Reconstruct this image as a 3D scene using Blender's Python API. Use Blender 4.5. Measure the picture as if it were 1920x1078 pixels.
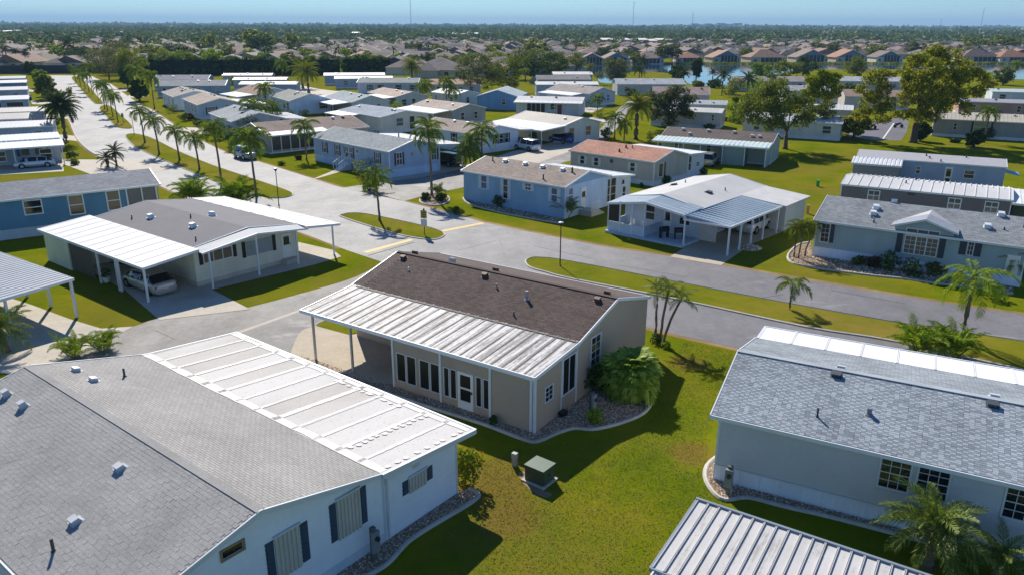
import bpy, bmesh, math, random
import numpy as np
from mathutils import Vector, Matrix
R = math.radians
rnd = random.Random(7)
for o in list(bpy.data.objects): bpy.data.objects.remove(o)
scene = bpy.context.scene
COL = scene.collection

# ---------------------------------------------------------------- camera
CAM_H, FOCAL, PITCH, ROLL = 18.0, 1440.0, R(18.739), R(0.209)
fwd = Vector((0, math.cos(PITCH), -math.sin(PITCH)))
r0 = Vector((1, 0, 0)); u0 = r0.cross(fwd)
rgt = math.cos(ROLL)*r0 + math.sin(ROLL)*u0
upv = -math.sin(ROLL)*r0 + math.cos(ROLL)*u0
cam = bpy.data.objects.new('camera', bpy.data.cameras.new('camera'))
COL.objects.link(cam)
cam.data.sensor_fit = 'HORIZONTAL'; cam.data.sensor_width = 36; cam.data.lens = 27.0
cam.data.clip_start = 0.5; cam.data.clip_end = 60000
mw = Matrix((rgt, upv, -fwd)).transposed().to_4x4(); mw.translation = (0, 0, CAM_H)
cam.matrix_world = mw
scene.camera = cam

# ---------------------------------------------------------------- light
SUN_EL, SUN_AZ = R(37.0), R(108.0)          # azimuth as a math angle, counter-clockwise from +X
SUN = Vector((math.cos(SUN_EL)*math.cos(SUN_AZ), math.cos(SUN_EL)*math.sin(SUN_AZ), math.sin(SUN_EL)))
world = bpy.data.worlds.new('World'); scene.world = world; world.use_nodes = True
wn = world.node_tree; wn.nodes.clear()
sky = wn.nodes.new('ShaderNodeTexSky'); sky.sky_type = 'NISHITA'; sky.sun_disc = False
sky.sun_elevation = SUN_EL; sky.sun_rotation = R(90) - SUN_AZ
sky.altitude = 0; sky.air_density = 1.0; sky.dust_density = 0.0; sky.ozone_density = 2.5
bg = wn.nodes.new('ShaderNodeBackground'); bg.inputs[1].default_value = 0.09
wo = wn.nodes.new('ShaderNodeOutputWorld')
tint = wn.nodes.new('ShaderNodeMix'); tint.data_type = 'RGBA'; tint.blend_type = 'MULTIPLY'; tint.inputs[0].default_value = 1.0; tint.inputs[7].default_value = (.50, .72, .98, 1)
wn.links.new(sky.outputs[0], tint.inputs[6]); wn.links.new(tint.outputs[2], bg.inputs[0]); wn.links.new(bg.outputs[0], wo.inputs[0])
sl = bpy.data.lights.new('sun', 'SUN'); sl.energy = 5.0; sl.angle = R(0.53); sl.color = (1.0, 0.93, 0.82)
so = bpy.data.objects.new('sun', sl); COL.objects.link(so)
so.rotation_euler = (-SUN).to_track_quat('-Z', 'Y').to_euler(); so.location = (-30, 60, 60)
scene.view_settings.view_transform = 'Standard'; scene.view_settings.look = 'None'
scene.view_settings.gamma = 1.0; scene.view_settings.exposure = 0.42

# ---------------------------------------------------------------- helpers
def G(px, py, z=0.0):
    "world point at height z seen at pixel (px,py) of the 1920x1078 photograph"
    d = fwd + rgt*((px-960)/FOCAL) - upv*((py-539)/FOCAL)
    t = (z-CAM_H)/d.z
    return Vector((d.x*t, d.y*t, z))
def D(a): return Vector((math.cos(R(a)), math.sin(R(a)), 0))
def tag(o, label=None, cat=None, group=None, kind=None):
    if label: o['label'] = label
    if cat: o['category'] = cat
    if group: o['group'] = group
    if kind: o['kind'] = kind
    return o
def empty(name, loc, rz=0, label=None, cat=None, group=None):
    o = bpy.data.objects.new(name, None); COL.objects.link(o); o.empty_display_size = .3
    o.location = loc; o.rotation_euler = (0, 0, rz)
    return tag(o, label, cat, group)
def link(name, mesh, parent=None, loc=None, rot=None, scl=None):
    o = bpy.data.objects.new(name, mesh); COL.objects.link(o)
    if parent: o.parent = parent
    if loc is not None: o.location = loc
    if rot is not None: o.rotation_euler = rot
    if scl is not None: o.scale = scl
    return o

class MB:
    def __init__(s): s.v = []; s.f = []; s.uv = []; s.m = []
    def face(s, pts, uv=None, m=0):
        n = len(s.v); s.v += [tuple(p) for p in pts]; s.f.append(tuple(range(n, n+len(pts))))
        s.uv.append(uv); s.m.append(m)
    def add(s, vs, fs, m=0):
        n = len(s.v); s.v += [tuple(p) for p in vs]
        for f in fs: s.f.append(tuple(i+n for i in f)); s.uv.append(None); s.m.append(m)
        return s
    def box(s, x0, x1, y0, y1, z0, z1, m=0):
        if x0 > x1: x0, x1 = x1, x0
        if y0 > y1: y0, y1 = y1, y0
        if z0 > z1: z0, z1 = z1, z0
        return s.add([(x0,y0,z0),(x1,y0,z0),(x1,y1,z0),(x0,y1,z0),(x0,y0,z1),(x1,y0,z1),(x1,y1,z1),(x0,y1,z1)],
              [(0,3,2,1),(4,5,6,7),(0,1,5,4),(1,2,6,5),(2,3,7,6),(3,0,4,7)], m)
    def slab(s, a, b, c, d, t, m=0):
        "top quad a,b,c,d counter-clockwise from above, thickness t below, metric uv"
        a, b, c, d = map(Vector, (a, b, c, d))
        n = (b-a).cross(d-a).normalized()*t
        U = (b-a).normalized(); V = (d-a) - U*((d-a).dot(U)); V.normalize()
        w = lambda p: ((p-a).dot(U), (p-a).dot(V))
        s.face((a,b,c,d), [w(a),w(b),w(c),w(d)], m)
        a2,b2,c2,d2 = a-n,b-n,c-n,d-n
        s.face((d2,c2,b2,a2), None, m)
        for p,q,p2,q2 in ((a,b,a2,b2),(b,c,b2,c2),(c,d,c2,d2),(d,a,d2,a2)):
            s.face((p2,q2,q,p), None, m)
        return s
    def prism(s, poly, x0, x1, m=0):
        "poly of (y,z) extruded along x"
        n = len(poly)
        s.face([(x1,y,z) for y,z in poly], None, m); s.face([(x0,y,z) for y,z in reversed(poly)], None, m)
        for i in range(n):
            (y,z),(y2,z2) = poly[i], poly[(i+1)%n]
            s.face([(x0,y,z),(x0,y2,z2),(x1,y2,z2),(x1,y,z)][::-1], None, m)
        return s
    def prismz(s, poly, z0, z1, m=0):
        n = len(poly)
        s.face([(x,y,z1) for x,y in poly], None, m); s.face([(x,y,z0) for x,y in reversed(poly)], None, m)
        for i in range(n):
            (x,y),(x2,y2) = poly[i], poly[(i+1)%n]
            s.face([(x,y,z0),(x2,y2,z0),(x2,y2,z1),(x,y,z1)], None, m)
        return s
    def tube(s, pts, rad, n=8, cap=True, m=0):
        pts = [Vector(p) for p in pts]; base = len(s.v)
        if not isinstance(rad, (list, tuple)): rad = [rad]*len(pts)
        for i, p in enumerate(pts):
            d = (pts[min(i+1, len(pts)-1)] - pts[max(i-1, 0)]).normalized()
            a = d.cross(Vector((0,0,1)));
            if a.length < 1e-3: a = Vector((1,0,0))
            a.normalize(); b = d.cross(a)
            for k in range(n):
                t = 2*math.pi*k/n
                s.v.append(tuple(p + (a*math.cos(t)+b*math.sin(t))*rad[i]))
        for i in range(len(pts)-1):
            for k in range(n):
                q = base+i*n; s.f.append((q+k, q+(k+1)%n, q+n+(k+1)%n, q+n+k)); s.uv.append(None); s.m.append(m)
        if cap:
            s.f.append(tuple(range(base+n-1, base-1, -1))); s.uv.append(None); s.m.append(m)
            q = base+(len(pts)-1)*n; s.f.append(tuple(range(q, q+n))); s.uv.append(None); s.m.append(m)
        return s
    def mesh(s, name, mat, smooth=False):
        me = bpy.data.meshes.new(name); me.from_pydata(s.v, [], s.f)
        if any(u is not None for u in s.uv):
            lay = me.uv_layers.new(name='UVMap'); i = 0
            for f, u in zip(s.f, s.uv):
                for k in range(len(f)):
                    if u is not None: lay.data[i].uv = u[k]
                    i += 1
        for q in (mat if isinstance(mat, (list, tuple)) else [mat]):
            me.materials.append(q)
        if any(s.m): me.polygons.foreach_set('material_index', s.m)
        if smooth: me.polygons.foreach_set('use_smooth', [True]*len(s.f))
        me.update(); return me
    def build(s, name, mat, parent=None, loc=None, rot=None, smooth=False):
        return link(name, s.mesh(name, mat, smooth), parent, loc, rot)

# ---------------------------------------------------------------- materials
def lin(c):
    return tuple((x/255/12.92 if x/255 <= .04045 else ((x/255+.055)/1.055)**2.4) for x in c)
MATS = {}
class NT:
    "tiny node-tree helper"
    def __init__(s, name):
        s.mat = bpy.data.materials.new(name); s.mat.use_nodes = True; s.t = s.mat.node_tree
        s.t.nodes.clear(); s.out = s.n('ShaderNodeOutputMaterial')
    def n(s, typ, **kw):
        x = s.t.nodes.new(typ)
        for k, v in kw.items():
            if k.startswith('i_'):
                k = k[2:]; k = int(k) if k.isdigit() else k.replace('_', ' ')
                (s.t.links.new(v, x.inputs[k]) if isinstance(v, bpy.types.NodeSocket) else setattr(x.inputs[k], 'default_value', v))
            else: setattr(x, k, v)
        return x
    def l(s, a, b): s.t.links.new(a, b)
    def coord(s, which='Object'): return s.n('ShaderNodeTexCoord').outputs[which]
    def noise(s, co, scale, detail=4, rough=.55, stretch=None):
        if stretch: co = s.n('ShaderNodeMapping', i_Vector=co, i_Scale=stretch).outputs[0]
        return s.n('ShaderNodeTexNoise', i_Vector=co, i_Scale=scale, i_Detail=detail, i_Roughness=rough).outputs['Fac']
    def ramp(s, fac, stops):
        x = s.n('ShaderNodeValToRGB', i_Fac=fac); e = x.color_ramp.elements
        while len(e) < len(stops): e.new(.5)
        for q, (p, c) in zip(e, stops): q.position = p; q.color = (*c, 1) if len(c) == 3 else c
        return x.outputs[0]
    def mix(s, fac, a, b, mode='MIX'):
        x = s.n('ShaderNodeMix', data_type='RGBA', blend_type=mode)
        for k, v in ((0, fac), (6, a), (7, b)):
            if isinstance(v, bpy.types.NodeSocket): s.l(v, x.inputs[k])
            elif isinstance(v, (int, float)): x.inputs[k].default_value = v
            else: x.inputs[k].default_value = (*v, 1) if len(v) == 3 else v
        return x.outputs[2]
    def math(s, op, a, b=0.0, c=None):
        x = s.n('ShaderNodeMath', operation=op)
        for k, v in enumerate((a, b) if c is None else (a, b, c)):
            if isinstance(v, bpy.types.NodeSocket): s.l(v, x.inputs[k])
            else: x.inputs[k].default_value = v
        return x.outputs[0]
    def rng(s, v, a, b, c, d):
        x = s.n('ShaderNodeMapRange', i_0=v, i_1=a, i_2=b, i_3=c, i_4=d); return x.outputs[0]
    def bump(s, h, strength=.4, dist=.02, normal=None):
        x = s.n('ShaderNodeBump', i_Height=h, i_Strength=strength, i_Distance=dist)
        if normal: s.l(normal, x.inputs['Normal'])
        return x.outputs[0]
    def pbr(s, col, rough=.6, metal=0, normal=None, spec=.5, coat=0):
        x = s.n('ShaderNodeBsdfPrincipled', i_Roughness=rough, i_Metallic=metal)
        x.inputs['Specular IOR Level'].default_value = spec; x.inputs['Coat Weight'].default_value = coat
        if isinstance(col, bpy.types.NodeSocket): s.l(col, x.inputs['Base Color'])
        else: x.inputs['Base Color'].default_value = (*col, 1)
        if normal: s.l(normal, x.inputs['Normal'])
        s.l(x.outputs[0], s.out.inputs[0]); return s.mat
def scl3(c, k): return tuple(min(1, x*k) for x in c)
def plain(c, rough=.6, metal=0, var=.12, sc=1.5, spec=.5, coat=0, bump=0):
    key = ('plain', c, rough, metal, var, sc, bump)
    if key not in MATS:
        t = NT('paint_%d_%d_%d' % c); co = t.coord(); b = lin(c)
        f = t.noise(co, sc, 5); f2 = t.noise(co, sc*9, 3)
        col = t.ramp(t.math('MULTIPLY_ADD', f2, .4, t.math('MULTIPLY', f, .6)), [(.3, scl3(b, 1-var)), (.7, scl3(b, 1+var))])
        nm = t.bump(t.noise(co, 30, 3), bump, .01) if bump else None
        MATS[key] = t.pbr(col, rough, metal, nm, spec, coat)
    return MATS[key]
def siding(c, pitch=.2, vertical=False, dirt=.12):
    key = ('siding', c, pitch, vertical)
    if key not in MATS:
        t = NT('siding_%d_%d_%d' % c); co = t.coord(); b = lin(c)
        sx = t.n('ShaderNodeSeparateXYZ', i_0=co).outputs
        w = t.math('ADD', sx[0], sx[1]) if vertical else sx[2]
        fr = t.math('FRACT', t.math('DIVIDE', w, pitch))
        h = t.math('PINGPONG', fr, .5) if vertical else t.math('SUBTRACT', 1.0, fr)
        col = t.ramp(t.noise(co, .8, 5, stretch=(1, 1, .35)), [(.3, scl3(b, 1-dirt)), (.7, scl3(b, 1+dirt*.6))])
        MATS[key] = t.pbr(col, .55, 0, t.bump(h, .9, .03), .3)
    return MATS[key]
def shingle(c, spread=.22, roww=.14, stain=.25):
    key = ('shingle', c, spread)
    if key not in MATS:
        t = NT('shingle_%d_%d_%d' % c); uv = t.coord('UV'); b = lin(c)
        br = t.n('ShaderNodeTexBrick', i_Vector=uv, i_Scale=1.0, i_Mortar_Size=.012, i_Bias=0.0, i_Brick_Width=.33, i_Row_Height=roww,
                 i_Color1=(*scl3(b, 1-spread), 1), i_Color2=(*scl3(b, 1+spread), 1), i_Mortar=(*scl3(b, .55), 1))
        br.offset = .5
        co = t.coord()
        col = t.mix(1.0, br.outputs[0], t.ramp(t.noise(co, .5, 5), [(.3, (1-stain,)*3), (.7, (1.08,)*3)]), 'MULTIPLY')
        col = t.mix(.5, col, t.ramp(t.noise(co, 14, 2), [(.35, (.75,)*3), (.65, (1.2,)*3)]), 'MULTIPLY')
        MATS[key] = t.pbr(col, .85, 0, t.bump(t.math('SUBTRACT', 1.0, br.outputs['Fac']), .5, .02), .25)
    return MATS[key]
def tabmat(c, spread=.3):
    "real shingle tabs: tone changes from tab to tab"
    key = ('tab', c)
    if key not in MATS:
        t = NT('shingle_tab_%d_%d_%d' % c); b = lin(c)
        r = t.math('FRACT', t.math('ADD', t.n('ShaderNodeObjectInfo').outputs['Random'], t.n('ShaderNodeNewGeometry').outputs['Random Per Island']))
        co = t.n('ShaderNodeNewGeometry').outputs['Position']
        col = t.ramp(r, [(0, scl3(b, 1-spread)), (.5, b), (1, scl3(b, 1+spread*.7))])
        col = t.mix(1.0, col, t.ramp(t.noise(co, .45, 5), [(.3, (.78,)*3), (.7, (1.08,)*3)]), 'MULTIPLY')
        col = t.mix(.6, col, t.ramp(t.noise(co, 30, 2), [(.35, (.72,)*3), (.65, (1.25,)*3)]), 'MULTIPLY')
        MATS[key] = t.pbr(col, .9, 0, None, .2)
    return MATS[key]
def metalroof(c, weather=0.0, dirt=(92, 88, 84), along='y', rough=.38, sc=1.0, pw=None):
    "painted sheet; weather adds worn streaks running down the fall"
    key = ('metal', c, weather, along, dirt, sc, pw)
    if key not in MATS:
        t = NT('sheet_%d_%d_%d' % c); b = lin(c); co = t.n('ShaderNodeNewGeometry').outputs['Position']
        co = t.coord() if along != 'w' else co
        oi = t.n('ShaderNodeObjectInfo').outputs
        co = t.n('ShaderNodeVectorMath', operation='ADD', i_0=co, i_1=t.n('ShaderNodeCombineXYZ', i_X=t.math('MULTIPLY', oi['Random'], 37.0)).outputs[0]).outputs[0]
        st = (5.5, .3, 1) if along == 'y' else (.3, 5.5, 1)
        col = t.ramp(t.noise(co, .9*sc, 5), [(.3, scl3(b, .9)), (.7, scl3(b, 1.05))])
        if weather:
            n = t.math('MULTIPLY_ADD', t.noise(co, 1.1*sc, 6, .65, st), .75, t.math('MULTIPLY', t.noise(co, 5*sc, 4, .7), .25))
            k = .62 - .16*weather
            if pw:                          # grime gathers along the ribs
                ex = t.n('ShaderNodeSeparateXYZ', i_0=t.coord()).outputs[0]; ed = t.math('ABSOLUTE', t.math('SUBTRACT', ex, pw/2))
                n = t.math('ADD', n, t.rng(ed, pw*.22, pw*.5, -.03, .06))
            col = t.mix(t.rng(n, k, k+.1, 0, .9), col, lin(dirt))
            n2 = t.noise(co, 16*sc, 3, .6)
            col = t.mix(t.rng(n2, .62, .72, 0, .6*weather), col, lin((130, 124, 118)))
        MATS[key] = t.pbr(col, max(rough, .6), 0, t.bump(t.noise(co, 6, 3), .08, .02), .2)
    return MATS[key]
def glass(c=(26, 32, 40), rough=.05):
    key = ('glass', c)
    if key not in MATS:
        t = NT('window_glass'); co = t.coord()
        MATS[key] = t.pbr(lin(c), rough, 0, t.bump(t.noise(co, 1.3, 2), .04, .05), .7)
    return MATS[key]
def leafmat(name, stops, trans=.35, rough=.75, gain=1.25):
    key = ('leaf', name)
    if key not in MATS:
        t = NT('leaf_'+name)
        g = t.n('ShaderNodeNewGeometry').outputs['Random Per Island']; oi = t.n('ShaderNodeObjectInfo').outputs['Random']
        col = t.ramp(t.math('FRACT', t.math('MULTIPLY_ADD', oi, .35, g)), [(p, scl3(lin(c), gain)) for p, c in stops])
        d = t.n('ShaderNodeBsdfPrincipled', i_Base_Color=col, i_Roughness=rough); d.inputs['Specular IOR Level'].default_value = .12
        tr = t.n('ShaderNodeBsdfTranslucent', i_Color=t.mix(1.0, col, (1.0, 1.0, .55), 'MULTIPLY'))
        mx = t.n('ShaderNodeMixShader', i_0=trans, i_1=d.outputs[0], i_2=tr.outputs[0]); t.l(mx.outputs[0], t.out.inputs[0])
        MATS[key] = t.mat
    return MATS[key]
WHITE = plain((232, 232, 228), .45, var=.06)
TRIM = plain((222, 226, 230), .4, var=.06)
SCREEN = plain((16, 17, 20), .35, var=.2)
GLASS = glass()
GLASS2 = glass((60, 66, 70), .12)
CURTAIN = plain((120, 108, 84), .8, var=.2, sc=6)
BARK = plain((88, 76, 66), .9, var=.3, sc=6, bump=.6)
PALMBARK = plain((112, 100, 88), .9, var=.3, sc=8, bump=.6)
CONC = None
# ---------------------------------------------------------------- ground
def ground_mat(name, stops, dead, bump=.5, deadk=(.5, .62), fine=1.0, worn=()):
    t = NT(name); co = t.n('ShaderNodeNewGeometry').outputs['Position']
    a = t.noise(co, .22, 5, .6); b = t.noise(co, 1.7, 5, .65); c = t.noise(co, 14, 3, .7); c2 = t.noise(co, 45, 2, .7)
    f = t.math('ADD', t.math('MULTIPLY', a, .62), t.math('MULTIPLY_ADD', b, .28, t.math('MULTIPLY', c, .1)))
    col = t.ramp(f, [(p, lin(q)) for p, q in stops])
    d = t.math('MULTIPLY_ADD', t.noise(co, .07, 4, .6), .6, t.math('MULTIPLY_ADD', t.noise(co, .9, 5, .7), .25, t.math('MULTIPLY', c, .15)))
    col = t.mix(t.rng(d, deadk[0], deadk[1], 0, .85), col, lin(dead))
    col = t.mix(.5*fine, col, t.ramp(c2, [(.3, (.5,)*3), (.7, (1.45,)*3)]), 'MULTIPLY')
    for (x, y, r) in worn:                    # trodden, dried-out patches
        v = t.n('ShaderNodeVectorMath', operation='DISTANCE', i_0=co, i_1=(x, y, 0)).outputs['Value']
        v = t.math('MULTIPLY_ADD', t.noise(co, .8, 5, .7), r*1.1, t.math('SUBTRACT', v, r*.55))
        col = t.mix(t.rng(v, r*.55, r*1.15, .8, 0), col, t.mix(t.rng(c, .4, .6, 0, 1), lin(dead), lin((112, 92, 40))))
    h = t.math('ADD', t.math('MULTIPLY', b, .5), t.math('ADD', c, c2))
    return t.pbr(col, .95, 0, t.bump(h, bump, .06), .0)
WORN = [(*G(918, 905)[:2], 2.2), (*G(955, 970)[:2], 1.4), (*G(1296, 850)[:2], 1.1), (*G(1290, 680)[:2], 1.2)]
GRASS = ground_mat('lawn_grass', worn=WORN, stops= [(.30, (78, 97, 16)), (.46, (102, 114, 18)), (.58, (120, 121, 24)), (.72, (138, 126, 42))], dead=(126, 110, 50), deadk=(.47, .63))
GRASS2 = ground_mat('dry_median_grass', [(.32, (86, 98, 24)), (.46, (108, 114, 28)), (.58, (124, 122, 36)), (.7, (138, 126, 50))], (142, 120, 62), deadk=(.5, .64))
def sheet(name, pts, z, mat, kind='structure', world=False, parent=None, thick=0.0):
    ps = [Vector((p[0], p[1], 0)) if world else G(*p) for p in pts]
    bm = bmesh.new()
    vs = [bm.verts.new((p.x, p.y, z)) for p in ps]; f = bm.faces.new(vs); bm.normal_update()
    if f.normal.z < 0: f.normal_flip()
    if thick:
        r = bmesh.ops.extrude_face_region(bm, geom=[f])
        for v in [g for g in r['geom'] if isinstance(g, bmesh.types.BMVert)]: v.co.z = z
        for v in vs: v.co.z = z-thick
    bmesh.ops.triangulate(bm, faces=[q for q in bm.faces if len(q.verts) > 4])
    bmesh.ops.recalc_face_normals(bm, faces=bm.faces)
    me = bpy.data.meshes.new(name); bm.to_mesh(me); bm.free(); me.materials.append(mat)
    o = link(name, me, parent)
    if kind: o['kind'] = kind
    return o
def smooth(pts, n=4, closed=False):
    "Catmull-Rom in pixel or world space"
    out = []; N = len(pts); rng_ = range(N if closed else N-1)
    for i in rng_:
        p = [pts[(i+k) % N] if closed else pts[min(max(i+k, 0), N-1)] for k in (-1, 0, 1, 2)]
        for j in range(n):
            t = j/n
            out.append(tuple(.5*(2*p[1][q]+(p[2][q]-p[0][q])*t+(2*p[0][q]-5*p[1][q]+4*p[2][q]-p[3][q])*t*t+(3*p[1][q]-p[0][q]-3*p[2][q]+p[3][q])*t**3) for q in (0, 1)))
    if not closed: out.append(tuple(pts[-1][:2]))
    return out
b = MB(); S_ = 16000
b.face([(-S_, -400, 0), (S_, -400, 0), (S_, S_, 0), (-S_, S_, 0)])
tag(b.build('ground', GRASS), kind='structure')

def road_mat(name, c1, c2, stain=.35, far=None):
    t = NT(name); co = t.n('ShaderNodeNewGeometry').outputs['Position']
    f = t.math('MULTIPLY_ADD', t.noise(co, .12, 5, .6), .6, t.math('MULTIPLY', t.noise(co, .8, 5, .7), .4))
    col = t.ramp(f, [(.35, lin(c1)), (.65, lin(c2))])
    if far:                                  # old pale paving plus painted-in sun glare on the upper street, newer asphalt below
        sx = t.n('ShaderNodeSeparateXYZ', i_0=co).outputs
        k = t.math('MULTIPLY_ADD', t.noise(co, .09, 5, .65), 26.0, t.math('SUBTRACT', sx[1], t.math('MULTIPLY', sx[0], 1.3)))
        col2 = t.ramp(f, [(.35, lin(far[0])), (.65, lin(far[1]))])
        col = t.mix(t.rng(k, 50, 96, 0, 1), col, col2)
    s = t.math('MULTIPLY_ADD', t.noise(co, .35, 6, .7, (1, .5, 1)), .7, t.math('MULTIPLY', t.noise(co, 3, 4, .7), .3))
    col = t.mix(t.rng(s, .45, .64, 0, stain*1.3), col, lin((70, 70, 72)))
    col = t.mix(t.rng(t.noise(co, .3, 6, .75, (.4, 1, 1)), .56, .66, 0, stain*.7), col, lin((205, 200, 190)))
    # hairline cracks
    v = t.n('ShaderNodeTexVoronoi', feature='DISTANCE_TO_EDGE', i_Vector=t.n('ShaderNodeVectorMath', operation='ADD', i_0=co, i_1=t.n('ShaderNodeTexNoise', i_Vector=co, i_Scale=.6).outputs['Color']).outputs[0], i_Scale=.16)
    col = t.mix(t.rng(v.outputs[0], .0, .006, .3, 0), col, lin((70, 68, 66)))
    fine = t.noise(co, 22, 3, .7)
    col = t.mix(.5, col, t.ramp(fine, [(.3, (.78,)*3), (.7, (1.2,)*3)]), 'MULTIPLY')
    return t.pbr(col, .75, 0, t.bump(fine, .25, .02), .35)
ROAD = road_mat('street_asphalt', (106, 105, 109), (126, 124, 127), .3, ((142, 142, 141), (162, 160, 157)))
ALLEY = road_mat('alley_asphalt', (118, 116, 114), (150, 147, 142), .5)
def conc_mat(name, c1, c2):
    t = NT(name); co = t.n('ShaderNodeNewGeometry').outputs['Position']
    f = t.math('MULTIPLY_ADD', t.noise(co, .5, 5, .65), .6, t.math('MULTIPLY', t.noise(co, 4, 4, .7), .4))
    col = t.ramp(f, [(.32, lin(c1)), (.66, lin(c2))])
    col = t.mix(t.rng(t.noise(co, .25, 4), .55, .7, 0, .4), col, lin((118, 112, 104)))
    return t.pbr(col, .85, 0, t.bump(t.noise(co, 40, 3), .2, .01), .25)
CONC = conc_mat('drive_concrete', (170, 162, 148), (196, 188, 174))
CONCW = conc_mat('warm_concrete', (166, 154, 136), (192, 180, 160))
CURB = conc_mat('kerb_concrete', (176, 168, 156), (206, 200, 190))
VERGE = ground_mat('sandy_verge', [(.32, (120, 104, 68)), (.5, (150, 126, 86)), (.68, (176, 152, 112))], (120, 112, 52), deadk=(.52, .62), fine=.7)
YELLOW = plain((204, 172, 92), .7, var=.16, sc=3)
PAINTW = plain((216, 214, 208), .7, var=.15, sc=3)

near_edge = [(88,146),(98,166),(110,190),(134,238),(146,263),(165,282),(188,296),(240,322),(294,347),(390,387),(480,413),(564,437),(640,466),(717,492)]
near_edge2 = [(800,516),(960,556),(1120,594),(1215,614),(1280,630),(1380,652),(1560,692),(1760,737),(1990,790)]
far_edge = [(1990,600),(1920,590),(1764,567),(1480,520),(1350,497),(1251,480),(1141,464),(991,435),(910,418),(870,407),(757,378),(648,354),(592,337),(483,303),(437,291),(400,275),(348,249),(334,240),(290,209),(275,202),(254,191),(227,172),(209,159),(181,148),(165,143),(92,142)]
def offset_world(pts, d):
    ps = [G(*p) for p in pts]; out = []
    for i, p in enumerate(ps):
        t = (ps[min(i+1, len(ps)-1)]-ps[max(i-1, 0)]).normalized()
        out.append((p.x - t.y*d, p.y + t.x*d))
    return out
W2 = lambda pts: [(G(*p).x, G(*p).y) for p in pts]
outline = smooth(near_edge, 3)+smooth(near_edge2, 3)+smooth(far_edge, 3)
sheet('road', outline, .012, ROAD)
# worn sandy verge along both edges of the carriageway
for nm, e, d in (('verge', near_edge[:13], -.35), ('verge', near_edge2[2:], -.4), ('verge', far_edge[:11], -.55), ('verge', far_edge[11:24], -.4)):
    se = smooth(e, 4); a = W2(se); bb = offset_world(se, d)
    q = MB()
    for i in range(len(a)-1):
        w = .7+.5*rnd.random() if i else 1
        q.face([(*a[i], .006), (*a[i+1], .006), (*bb[i+1], .006), (*bb[i], .006)])
    tag(q.build(nm, VERGE), kind='structure')
# gutter kerb on the inside of the upper curve
se = smooth(near_edge[3:9], 5); a = W2(se); q = MB()
q.tube([(x, y, .02) for x, y in a], .16, 6); tag(q.build('kerb', CURB), kind='structure')

def median(pts):
    ps = W2(smooth(pts, 4, True))
    sheet('median', ps, .07, GRASS2, world=True, thick=.06)
    q = MB(); q.tube([(x, y, .03) for x, y in ps+ps[:1]], .09, 5, False)
    tag(q.build('kerb', CURB), kind='structure')
median([(134,146),(147,163),(162,180),(175,193),(185,196),(194,194),(180,178),(165,160),(150,146)])
median([(186,204),(200,220),(217,238),(235,242),(249,240),(240,228),(227,217),(209,201),(196,198)])
median([(235,256),(244,268),(262,281),(313,304),(400,340),(450,358),(500,371),(530,372),(549,366),(536,357),(468,334),(400,311),(334,284),(290,262),(262,253),(243,252)])
median([(640,407),(645,403),(657,401),(690,403),(773,420),(820,432),(833,440),(826,447),(807,450),(757,443),(690,424)])
median([(986,494),(990,487),(1011,484),(1074,492),(1280,532),(1480,570),(1714,611),(1990,656),(1990,706),(1681,641),(1514,614),(1280,564),(1074,524),(1024,511),(996,503)])
def bar(a, c, w, mat, name):
    A, C = G(*a), G(*c); t = (C-A).normalized(); n = Vector((-t.y, t.x, 0))*w/2
    sheet(name, [(p.x, p.y) for p in (A-n, C-n, C+n, A+n)], .018, mat, world=True)
bar((684,474), (772,450), .55, YELLOW, 'road_marking'); bar((829,434), (906,419), .55, YELLOW, 'road_marking')
bar((690,480), (776,455), .18, plain((72, 72, 74), .8), 'road_seam')
# alley past the left end of the tan house, drives and patios
sheet('alley', smooth([(722,490),(700,503),(640,529),(468,576),(400,588),(300,596),(250,612),(190,620),(150,640),(60,690)], 3)+[(0,720),(200,800),(560,760),(560,660),(600,600),(760,545),(840,528)], .008, ALLEY)
sheet('driveway', [(561,583),(447,623),(300,672),(420,700),(545,668),(548,648),(580,614),(700,560),(690,538)], .016, road_mat('drive_asphalt', (112, 110, 110), (140, 138, 136), .5))
bar((440,626), (700,533), .35, CONC, 'drive_edging')


sheet('patio', smooth([(543,668),(552,642),(566,620),(592,611)], 4)+[(655,628),(700,622),(742,640),(760,660),(745,722),(690,716)], .02, CONCW)
sheet('driveway', [(80,700),(250,612),(190,616),(130,598),(60,572),(0,553),(-60,540),(-150,640),(0,700)], .02, CONC)
sheet('driveway', [(299,600),(469,580),(372,530),(330,512),(180,490),(100,470),(235,545)], .024, CONC)
sheet('patio', [(372,530),(392,545),(590,497),(640,482),(625,470),(560,455),(400,500)], .03, CONC)
sheet('driveway', [(1256,482),(1352,498),(1410,458),(1480,430),(1440,400),(1360,420),(1300,455)], .02, CONCW)
sheet('side_street', smooth([(757,378),(720,368),(640,353)], 2)+smooth([(680,347),(760,330),(860,312),(960,296),(1040,282),(1100,262),(1128,240),(1160,205),(1178,190)], 3)+smooth([(1192,190),(1170,222),(1150,248),(1120,275),(1100,292),(1010,318),(900,345),(800,366)], 3), .009, ALLEY)
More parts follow.
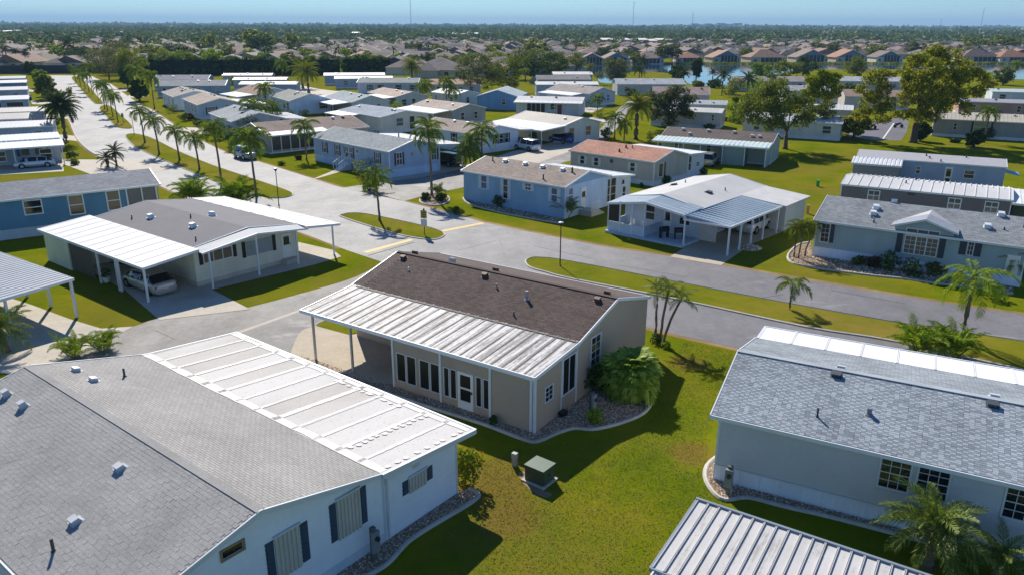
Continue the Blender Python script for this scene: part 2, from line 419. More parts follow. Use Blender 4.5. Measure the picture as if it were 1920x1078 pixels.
for d in ([(860,318),(1000,310),(1110,270),(1060,262),(960,285)], [(690,345),(760,312),(860,300),(870,318),(780,335)], [(583,338),(600,334),(641,322),(629,319)], [(300,252),(392,252),(385,240),(318,240)],
          [(-20,330),(120,322),(116,296),(-20,300)], [(190,335),(330,318),(260,300),(188,300),(95,300)], [(112,262),(150,266),(145,256),(100,252)], [(80,222),(130,224),(126,216),(80,215)], [(60,196),(118,198),(114,190),(58,190)], [(40,172),(105,174),(102,168),(40,167)],
          [(222,172),(250,172),(262,168),(230,166)], [(236,184),(262,184),(280,180),(244,178)], [(655,290),(700,282),(720,275),(640,262)], [(560,200),(640,190),(690,178),(600,168),(560,160),(520,170)], [(1060,232),(1140,232),(1130,222),(1060,220)],
          [(840,165),(900,168),(905,160),(850,157)], [(950,192),(1110,212),(1140,200),(1110,190)]):
    sheet('driveway', d, .022+.004*rnd.random(), CONC)
sheet('parking_lot', [(1600,238),(1640,226),(1690,222),(1704,228),(1700,248),(1690,264),(1640,264),(1590,256)], .01, road_mat('lot_asphalt', (96, 92, 100), (116, 112, 118), .2))
bar((1655,262), (1676,232), .25, PAINTW, 'road_marking')
sheet('lawn_strip', [(592,611),(612,600),(668,600),(672,622),(655,628)], .024, GRASS2)
# slab joints and tar seams
SEAM = plain((84, 80, 74), .9)
for a_, c_ in (((570,650), (742,690)), ((600,612), (640,700)), ((660,604), (705,716)), ((30,566), (-20,630)), ((90,585), (30,660)), ((150,607), (95,680)), ((345,526), (245,560)), ((415,552), (290,590)), ((1275,472), (1370,486)), ((1300,458), (1394,470)), ((1330,440), (1420,452)), ((420,542), (400,520)), ((480,527), (462,505)), ((540,512), (525,490))): bar(a_, c_, .035, SEAM, 'slab_joint')
TAR = plain((66, 64, 66), .7)
for a_, c_ in (((293,620), (328,636)), ((640,548), (700,527)), ((1000,462), (1120,487)), ((1160,498), (1290,520)), ((860,470), (930,452)), ((560,415), (640,440)), ((1560,545), (1700,570)), ((1420,560), (1470,552)), ((730,470), (800,492))): bar(a_, c_, .07, TAR, 'tar_seam')
# the lake
t = NT('lake_water'); co = t.n('ShaderNodeNewGeometry').outputs['Position']
WATER = t.pbr((.01, .035, .06), .07, 0, t.bump(t.noise(co, .5, 4, .6, (1, .4, 1)), .06, .3), .6)
lk = smooth([(1000,158),(1010,140),(1100,126),(1230,119),(1400,120),(1640,120),(1920,118),(2100,118),(2150,150),(1880,148),(1850,134),(1640,131),(1500,133),(1435,146),(1412,160),(1300,160),(1270,140),(1180,136),(1160,154),(1125,155),(1108,140)], 4, True)
sheet('lake', lk, .01, WATER)
# rock beds with a poured edging
t = NT('bed_soil'); co = t.n('ShaderNodeNewGeometry').outputs['Position']
SOIL = t.pbr(t.ramp(t.noise(co, 8, 5, .7), [(.3, lin((120, 100, 80))), (.7, lin((168, 146, 122)))]), .95, 0, t.bump(t.noise(co, 20, 3), .6, .04), .1)
t = NT('river_stone'); rp = t.n('ShaderNodeNewGeometry').outputs['Random Per Island']
STONE = t.pbr(t.ramp(rp, [(0, lin((140, 116, 94))), (.35, lin((182, 158, 132))), (.7, lin((208, 188, 164))), (1, lin((232, 220, 204)))]), .8, 0, None, .3)
def inside(x, y, poly):
    c = False; j = len(poly)-1
    for i in range(len(poly)):
        xi, yi = poly[i]; xj, yj = poly[j]
        if (yi > y) != (yj > y) and x < (xj-xi)*(y-yi)/(yj-yi)+xi: c = not c
        j = i
    return c
def rockbed(poly, edge, dens=90, seed=1, size=.042):
    "poly: closed world outline, edge: world polyline that carries the kerb"
    root = sheet('rock_bed', poly, .014, SOIL, world=True)
    q = MB()
    for i in range(len(edge)-1): pass
    q.tube([(x, y, .03) for x, y in edge], .1, 6); q.build('edging', CURB, root)
    rr = random.Random(seed); m = MB()
    xs = [p[0] for p in poly]; ys = [p[1] for p in poly]
    n = int((max(xs)-min(xs))*(max(ys)-min(ys))*dens)
    for _ in range(n):
        x, y = rr.uniform(min(xs), max(xs)), rr.uniform(min(ys), max(ys))
        if not inside(x, y, poly): continue
        a, b_, c = (size*rr.uniform(.5, 1.3) for _ in range(3)); rot = rr.uniform(0, 6.28); ca, sa = math.cos(rot), math.sin(rot)
        vs = []
        for (u, v, w) in ((1,0,0),(.3,.9,.1),(-.8,.5,0),(-.7,-.6,.1),(.4,-.9,0),(.1,.1,.9),(-.2,0,.7)):
            u *= a*(.8+.4*rr.random()); v *= b_*(.8+.4*rr.random())
            vs.append((x+u*ca-v*sa, y+u*sa+v*ca, .02+w*c*.8))
        m.add(vs, [(0,1,5),(1,2,6,5),(2,3,6),(3,4,5,6),(4,0,5)])
    o = m.build('stones', STONE, root); o['kind'] = 'stuff'
    return root
# ---------------------------------------------------------------- houses
MESHC = {}
def boxmesh(name, x0, x1, y0, y1, z0, z1, mat):
    k = (name, round(x1-x0, 3), round(y1-y0, 3), round(z1-z0, 3), mat.name)
    if k not in MESHC: MESHC[k] = MB().box(-(x1-x0)/2, (x1-x0)/2, -(y1-y0)/2, (y1-y0)/2, -(z1-z0)/2, (z1-z0)/2).mesh(name, mat)
    return MESHC[k], ((x0+x1)/2, (y0+y1)/2, (z0+z1)/2)
def pbox(name, parent, x0, x1, y0, y1, z0, z1, mat):
    me, c = boxmesh(name, min(x0, x1), max(x0, x1), min(y0, y1), max(y0, y1), min(z0, z1), max(z0, z1), mat)
    return link(name, me, parent, c)
class House:
    """a manufactured home: local x along the ridge, y away from the near wall, origin at the near-left corner"""
    def __init__(s, label, o, ang, L, W, ze, rise, wall, roof, ox=0, oy=0, yr=None, ov=.22, skirt=.7, skirtmat=None, trim=None, group=None,
                 name='manufactured_home', roofmat=None, walls=True, gabletrim=True, cat='house', zfar=None):
        o = Vector((o[0], o[1], 0)) - D(ang)*ox - D(ang+90)*oy
        s.root = empty(name, o, R(ang), label, cat, group)
        s.L, s.W, s.ze, s.rise, s.ang = L, W, ze, rise, ang
        s.yr = W/2 if yr is None else yr
        s.trim = trim or TRIM; s.wallm = wall if not isinstance(wall, tuple) else siding(wall)
        s.roofm = roofmat or (shingle(roof) if isinstance(roof, tuple) else roof)
        s.zfar = ze if zfar is None else zfar
        zr = ze+rise; s.zr = zr; kn = rise/s.yr; kf = (zr-s.zfar)/(W-s.yr); s.kn = kn; s.kf = kf; s.ov = ov
        z0 = skirt if skirt else 0
        if walls:
            MB().prism([(0, z0), (W, z0), (W, s.zfar-.06), (s.yr, zr-.06), (0, ze-.06)], 0, L).build('wall', s.wallm, s.root)
        if skirt:
            sm = skirtmat or siding((214, 220, 228), .3, True)
            MB().box(-.02, L+.02, -.02, W+.02, 0, skirt).build('skirting', sm, s.root)
        # two roof slopes with eave overhang
        A = (-ov, -ov, ze-kn*ov); B = (L+ov, -ov, ze-kn*ov); C = (L+ov, s.yr, zr); Dd = (-ov, s.yr, zr)
        s.near = MB().slab(A, B, C, Dd, .07).build('roof_slope', s.roofm, s.root)
        E_ = (-ov, W+ov, s.zfar-kf*ov); F_ = (L+ov, W+ov, s.zfar-kf*ov)
        s.far = MB().slab(F_, E_, Dd, C, .07).build('roof_slope', s.roofm, s.root)
        if gabletrim:
            for x in (-ov-.03, L+ov-.02):
                m = MB(); h = .15
                m.prism([(-ov-.02, ze-kn*ov-h), (s.yr, zr-h), (s.yr, zr+.025), (-ov-.02, ze-kn*ov+.025)], x, x+.05)
                m.prism([(s.yr, zr-h), (W+ov+.02, s.zfar-kf*ov-h), (W+ov+.02, s.zfar-kf*ov+.025), (s.yr, zr+.025)], x, x+.05)
                m.build('rake_board', s.trim, s.root)
            for y, z in ((-ov-.04, ze-kn*ov), (W+ov-.01, s.zfar-kf*ov)):
                MB().box(-ov, L+ov, y, y+.05, z-.15, z+.012).build('fascia', s.trim, s.root)
    def corners(s, z0=.7):
        for x in (0, s.L):
            for y, z in ((0, s.ze), (s.W, s.zfar)):
                dx = -.012 if x == 0 else -.088; dy = -.012 if y == 0 else -.088
                pbox('corner_trim', s.root, x+dx, x+dx+.1, y+dy, y+dy+.1, z0, z-.1, s.trim)
    def rz(s, y): return s.ze+s.kn*y if y <= s.yr else s.zr-(y-s.yr)*s.kf
    def P(s, wall, u, out, z):
        return {'n': (u, -out, z), 'f': (u, s.W+out, z), 'r': (s.L+out, u, z), 'l': (-out, u, z)}[wall]
    def wb(s, name, wall, u0, u1, o0, o1, z0, z1, mat, parent=None):
        a = s.P(wall, u0, o0, z0); b_ = s.P(wall, u1, o1, z1)
        return pbox(name, parent or s.root, a[0], b_[0], a[1], b_[1], a[2], b_[2], mat)
    def bars(s, mb, wall, u0, u1, o0, o1, z0, z1):
        a = s.P(wall, u0, o0, z0); b_ = s.P(wall, u1, o1, z1); mb.box(a[0], b_[0], a[1], b_[1], a[2], b_[2])
    def win(s, wall, u0, u1, z0, z1, cols=1, rows=2, sh=None, frame=None, pane=None, fw=.06, o=0.0, single=False):
        fm = frame or s.trim; pm = pane or GLASS; m = MB()
        for a in ((u0-fw, u1+fw, z0-fw, z0), (u0-fw, u1+fw, z1, z1+fw), (u0-fw, u0, z0, z1), (u1, u1+fw, z0, z1)):
            s.bars(m, wall, a[0], a[1], o-.02, o+.045, a[2], a[3])
        du, dz = (u1-u0)/cols, (z1-z0)/rows; mw_ = .011 if cols*rows > 4 else .025
        for i in range(1, cols): s.bars(m, wall, u0+i*du-mw_, u0+i*du+mw_, o-.02, o+.034, z0, z1)
        for j in range(1, rows): s.bars(m, wall, u0, u1, o-.02, o+.031, z0+j*dz-mw_*(1.6 if j*2 == rows else 1), z0+j*dz+mw_*(1.6 if j*2 == rows else 1))
        w = m.build('window', fm, s.root)
        if single: s.wb('pane', wall, u0, u1, o-.01, o+.012, z0, z1, pm, w)
        else:
            for i in range(cols):
                for j in range(rows):
                    s.wb('pane', wall, u0+i*du+mw_, u0+(i+1)*du-mw_, o-.01, o+.012, z0+j*dz+mw_, z0+(j+1)*dz-mw_, pm, w)
        if sh:
            sm, sw = sh
            for a in (u0-fw-sw-.02, u1+fw+.02):
                q = MB(); s.bars(q, wall, a, a+sw, o-.01, o+.03, z0-.05, z1+.05)
                for zz in (z0+.02, (z0+z1)/2+.02): s.bars(q, wall, a+.06, a+sw-.06, o+.028, o+.045, zz, zz+(z1-z0)/2-.1)
                q.build('shutter', sm, s.root)
        return w
    def door(s, wall, u0, u1, z0, z1, mat=None, glassz=None, o=0.0):
        q = MB(); s.bars(q, wall, u0, u1, o-.02, o+.05, z0, z1); d = q.build('door', mat or WHITE, s.root)
        if glassz:
            for a, b_ in glassz: s.wb('pane', wall, u0+.16, u1-.16, o+.03, o+.06, z0+a, z0+b_, GLASS, d)
        s.wb('handle', wall, u1-.12, u1-.07, o+.05, o+.1, z0+.95, z0+1.1, plain((150, 140, 120), .3, .8), d)
        return d
    def vent(s, x, y, mat=None, w=.36, h=.2):
        k = ('vent', w, h, (mat or WHITE).name)
        if k not in MESHC:
            m = MB(); a = w/2
            m.box(-a*1.35, a*1.35, -a*1.35, a*1.35, 0, .025)
            m.add([(-a,-a,.02),(a,-a,.02),(a,a,.02),(-a,a,.02),(-a,-a,h),(a,-a,h),(a*.9,a*.5,h*.95),(-a*.9,a*.5,h*.95)],
                  [(4,5,6,7),(0,1,5,4),(1,2,6,5),(2,3,7,6),(3,0,4,7)])
            m.box(-a*1.1, a*1.1, -a*1.12, a*.6, h, h+.03)
            MESHC[k] = m.mesh('roof_vent', mat or WHITE)
        sl = math.atan(s.kn) if y <= s.yr else -math.atan(s.kf)
        return link('roof_vent', MESHC[k], s.root, (x, y, s.rz(y)), (sl, 0, 0))
    def pipe(s, x, y, h=.35, r=.05, mat=None):
        m = MB(); z = s.rz(y)
        m.tube([(x, y, z-.05), (x, y, z+.05)], [r*2.2, r*1.3], 8); m.tube([(x, y, z), (x, y, z+h)], r, 8)
        return m.build('vent_pipe', mat or plain((70, 70, 74), .6), s.root)
    def post(s, x, y, z1, w=.1, z0=0, mat=None):
        return pbox('post', s.root, x-w/2, x+w/2, y-w/2, y+w/2, z0, z1, mat or s.trim)
    def panels(s, x0, x1, y0, z0, y1, z1, n, mat, rib=.03, ribw=.05, axis='x', fascia=True, name='roof_panel', t=.05, mats=None, fm=None):
        """sheet roof of n panels lying side by side along x (fall along y), or along y when axis is 'y' (z0 at y0, z1 at y1; fall along x then goes z0->z1 from x0 to x1)"""
        m = MB()
        if axis == 'x':
            w = (x1-x0)/n; g = .008; side = -1 if y0 < y1 else 1; yo, zo = y0, z0
            if y0 > y1: y0, z0, y1, z1 = y1, z1, y0, z0
            m.slab((g, y0, z0), (w-g, y0, z0), (w-g, y1, z1), (g, y1, z1), t)
            if rib:
                for a in (g, w-g-ribw): m.slab((a, y0, z0+rib), (a+ribw, y0, z0+rib), (a+ribw, y1, z1+rib), (a, y1, z1+rib), rib+.004)
        else:
            w = (y1-y0)/n; g = .008
            m.slab((x0, g, z0), (x1, g, z1), (x1, w-g, z1), (x0, w-g, z0), t)
            if rib:
                for a in (g, w-g-ribw): m.slab((x0, a, z0+rib), (x1, a, z1+rib), (x1, a+ribw, z1+rib), (x0, a+ribw, z0+rib), rib+.004)
        me = m.mesh(name, mat); out = []
        for i in range(n):
            out.append(link(name, me, s.root, (x0+i*w, 0, 0) if axis == 'x' else (0, y0+i*w, 0)))
        if fascia:
            fm = fm or s.trim; f = MB(); h = .16
            if axis == 'x':
                f.box(x0-.05, x1+.05, *((yo-.08, yo-.01) if side < 0 else (yo+.01, yo+.08)), zo-h, zo+.03)
                f.prism([(y0, z0-h), (y1, z1-h), (y1, z1+.02), (y0, z0+.02)], x0-.06, x0-.005); f.prism([(y0, z0-h), (y1, z1-h), (y1, z1+.02), (y0, z0+.02)], x1+.005, x1+.06)
            else:
                lo = x0 if z0 < z1 else x1; f.box(lo-.07, lo+.02, y0-.05, y1+.05, min(z0, z1)-h, min(z0, z1)+.03)
                for y in (y0-.06, y1+.005):
                    f.add([(x0,y,z0-h),(x1,y,z1-h),(x1,y,z1+.02),(x0,y,z0+.02),(x0,y+.055,z0-h),(x1,y+.055,z1-h),(x1,y+.055,z1+.02),(x0,y+.055,z0+.02)],
                          [(0,1,2,3),(7,6,5,4),(0,4,5,1),(1,5,6,2),(2,6,7,3),(3,7,4,0)])
            f.build('gutter', fm, s.root)
        return out
    def tabs(s, y0, y1, x0, x1, mat, cols=.33, rows=.145, near_n=300, seed=3, mat2=None):
        "shingle tabs laid on the near slope; the near_n that show largest are pieces, the rest one part"
        rr = random.Random(seed); sl = math.hypot(1, s.kn); ry = rows/sl; nr = int((y1-y0)/ry); nc = int((x1-x0)/cols)
        M4 = Matrix.Translation(s.root.location) @ Matrix.Rotation(R(s.ang), 4, 'Z')
        meshes = []
        for k in range(4):
            m = MB(); w = cols*.98; up = .007+.003*(k % 2)
            m.slab((0, 0, up), (w, 0, up), (w, rows*1.12, .004), (0, rows*1.12, .004), .02); meshes.append(m.mesh('shingle', mat2 if mat2 and k > 1 else mat))
        tilt = math.atan(s.kn); cells = []
        for j in range(nr):
            y = y0+j*ry; off = 0 if mat2 else (j % 2)*cols/2
            for i in range(nc):
                x = x0+off+i*cols+rr.uniform(-.01, .01)
                if x+cols > x1: continue
                p = M4 @ Vector((x, y, s.rz(y))); d = p-Vector((0, 0, CAM_H)); w = d.dot(fwd)
                px = 960+FOCAL*d.dot(rgt)/w; py = 539-FOCAL*d.dot(upv)/w
                vis = -5 < px < 1925 and -5 < py < 1083
                cells.append((d.length if vis else 1e6+d.length, x, y, (i+j) % 2 if mat2 else 0))
        cells.sort(); rest = MB()
        for k, (dd, x, y, par) in enumerate(cells):
            z = s.rz(y)+.006
            if k < near_n and dd < 1e5:
                link('shingle', meshes[rr.randrange(2)+2*(par if rr.random() < .88 else (1-par if mat2 else 0))], s.root, (x, y, z), (tilt, 0, 0))
            else:
                w = cols*.98; up = .007+.006*rr.random(); ct, st_ = math.cos(tilt), math.sin(tilt); h = rows*1.12
                f = lambda a, b_, c: (x+a, y+b_*ct-c*st_, z+b_*st_+c*ct)
                rest.add([f(0,0,up), f(w,0,up), f(w,h,.004), f(0,h,.004), f(0,0,-.004), f(w,0,-.004), f(w,h,-.01), f(0,h,-.01)], [(0,1,2,3),(0,4,5,1),(1,5,6,2),(3,7,4,0)], par if rr.random() < .88 or not mat2 else 1-par)
        o = rest.build('shingles', [mat, mat2] if mat2 else mat, s.root); o['kind'] = 'stuff'

def boards(H, wall, z0, z1, rng_fn, mat, pitch=.2, proud=.03, base=0.0):
    "lap siding: one board per course, its lower edge standing proud"
    n = int((z1-z0)/pitch)
    for j in range(n):
        za, zb = z0+j*pitch, z0+(j+1)*pitch+.004
        for (u0, u1) in rng_fn(za, zb):
            if u1-u0 < .05: continue
            m = MB(); P = H.P; vs = [P(wall, u, o_, z) for u, o_, z in ((u0, base+proud, za), (u1, base+proud, za), (u1, base+.003, zb), (u0, base+.003, zb), (u0, base-.004, za), (u1, base-.004, za))]
            m.add(vs, [(0, 1, 2, 3), (4, 5, 1, 0)] if wall in 'nr' else [(3, 2, 1, 0), (0, 1, 5, 4)]); m.add([vs[0], vs[3], vs[4]], [(0, 1, 2)]); m.add([vs[1], vs[5], vs[2]], [(0, 1, 2)])
            m.build('siding_board', mat, H.root)
def minus(a, b, holes, za, zb):
    segs = [(a, b)]
    for (u0, u1, h0, h1) in holes:
        if zb <= h0 or za >= h1: continue
        segs = [q for s0, s1 in segs for q in ((s0, min(s1, u0)), (max(s0, u1), s1)) if q[1] > q[0]]
    return segs
def vinyl(c): return plain(c, .5, var=.07, sc=.7, spec=.3)
VN = plain((186, 190, 194), .5, var=.1)
DKSH = plain((44, 58, 74), .5, var=.1)
# ---- tan house with the brown roof, in the middle of the picture
o = G(1002, 812)
TAN = (178, 161, 142)
t_ = siding(TAN, .2)
H = House('tan sided home with dark brown shingle roof and worn white carport roof', o, -34, 15.4, 8.2, 3.3, 1.08, t_, (98, 84, 78), ox=15.4, oy=-3.9,
          ov=.12, skirt=0)
TANH = H
H.tabs(.0, H.yr-.02, .62, 15.5, tabmat((92, 79, 74), .24), cols=.3, rows=.15, near_n=300, seed=5)
pbox('ridge_cap', H.root, -.1, 15.5, H.yr-.13, H.yr+.13, H.zr-.005, H.zr+.03, tabmat((92, 79, 74), .24))
mb = plain((96, 72, 60), .7)
for x, y in ((.9, 3.55), (7.2, 3.55), (14.6, 3.55), (.9, 4.6), (7.2, 4.6), (14.6, 4.6)): H.vent(x, y, mb, .3, .18)
H.vent(4.0, 4.5, plain((210, 200, 200), .3), .36, .24)
H.pipe(2.2, 2.5, .2, .04, TRIM); H.pipe(8.6, 2.7, .25, .05, plain((150, 145, 140), .4)); H.pipe(10.9, 2.3, .5, .09, plain((165, 160, 155), .35)); H.pipe(11.1, .75, .25, .04)
# sunroom under the carport roof: local y from -3.9 (front) to 0
m = MB(); yf = -3.9
fr = lambda x0, x1, z0, z1, d=.0: (x0, x1, yf-d, yf+.12, z0, z1)
wins = [(6.86, 7.5), (7.56, 8.2), (8.42, 9.08), (9.14, 9.74), (10.0, 10.36), (10.42, 10.82), (12.0, 12.36), (12.44, 12.8)]
xs = [6.65]+[v for w in wins for v in w]+[15.4]
for i in range(0, len(xs)-1, 2):
    if abs(xs[i]-10.82) < .01:
        m.box(10.82, 10.9, yf, yf+.12, 0, 3.0); m.box(11.86, 12.0, yf, yf+.12, 0, 3.0); m.box(10.9, 11.86, yf, yf+.12, 2.06, 3.0); continue
    m.box(xs[i], xs[i+1], yf, yf+.12, 0, 3.0)
for a, b_ in wins: m.box(a, b_, yf, yf+.12, 0, .42); m.box(a, b_, yf, yf+.12, 2.03, 3.0)
m.build('sunroom_wall', t_, H.root)
m = MB(); m.prism([(yf+.12, 0), (0, 0), (0, 3.22), (yf+.12, 2.92)], 6.65, 6.77); m.build('sunroom_wall', t_, H.root)
m = MB()
m.box(15.28, 15.4, yf+.12, -1.45, 0, 2.92); m.box(15.28, 15.4, -.12, 0, 0, 3.2); m.box(15.28, 15.4, -1.45, -.12, 0, .85); m.prism([(-1.45, 2.85), (-.12, 2.85), (-.12, 3.2), (-1.45, 3.08)], 15.28, 15.4)
m.build('sunroom_wall', t_, H.root)
for a, b_ in wins:
    f = MB(); fw = .035
    f.box(a, b_, yf-.015, yf+.06, .42, .42+fw); f.box(a, b_, yf-.015, yf+.06, 2.03-fw, 2.03); f.box(a, a+fw, yf-.015, yf+.06, .42+fw, 2.03-fw); f.box(b_-fw, b_, yf-.015, yf+.06, .42+fw, 2.03-fw)
    w = f.build('window', TRIM, H.root); pbox('pane', w, a+fw, b_-fw, yf+.03, yf+.045, .42+fw, 2.03-fw, SCREEN)
d = MB(); d.box(10.9, 11.06, yf-.03, yf+.03, .05, 2.05); d.box(11.7, 11.86, yf-.03, yf+.03, .05, 2.05); d.box(11.06, 11.7, yf-.03, yf+.03, .05, .5); d.box(11.06, 11.7, yf-.03, yf+.03, 1.14, 1.24); d.box(11.06, 11.7, yf-.03, yf+.03, 1.9, 2.05)
d = d.build('door', WHITE, H.root)
for a, b_ in ((.5, 1.14), (1.24, 1.9)): pbox('pane', d, 11.06, 11.7, yf-.005, yf+.01, a, b_, SCREEN)
pbox('handle', d, 11.74, 11.8, yf-.1, yf-.03, 1.0, 1.12, plain((60, 58, 56), .4))
w = MB(); w.box(15.36, 15.44, -1.45, -1.37, .85, 2.85); w.box(15.36, 15.44, -.2, -.12, .85, 2.85); w.box(15.36, 15.44, -1.37, -.2, .85, .92); w.box(15.36, 15.44, -1.37, -.2, 2.78, 2.85); w.box(15.37, 15.43, -.8, -.76, .92, 2.78)
w = w.build('window', TRIM, H.root); pbox('pane', w, 15.38, 15.4, -1.37, -.2, .92, 2.78, SCREEN)
H.win('r', -3.0, -2.36, 1.22, 1.95, 2, 3, fw=.05); H.win('r', 1.45, 2.4, 1.38, 2.95, 2, 4, fw=.08)
for x in (6.65, 9.83, 12.88): pbox('post', H.root, x-.06, x+.06, yf-.06, yf+.02, 0, 2.9, TRIM)
for y in (-1.53, -.04): pbox('corner_trim', H.root, 15.4, 15.44, y-.04, y+.04, .02, 3.05, TRIM)
pbox('corner_trim', H.root, 15.31, 15.43, yf-.03, yf+.09, .02, 2.9, TRIM)
pbox('downspout', H.root, 15.2, 15.29, yf-.13, yf-.04, .1, 2.8, TRIM)
for x in (.6, 3.55): H.post(x, yf+.05, 2.92, .11, mat=plain((196, 190, 182), .5))
H.post(3.75, -.25, 3.1, .11)
H.panels(0, 15.5, yf-.22, 2.98, .05, 3.32, 25, metalroof((208, 206, 204), 1.18, (112, 109, 107), pw=.62), rib=.022, ribw=.04, t=.06)
pbox('flashing', H.root, .4, 15.5, -.2, -.06, 3.295, 3.335, plain((46, 42, 42), .7))
H.win('l', 2.0, 3.0, 1.3, 2.7, 2, 2)

TV = vinyl(TAN)
gab = lambda za, zb: minus(0 if zb < 3.24 else (zb-3.24)/H.kn, 8.2 if zb < 3.24 else 8.2-(zb-3.24)/H.kf, [(1.36, 2.5, 1.28, 3.06)], za, zb)
boards(H, 'r', .02, 4.28, gab, TV)
boards(H, 'r', .02, 2.85, lambda za, zb: minus(-3.8, -1.6, [(-3.07, -2.29, 1.15, 2.02)], za, zb), TV)
boards(H, 'n', .02, 2.88, lambda za, zb: [(12.95, 15.3)], TV, base=3.9)

# ---- white sided home, lower left
o = G(858, 923.7)
WS = siding((228, 234, 240), .16)
H = House('white sided home with grey shingle roof and stained flat white roof, lower left', o, -38, 16.1, 10.0, 3.04, 1.2, WS, (160, 158, 154), ox=16.1, oy=14.0, yr=4.95, ov=.3, skirt=.4, skirtmat=siding((206, 214, 224), .3, True),
          trim=plain((206, 212, 216), .4, var=.05), roofmat=shingle((160, 158, 154), .07, .12, .15))
WHT = H
H.tabs(-.25, H.yr-.02, -.28, 16.38, tabmat((158, 157, 155), .06), cols=.2, rows=.15, near_n=300, seed=9)
pbox('ridge_cap', H.root, -.3, 16.4, H.yr-.14, H.yr+.14, H.zr-.02, H.zr+.012, tabmat((158, 157, 155), .06))
# annex with flat roof
t = NT('stained_coating'); co = t.n('ShaderNodeVectorMath', operation='ADD', i_0=t.coord(), i_1=t.n('ShaderNodeCombineXYZ', i_X=t.math('MULTIPLY', t.n('ShaderNodeObjectInfo').outputs['Random'], 37.0)).outputs[0]).outputs[0]
n1 = t.math('MULTIPLY_ADD', t.math('FRACT', t.math('MULTIPLY', t.n('ShaderNodeObjectInfo').outputs['Random'], 7.31)), .3, t.math('MULTIPLY_ADD', t.noise(co, .5, 4, .5, (1, .3, 1)), .5, .1)); n2 = t.noise(co, 2.2, 5, .7, (1.5, .5, 1))
col = t.ramp(n1, [(.36, lin((206, 204, 200))), (.47, lin((202, 200, 196))), (.55, lin((192, 189, 184))), (.68, lin((178, 174, 168)))])
col = t.mix(t.rng(n2, .5, .7, 0, .55), col, lin((198, 192, 182))); col = t.mix(t.rng(t.noise(co, 9, 4, .7), .58, .68, 0, .5), col, lin((122, 116, 108)))
flatroof = t.pbr(col, .75, 0, t.bump(n2, .15, .03), .15)
MB().prism([(10.0, 0), (14.0, 0), (14.0, 2.62), (10.0, 2.98)], .3, 16.1).build('annex_wall', siding((230, 236, 242), .6), H.root)
H.panels(-.15, 16.4, 14.7, 2.7, 9.75, 3.1, 13, flatroof, rib=.012, ribw=.1, t=.08, fascia=False)
H.root.children[-1]
f = MB(); f.box(-.2, 16.48, 14.7, 14.8, 2.52, 2.73); f.prism([(9.75, 2.93), (14.7, 2.53), (14.7, 2.73), (9.75, 3.13)], 16.4, 16.5); f.prism([(9.75, 2.93), (14.7, 2.53), (14.7, 2.73), (9.75, 3.13)], -.22, -.15); f.build('gutter', H.trim, H.root)
# bright sealant patches on the flat roof
SEAL = plain((208, 205, 200), .7, var=.14, sc=1.6)
k4 = (3.1-2.7)/4.95
rr = random.Random(4)
def patch(x, d, rx, ry):
    z = 3.1-(d)*k4+.026; y = 9.75+d; n = 9; m = MB(); rot = rr.uniform(0, 6)
    m.face([(x+rx*(.8+.3*rr.random())*math.cos(6.283*i/n+rot), y+ry*(.8+.3*rr.random())*math.sin(6.283*i/n+rot), z-((ry*math.sin(6.283*i/n+rot))*k4)) for i in range(n)])
    m.build('sealant_patch', SEAL, H.root)
def coat(x0, x1, d0, d1, jag, along):
    "a brushed strip of white coating with ragged edges, lying on the sheets"
    m = MB(); n = 26; zz = lambda d: 3.1-d*k4+.017
    for i in range(n):
        if along == 'y':
            a, b_ = d0+(d1-d0)*i/n, d0+(d1-d0)*(i+1)/n; e = [rr.uniform(-jag, jag) for _ in range(4)] if i == 0 else [e[1], rr.uniform(-jag, jag), e[3], rr.uniform(-jag, jag)]
            m.face([(x0+e[0], 9.75+a, zz(a)), (x1+e[2], 9.75+a, zz(a)), (x1+e[3], 9.75+b_, zz(b_)), (x0+e[1], 9.75+b_, zz(b_))])
        else:
            a, b_ = x0+(x1-x0)*i/n, x0+(x1-x0)*(i+1)/n; e = [rr.uniform(-jag, jag) for _ in range(4)] if i == 0 else [e[1], rr.uniform(-jag, jag), e[3], rr.uniform(-jag, jag)]
            m.face([(a, 9.75+d0+e[0], zz(d0+e[0])), (b_, 9.75+d0+e[1], zz(d0+e[1])), (b_, 9.75+d1+e[3], zz(d1+e[3])), (a, 9.75+d1+e[2], zz(d1+e[2]))])
    m.build('coating_strip', SEAL, H.root)
for i in range(1, 13): coat(-.15+i*16.55/13-.1*rr.uniform(.4, 1.6), -.15+i*16.55/13+.1*rr.uniform(.4, 1.6), .05, 4.85, .022, 'y')
coat(-.1, 16.3, .02, .4, .05, 'x'); coat(-.1, 16.3, 4.6, 4.92, .03, 'x')
for i in range(9): patch(16.15, .5+i*.5+rr.uniform(-.1, .1), .12, .14)
for i in range(13): patch(14.1+rr.uniform(-.06, .06), .6+i*.33, .13, .12)
for i in range(5): patch(12.6-.9*i, 4.45, .22, .12); patch(12.2-.9*i, 4.4, .1, .1)
for x in (1.3, 2.9): H.vent(x, 3.55, VN, .28, .24); H.vent(x-.2, 6.3, VN, .3, .14)
H.vent(10.3, 3.7, VN, .3, .16); H.vent(11.4, 1.7, VN, .3, .16)
H.pipe(12.0, .75, .45, .05); H.pipe(2.6, 7.6, .4, .05)
SHB = plain((54, 76, 98), .5, var=.08); AWN = metalroof((196, 192, 184), .3, (150, 146, 138))
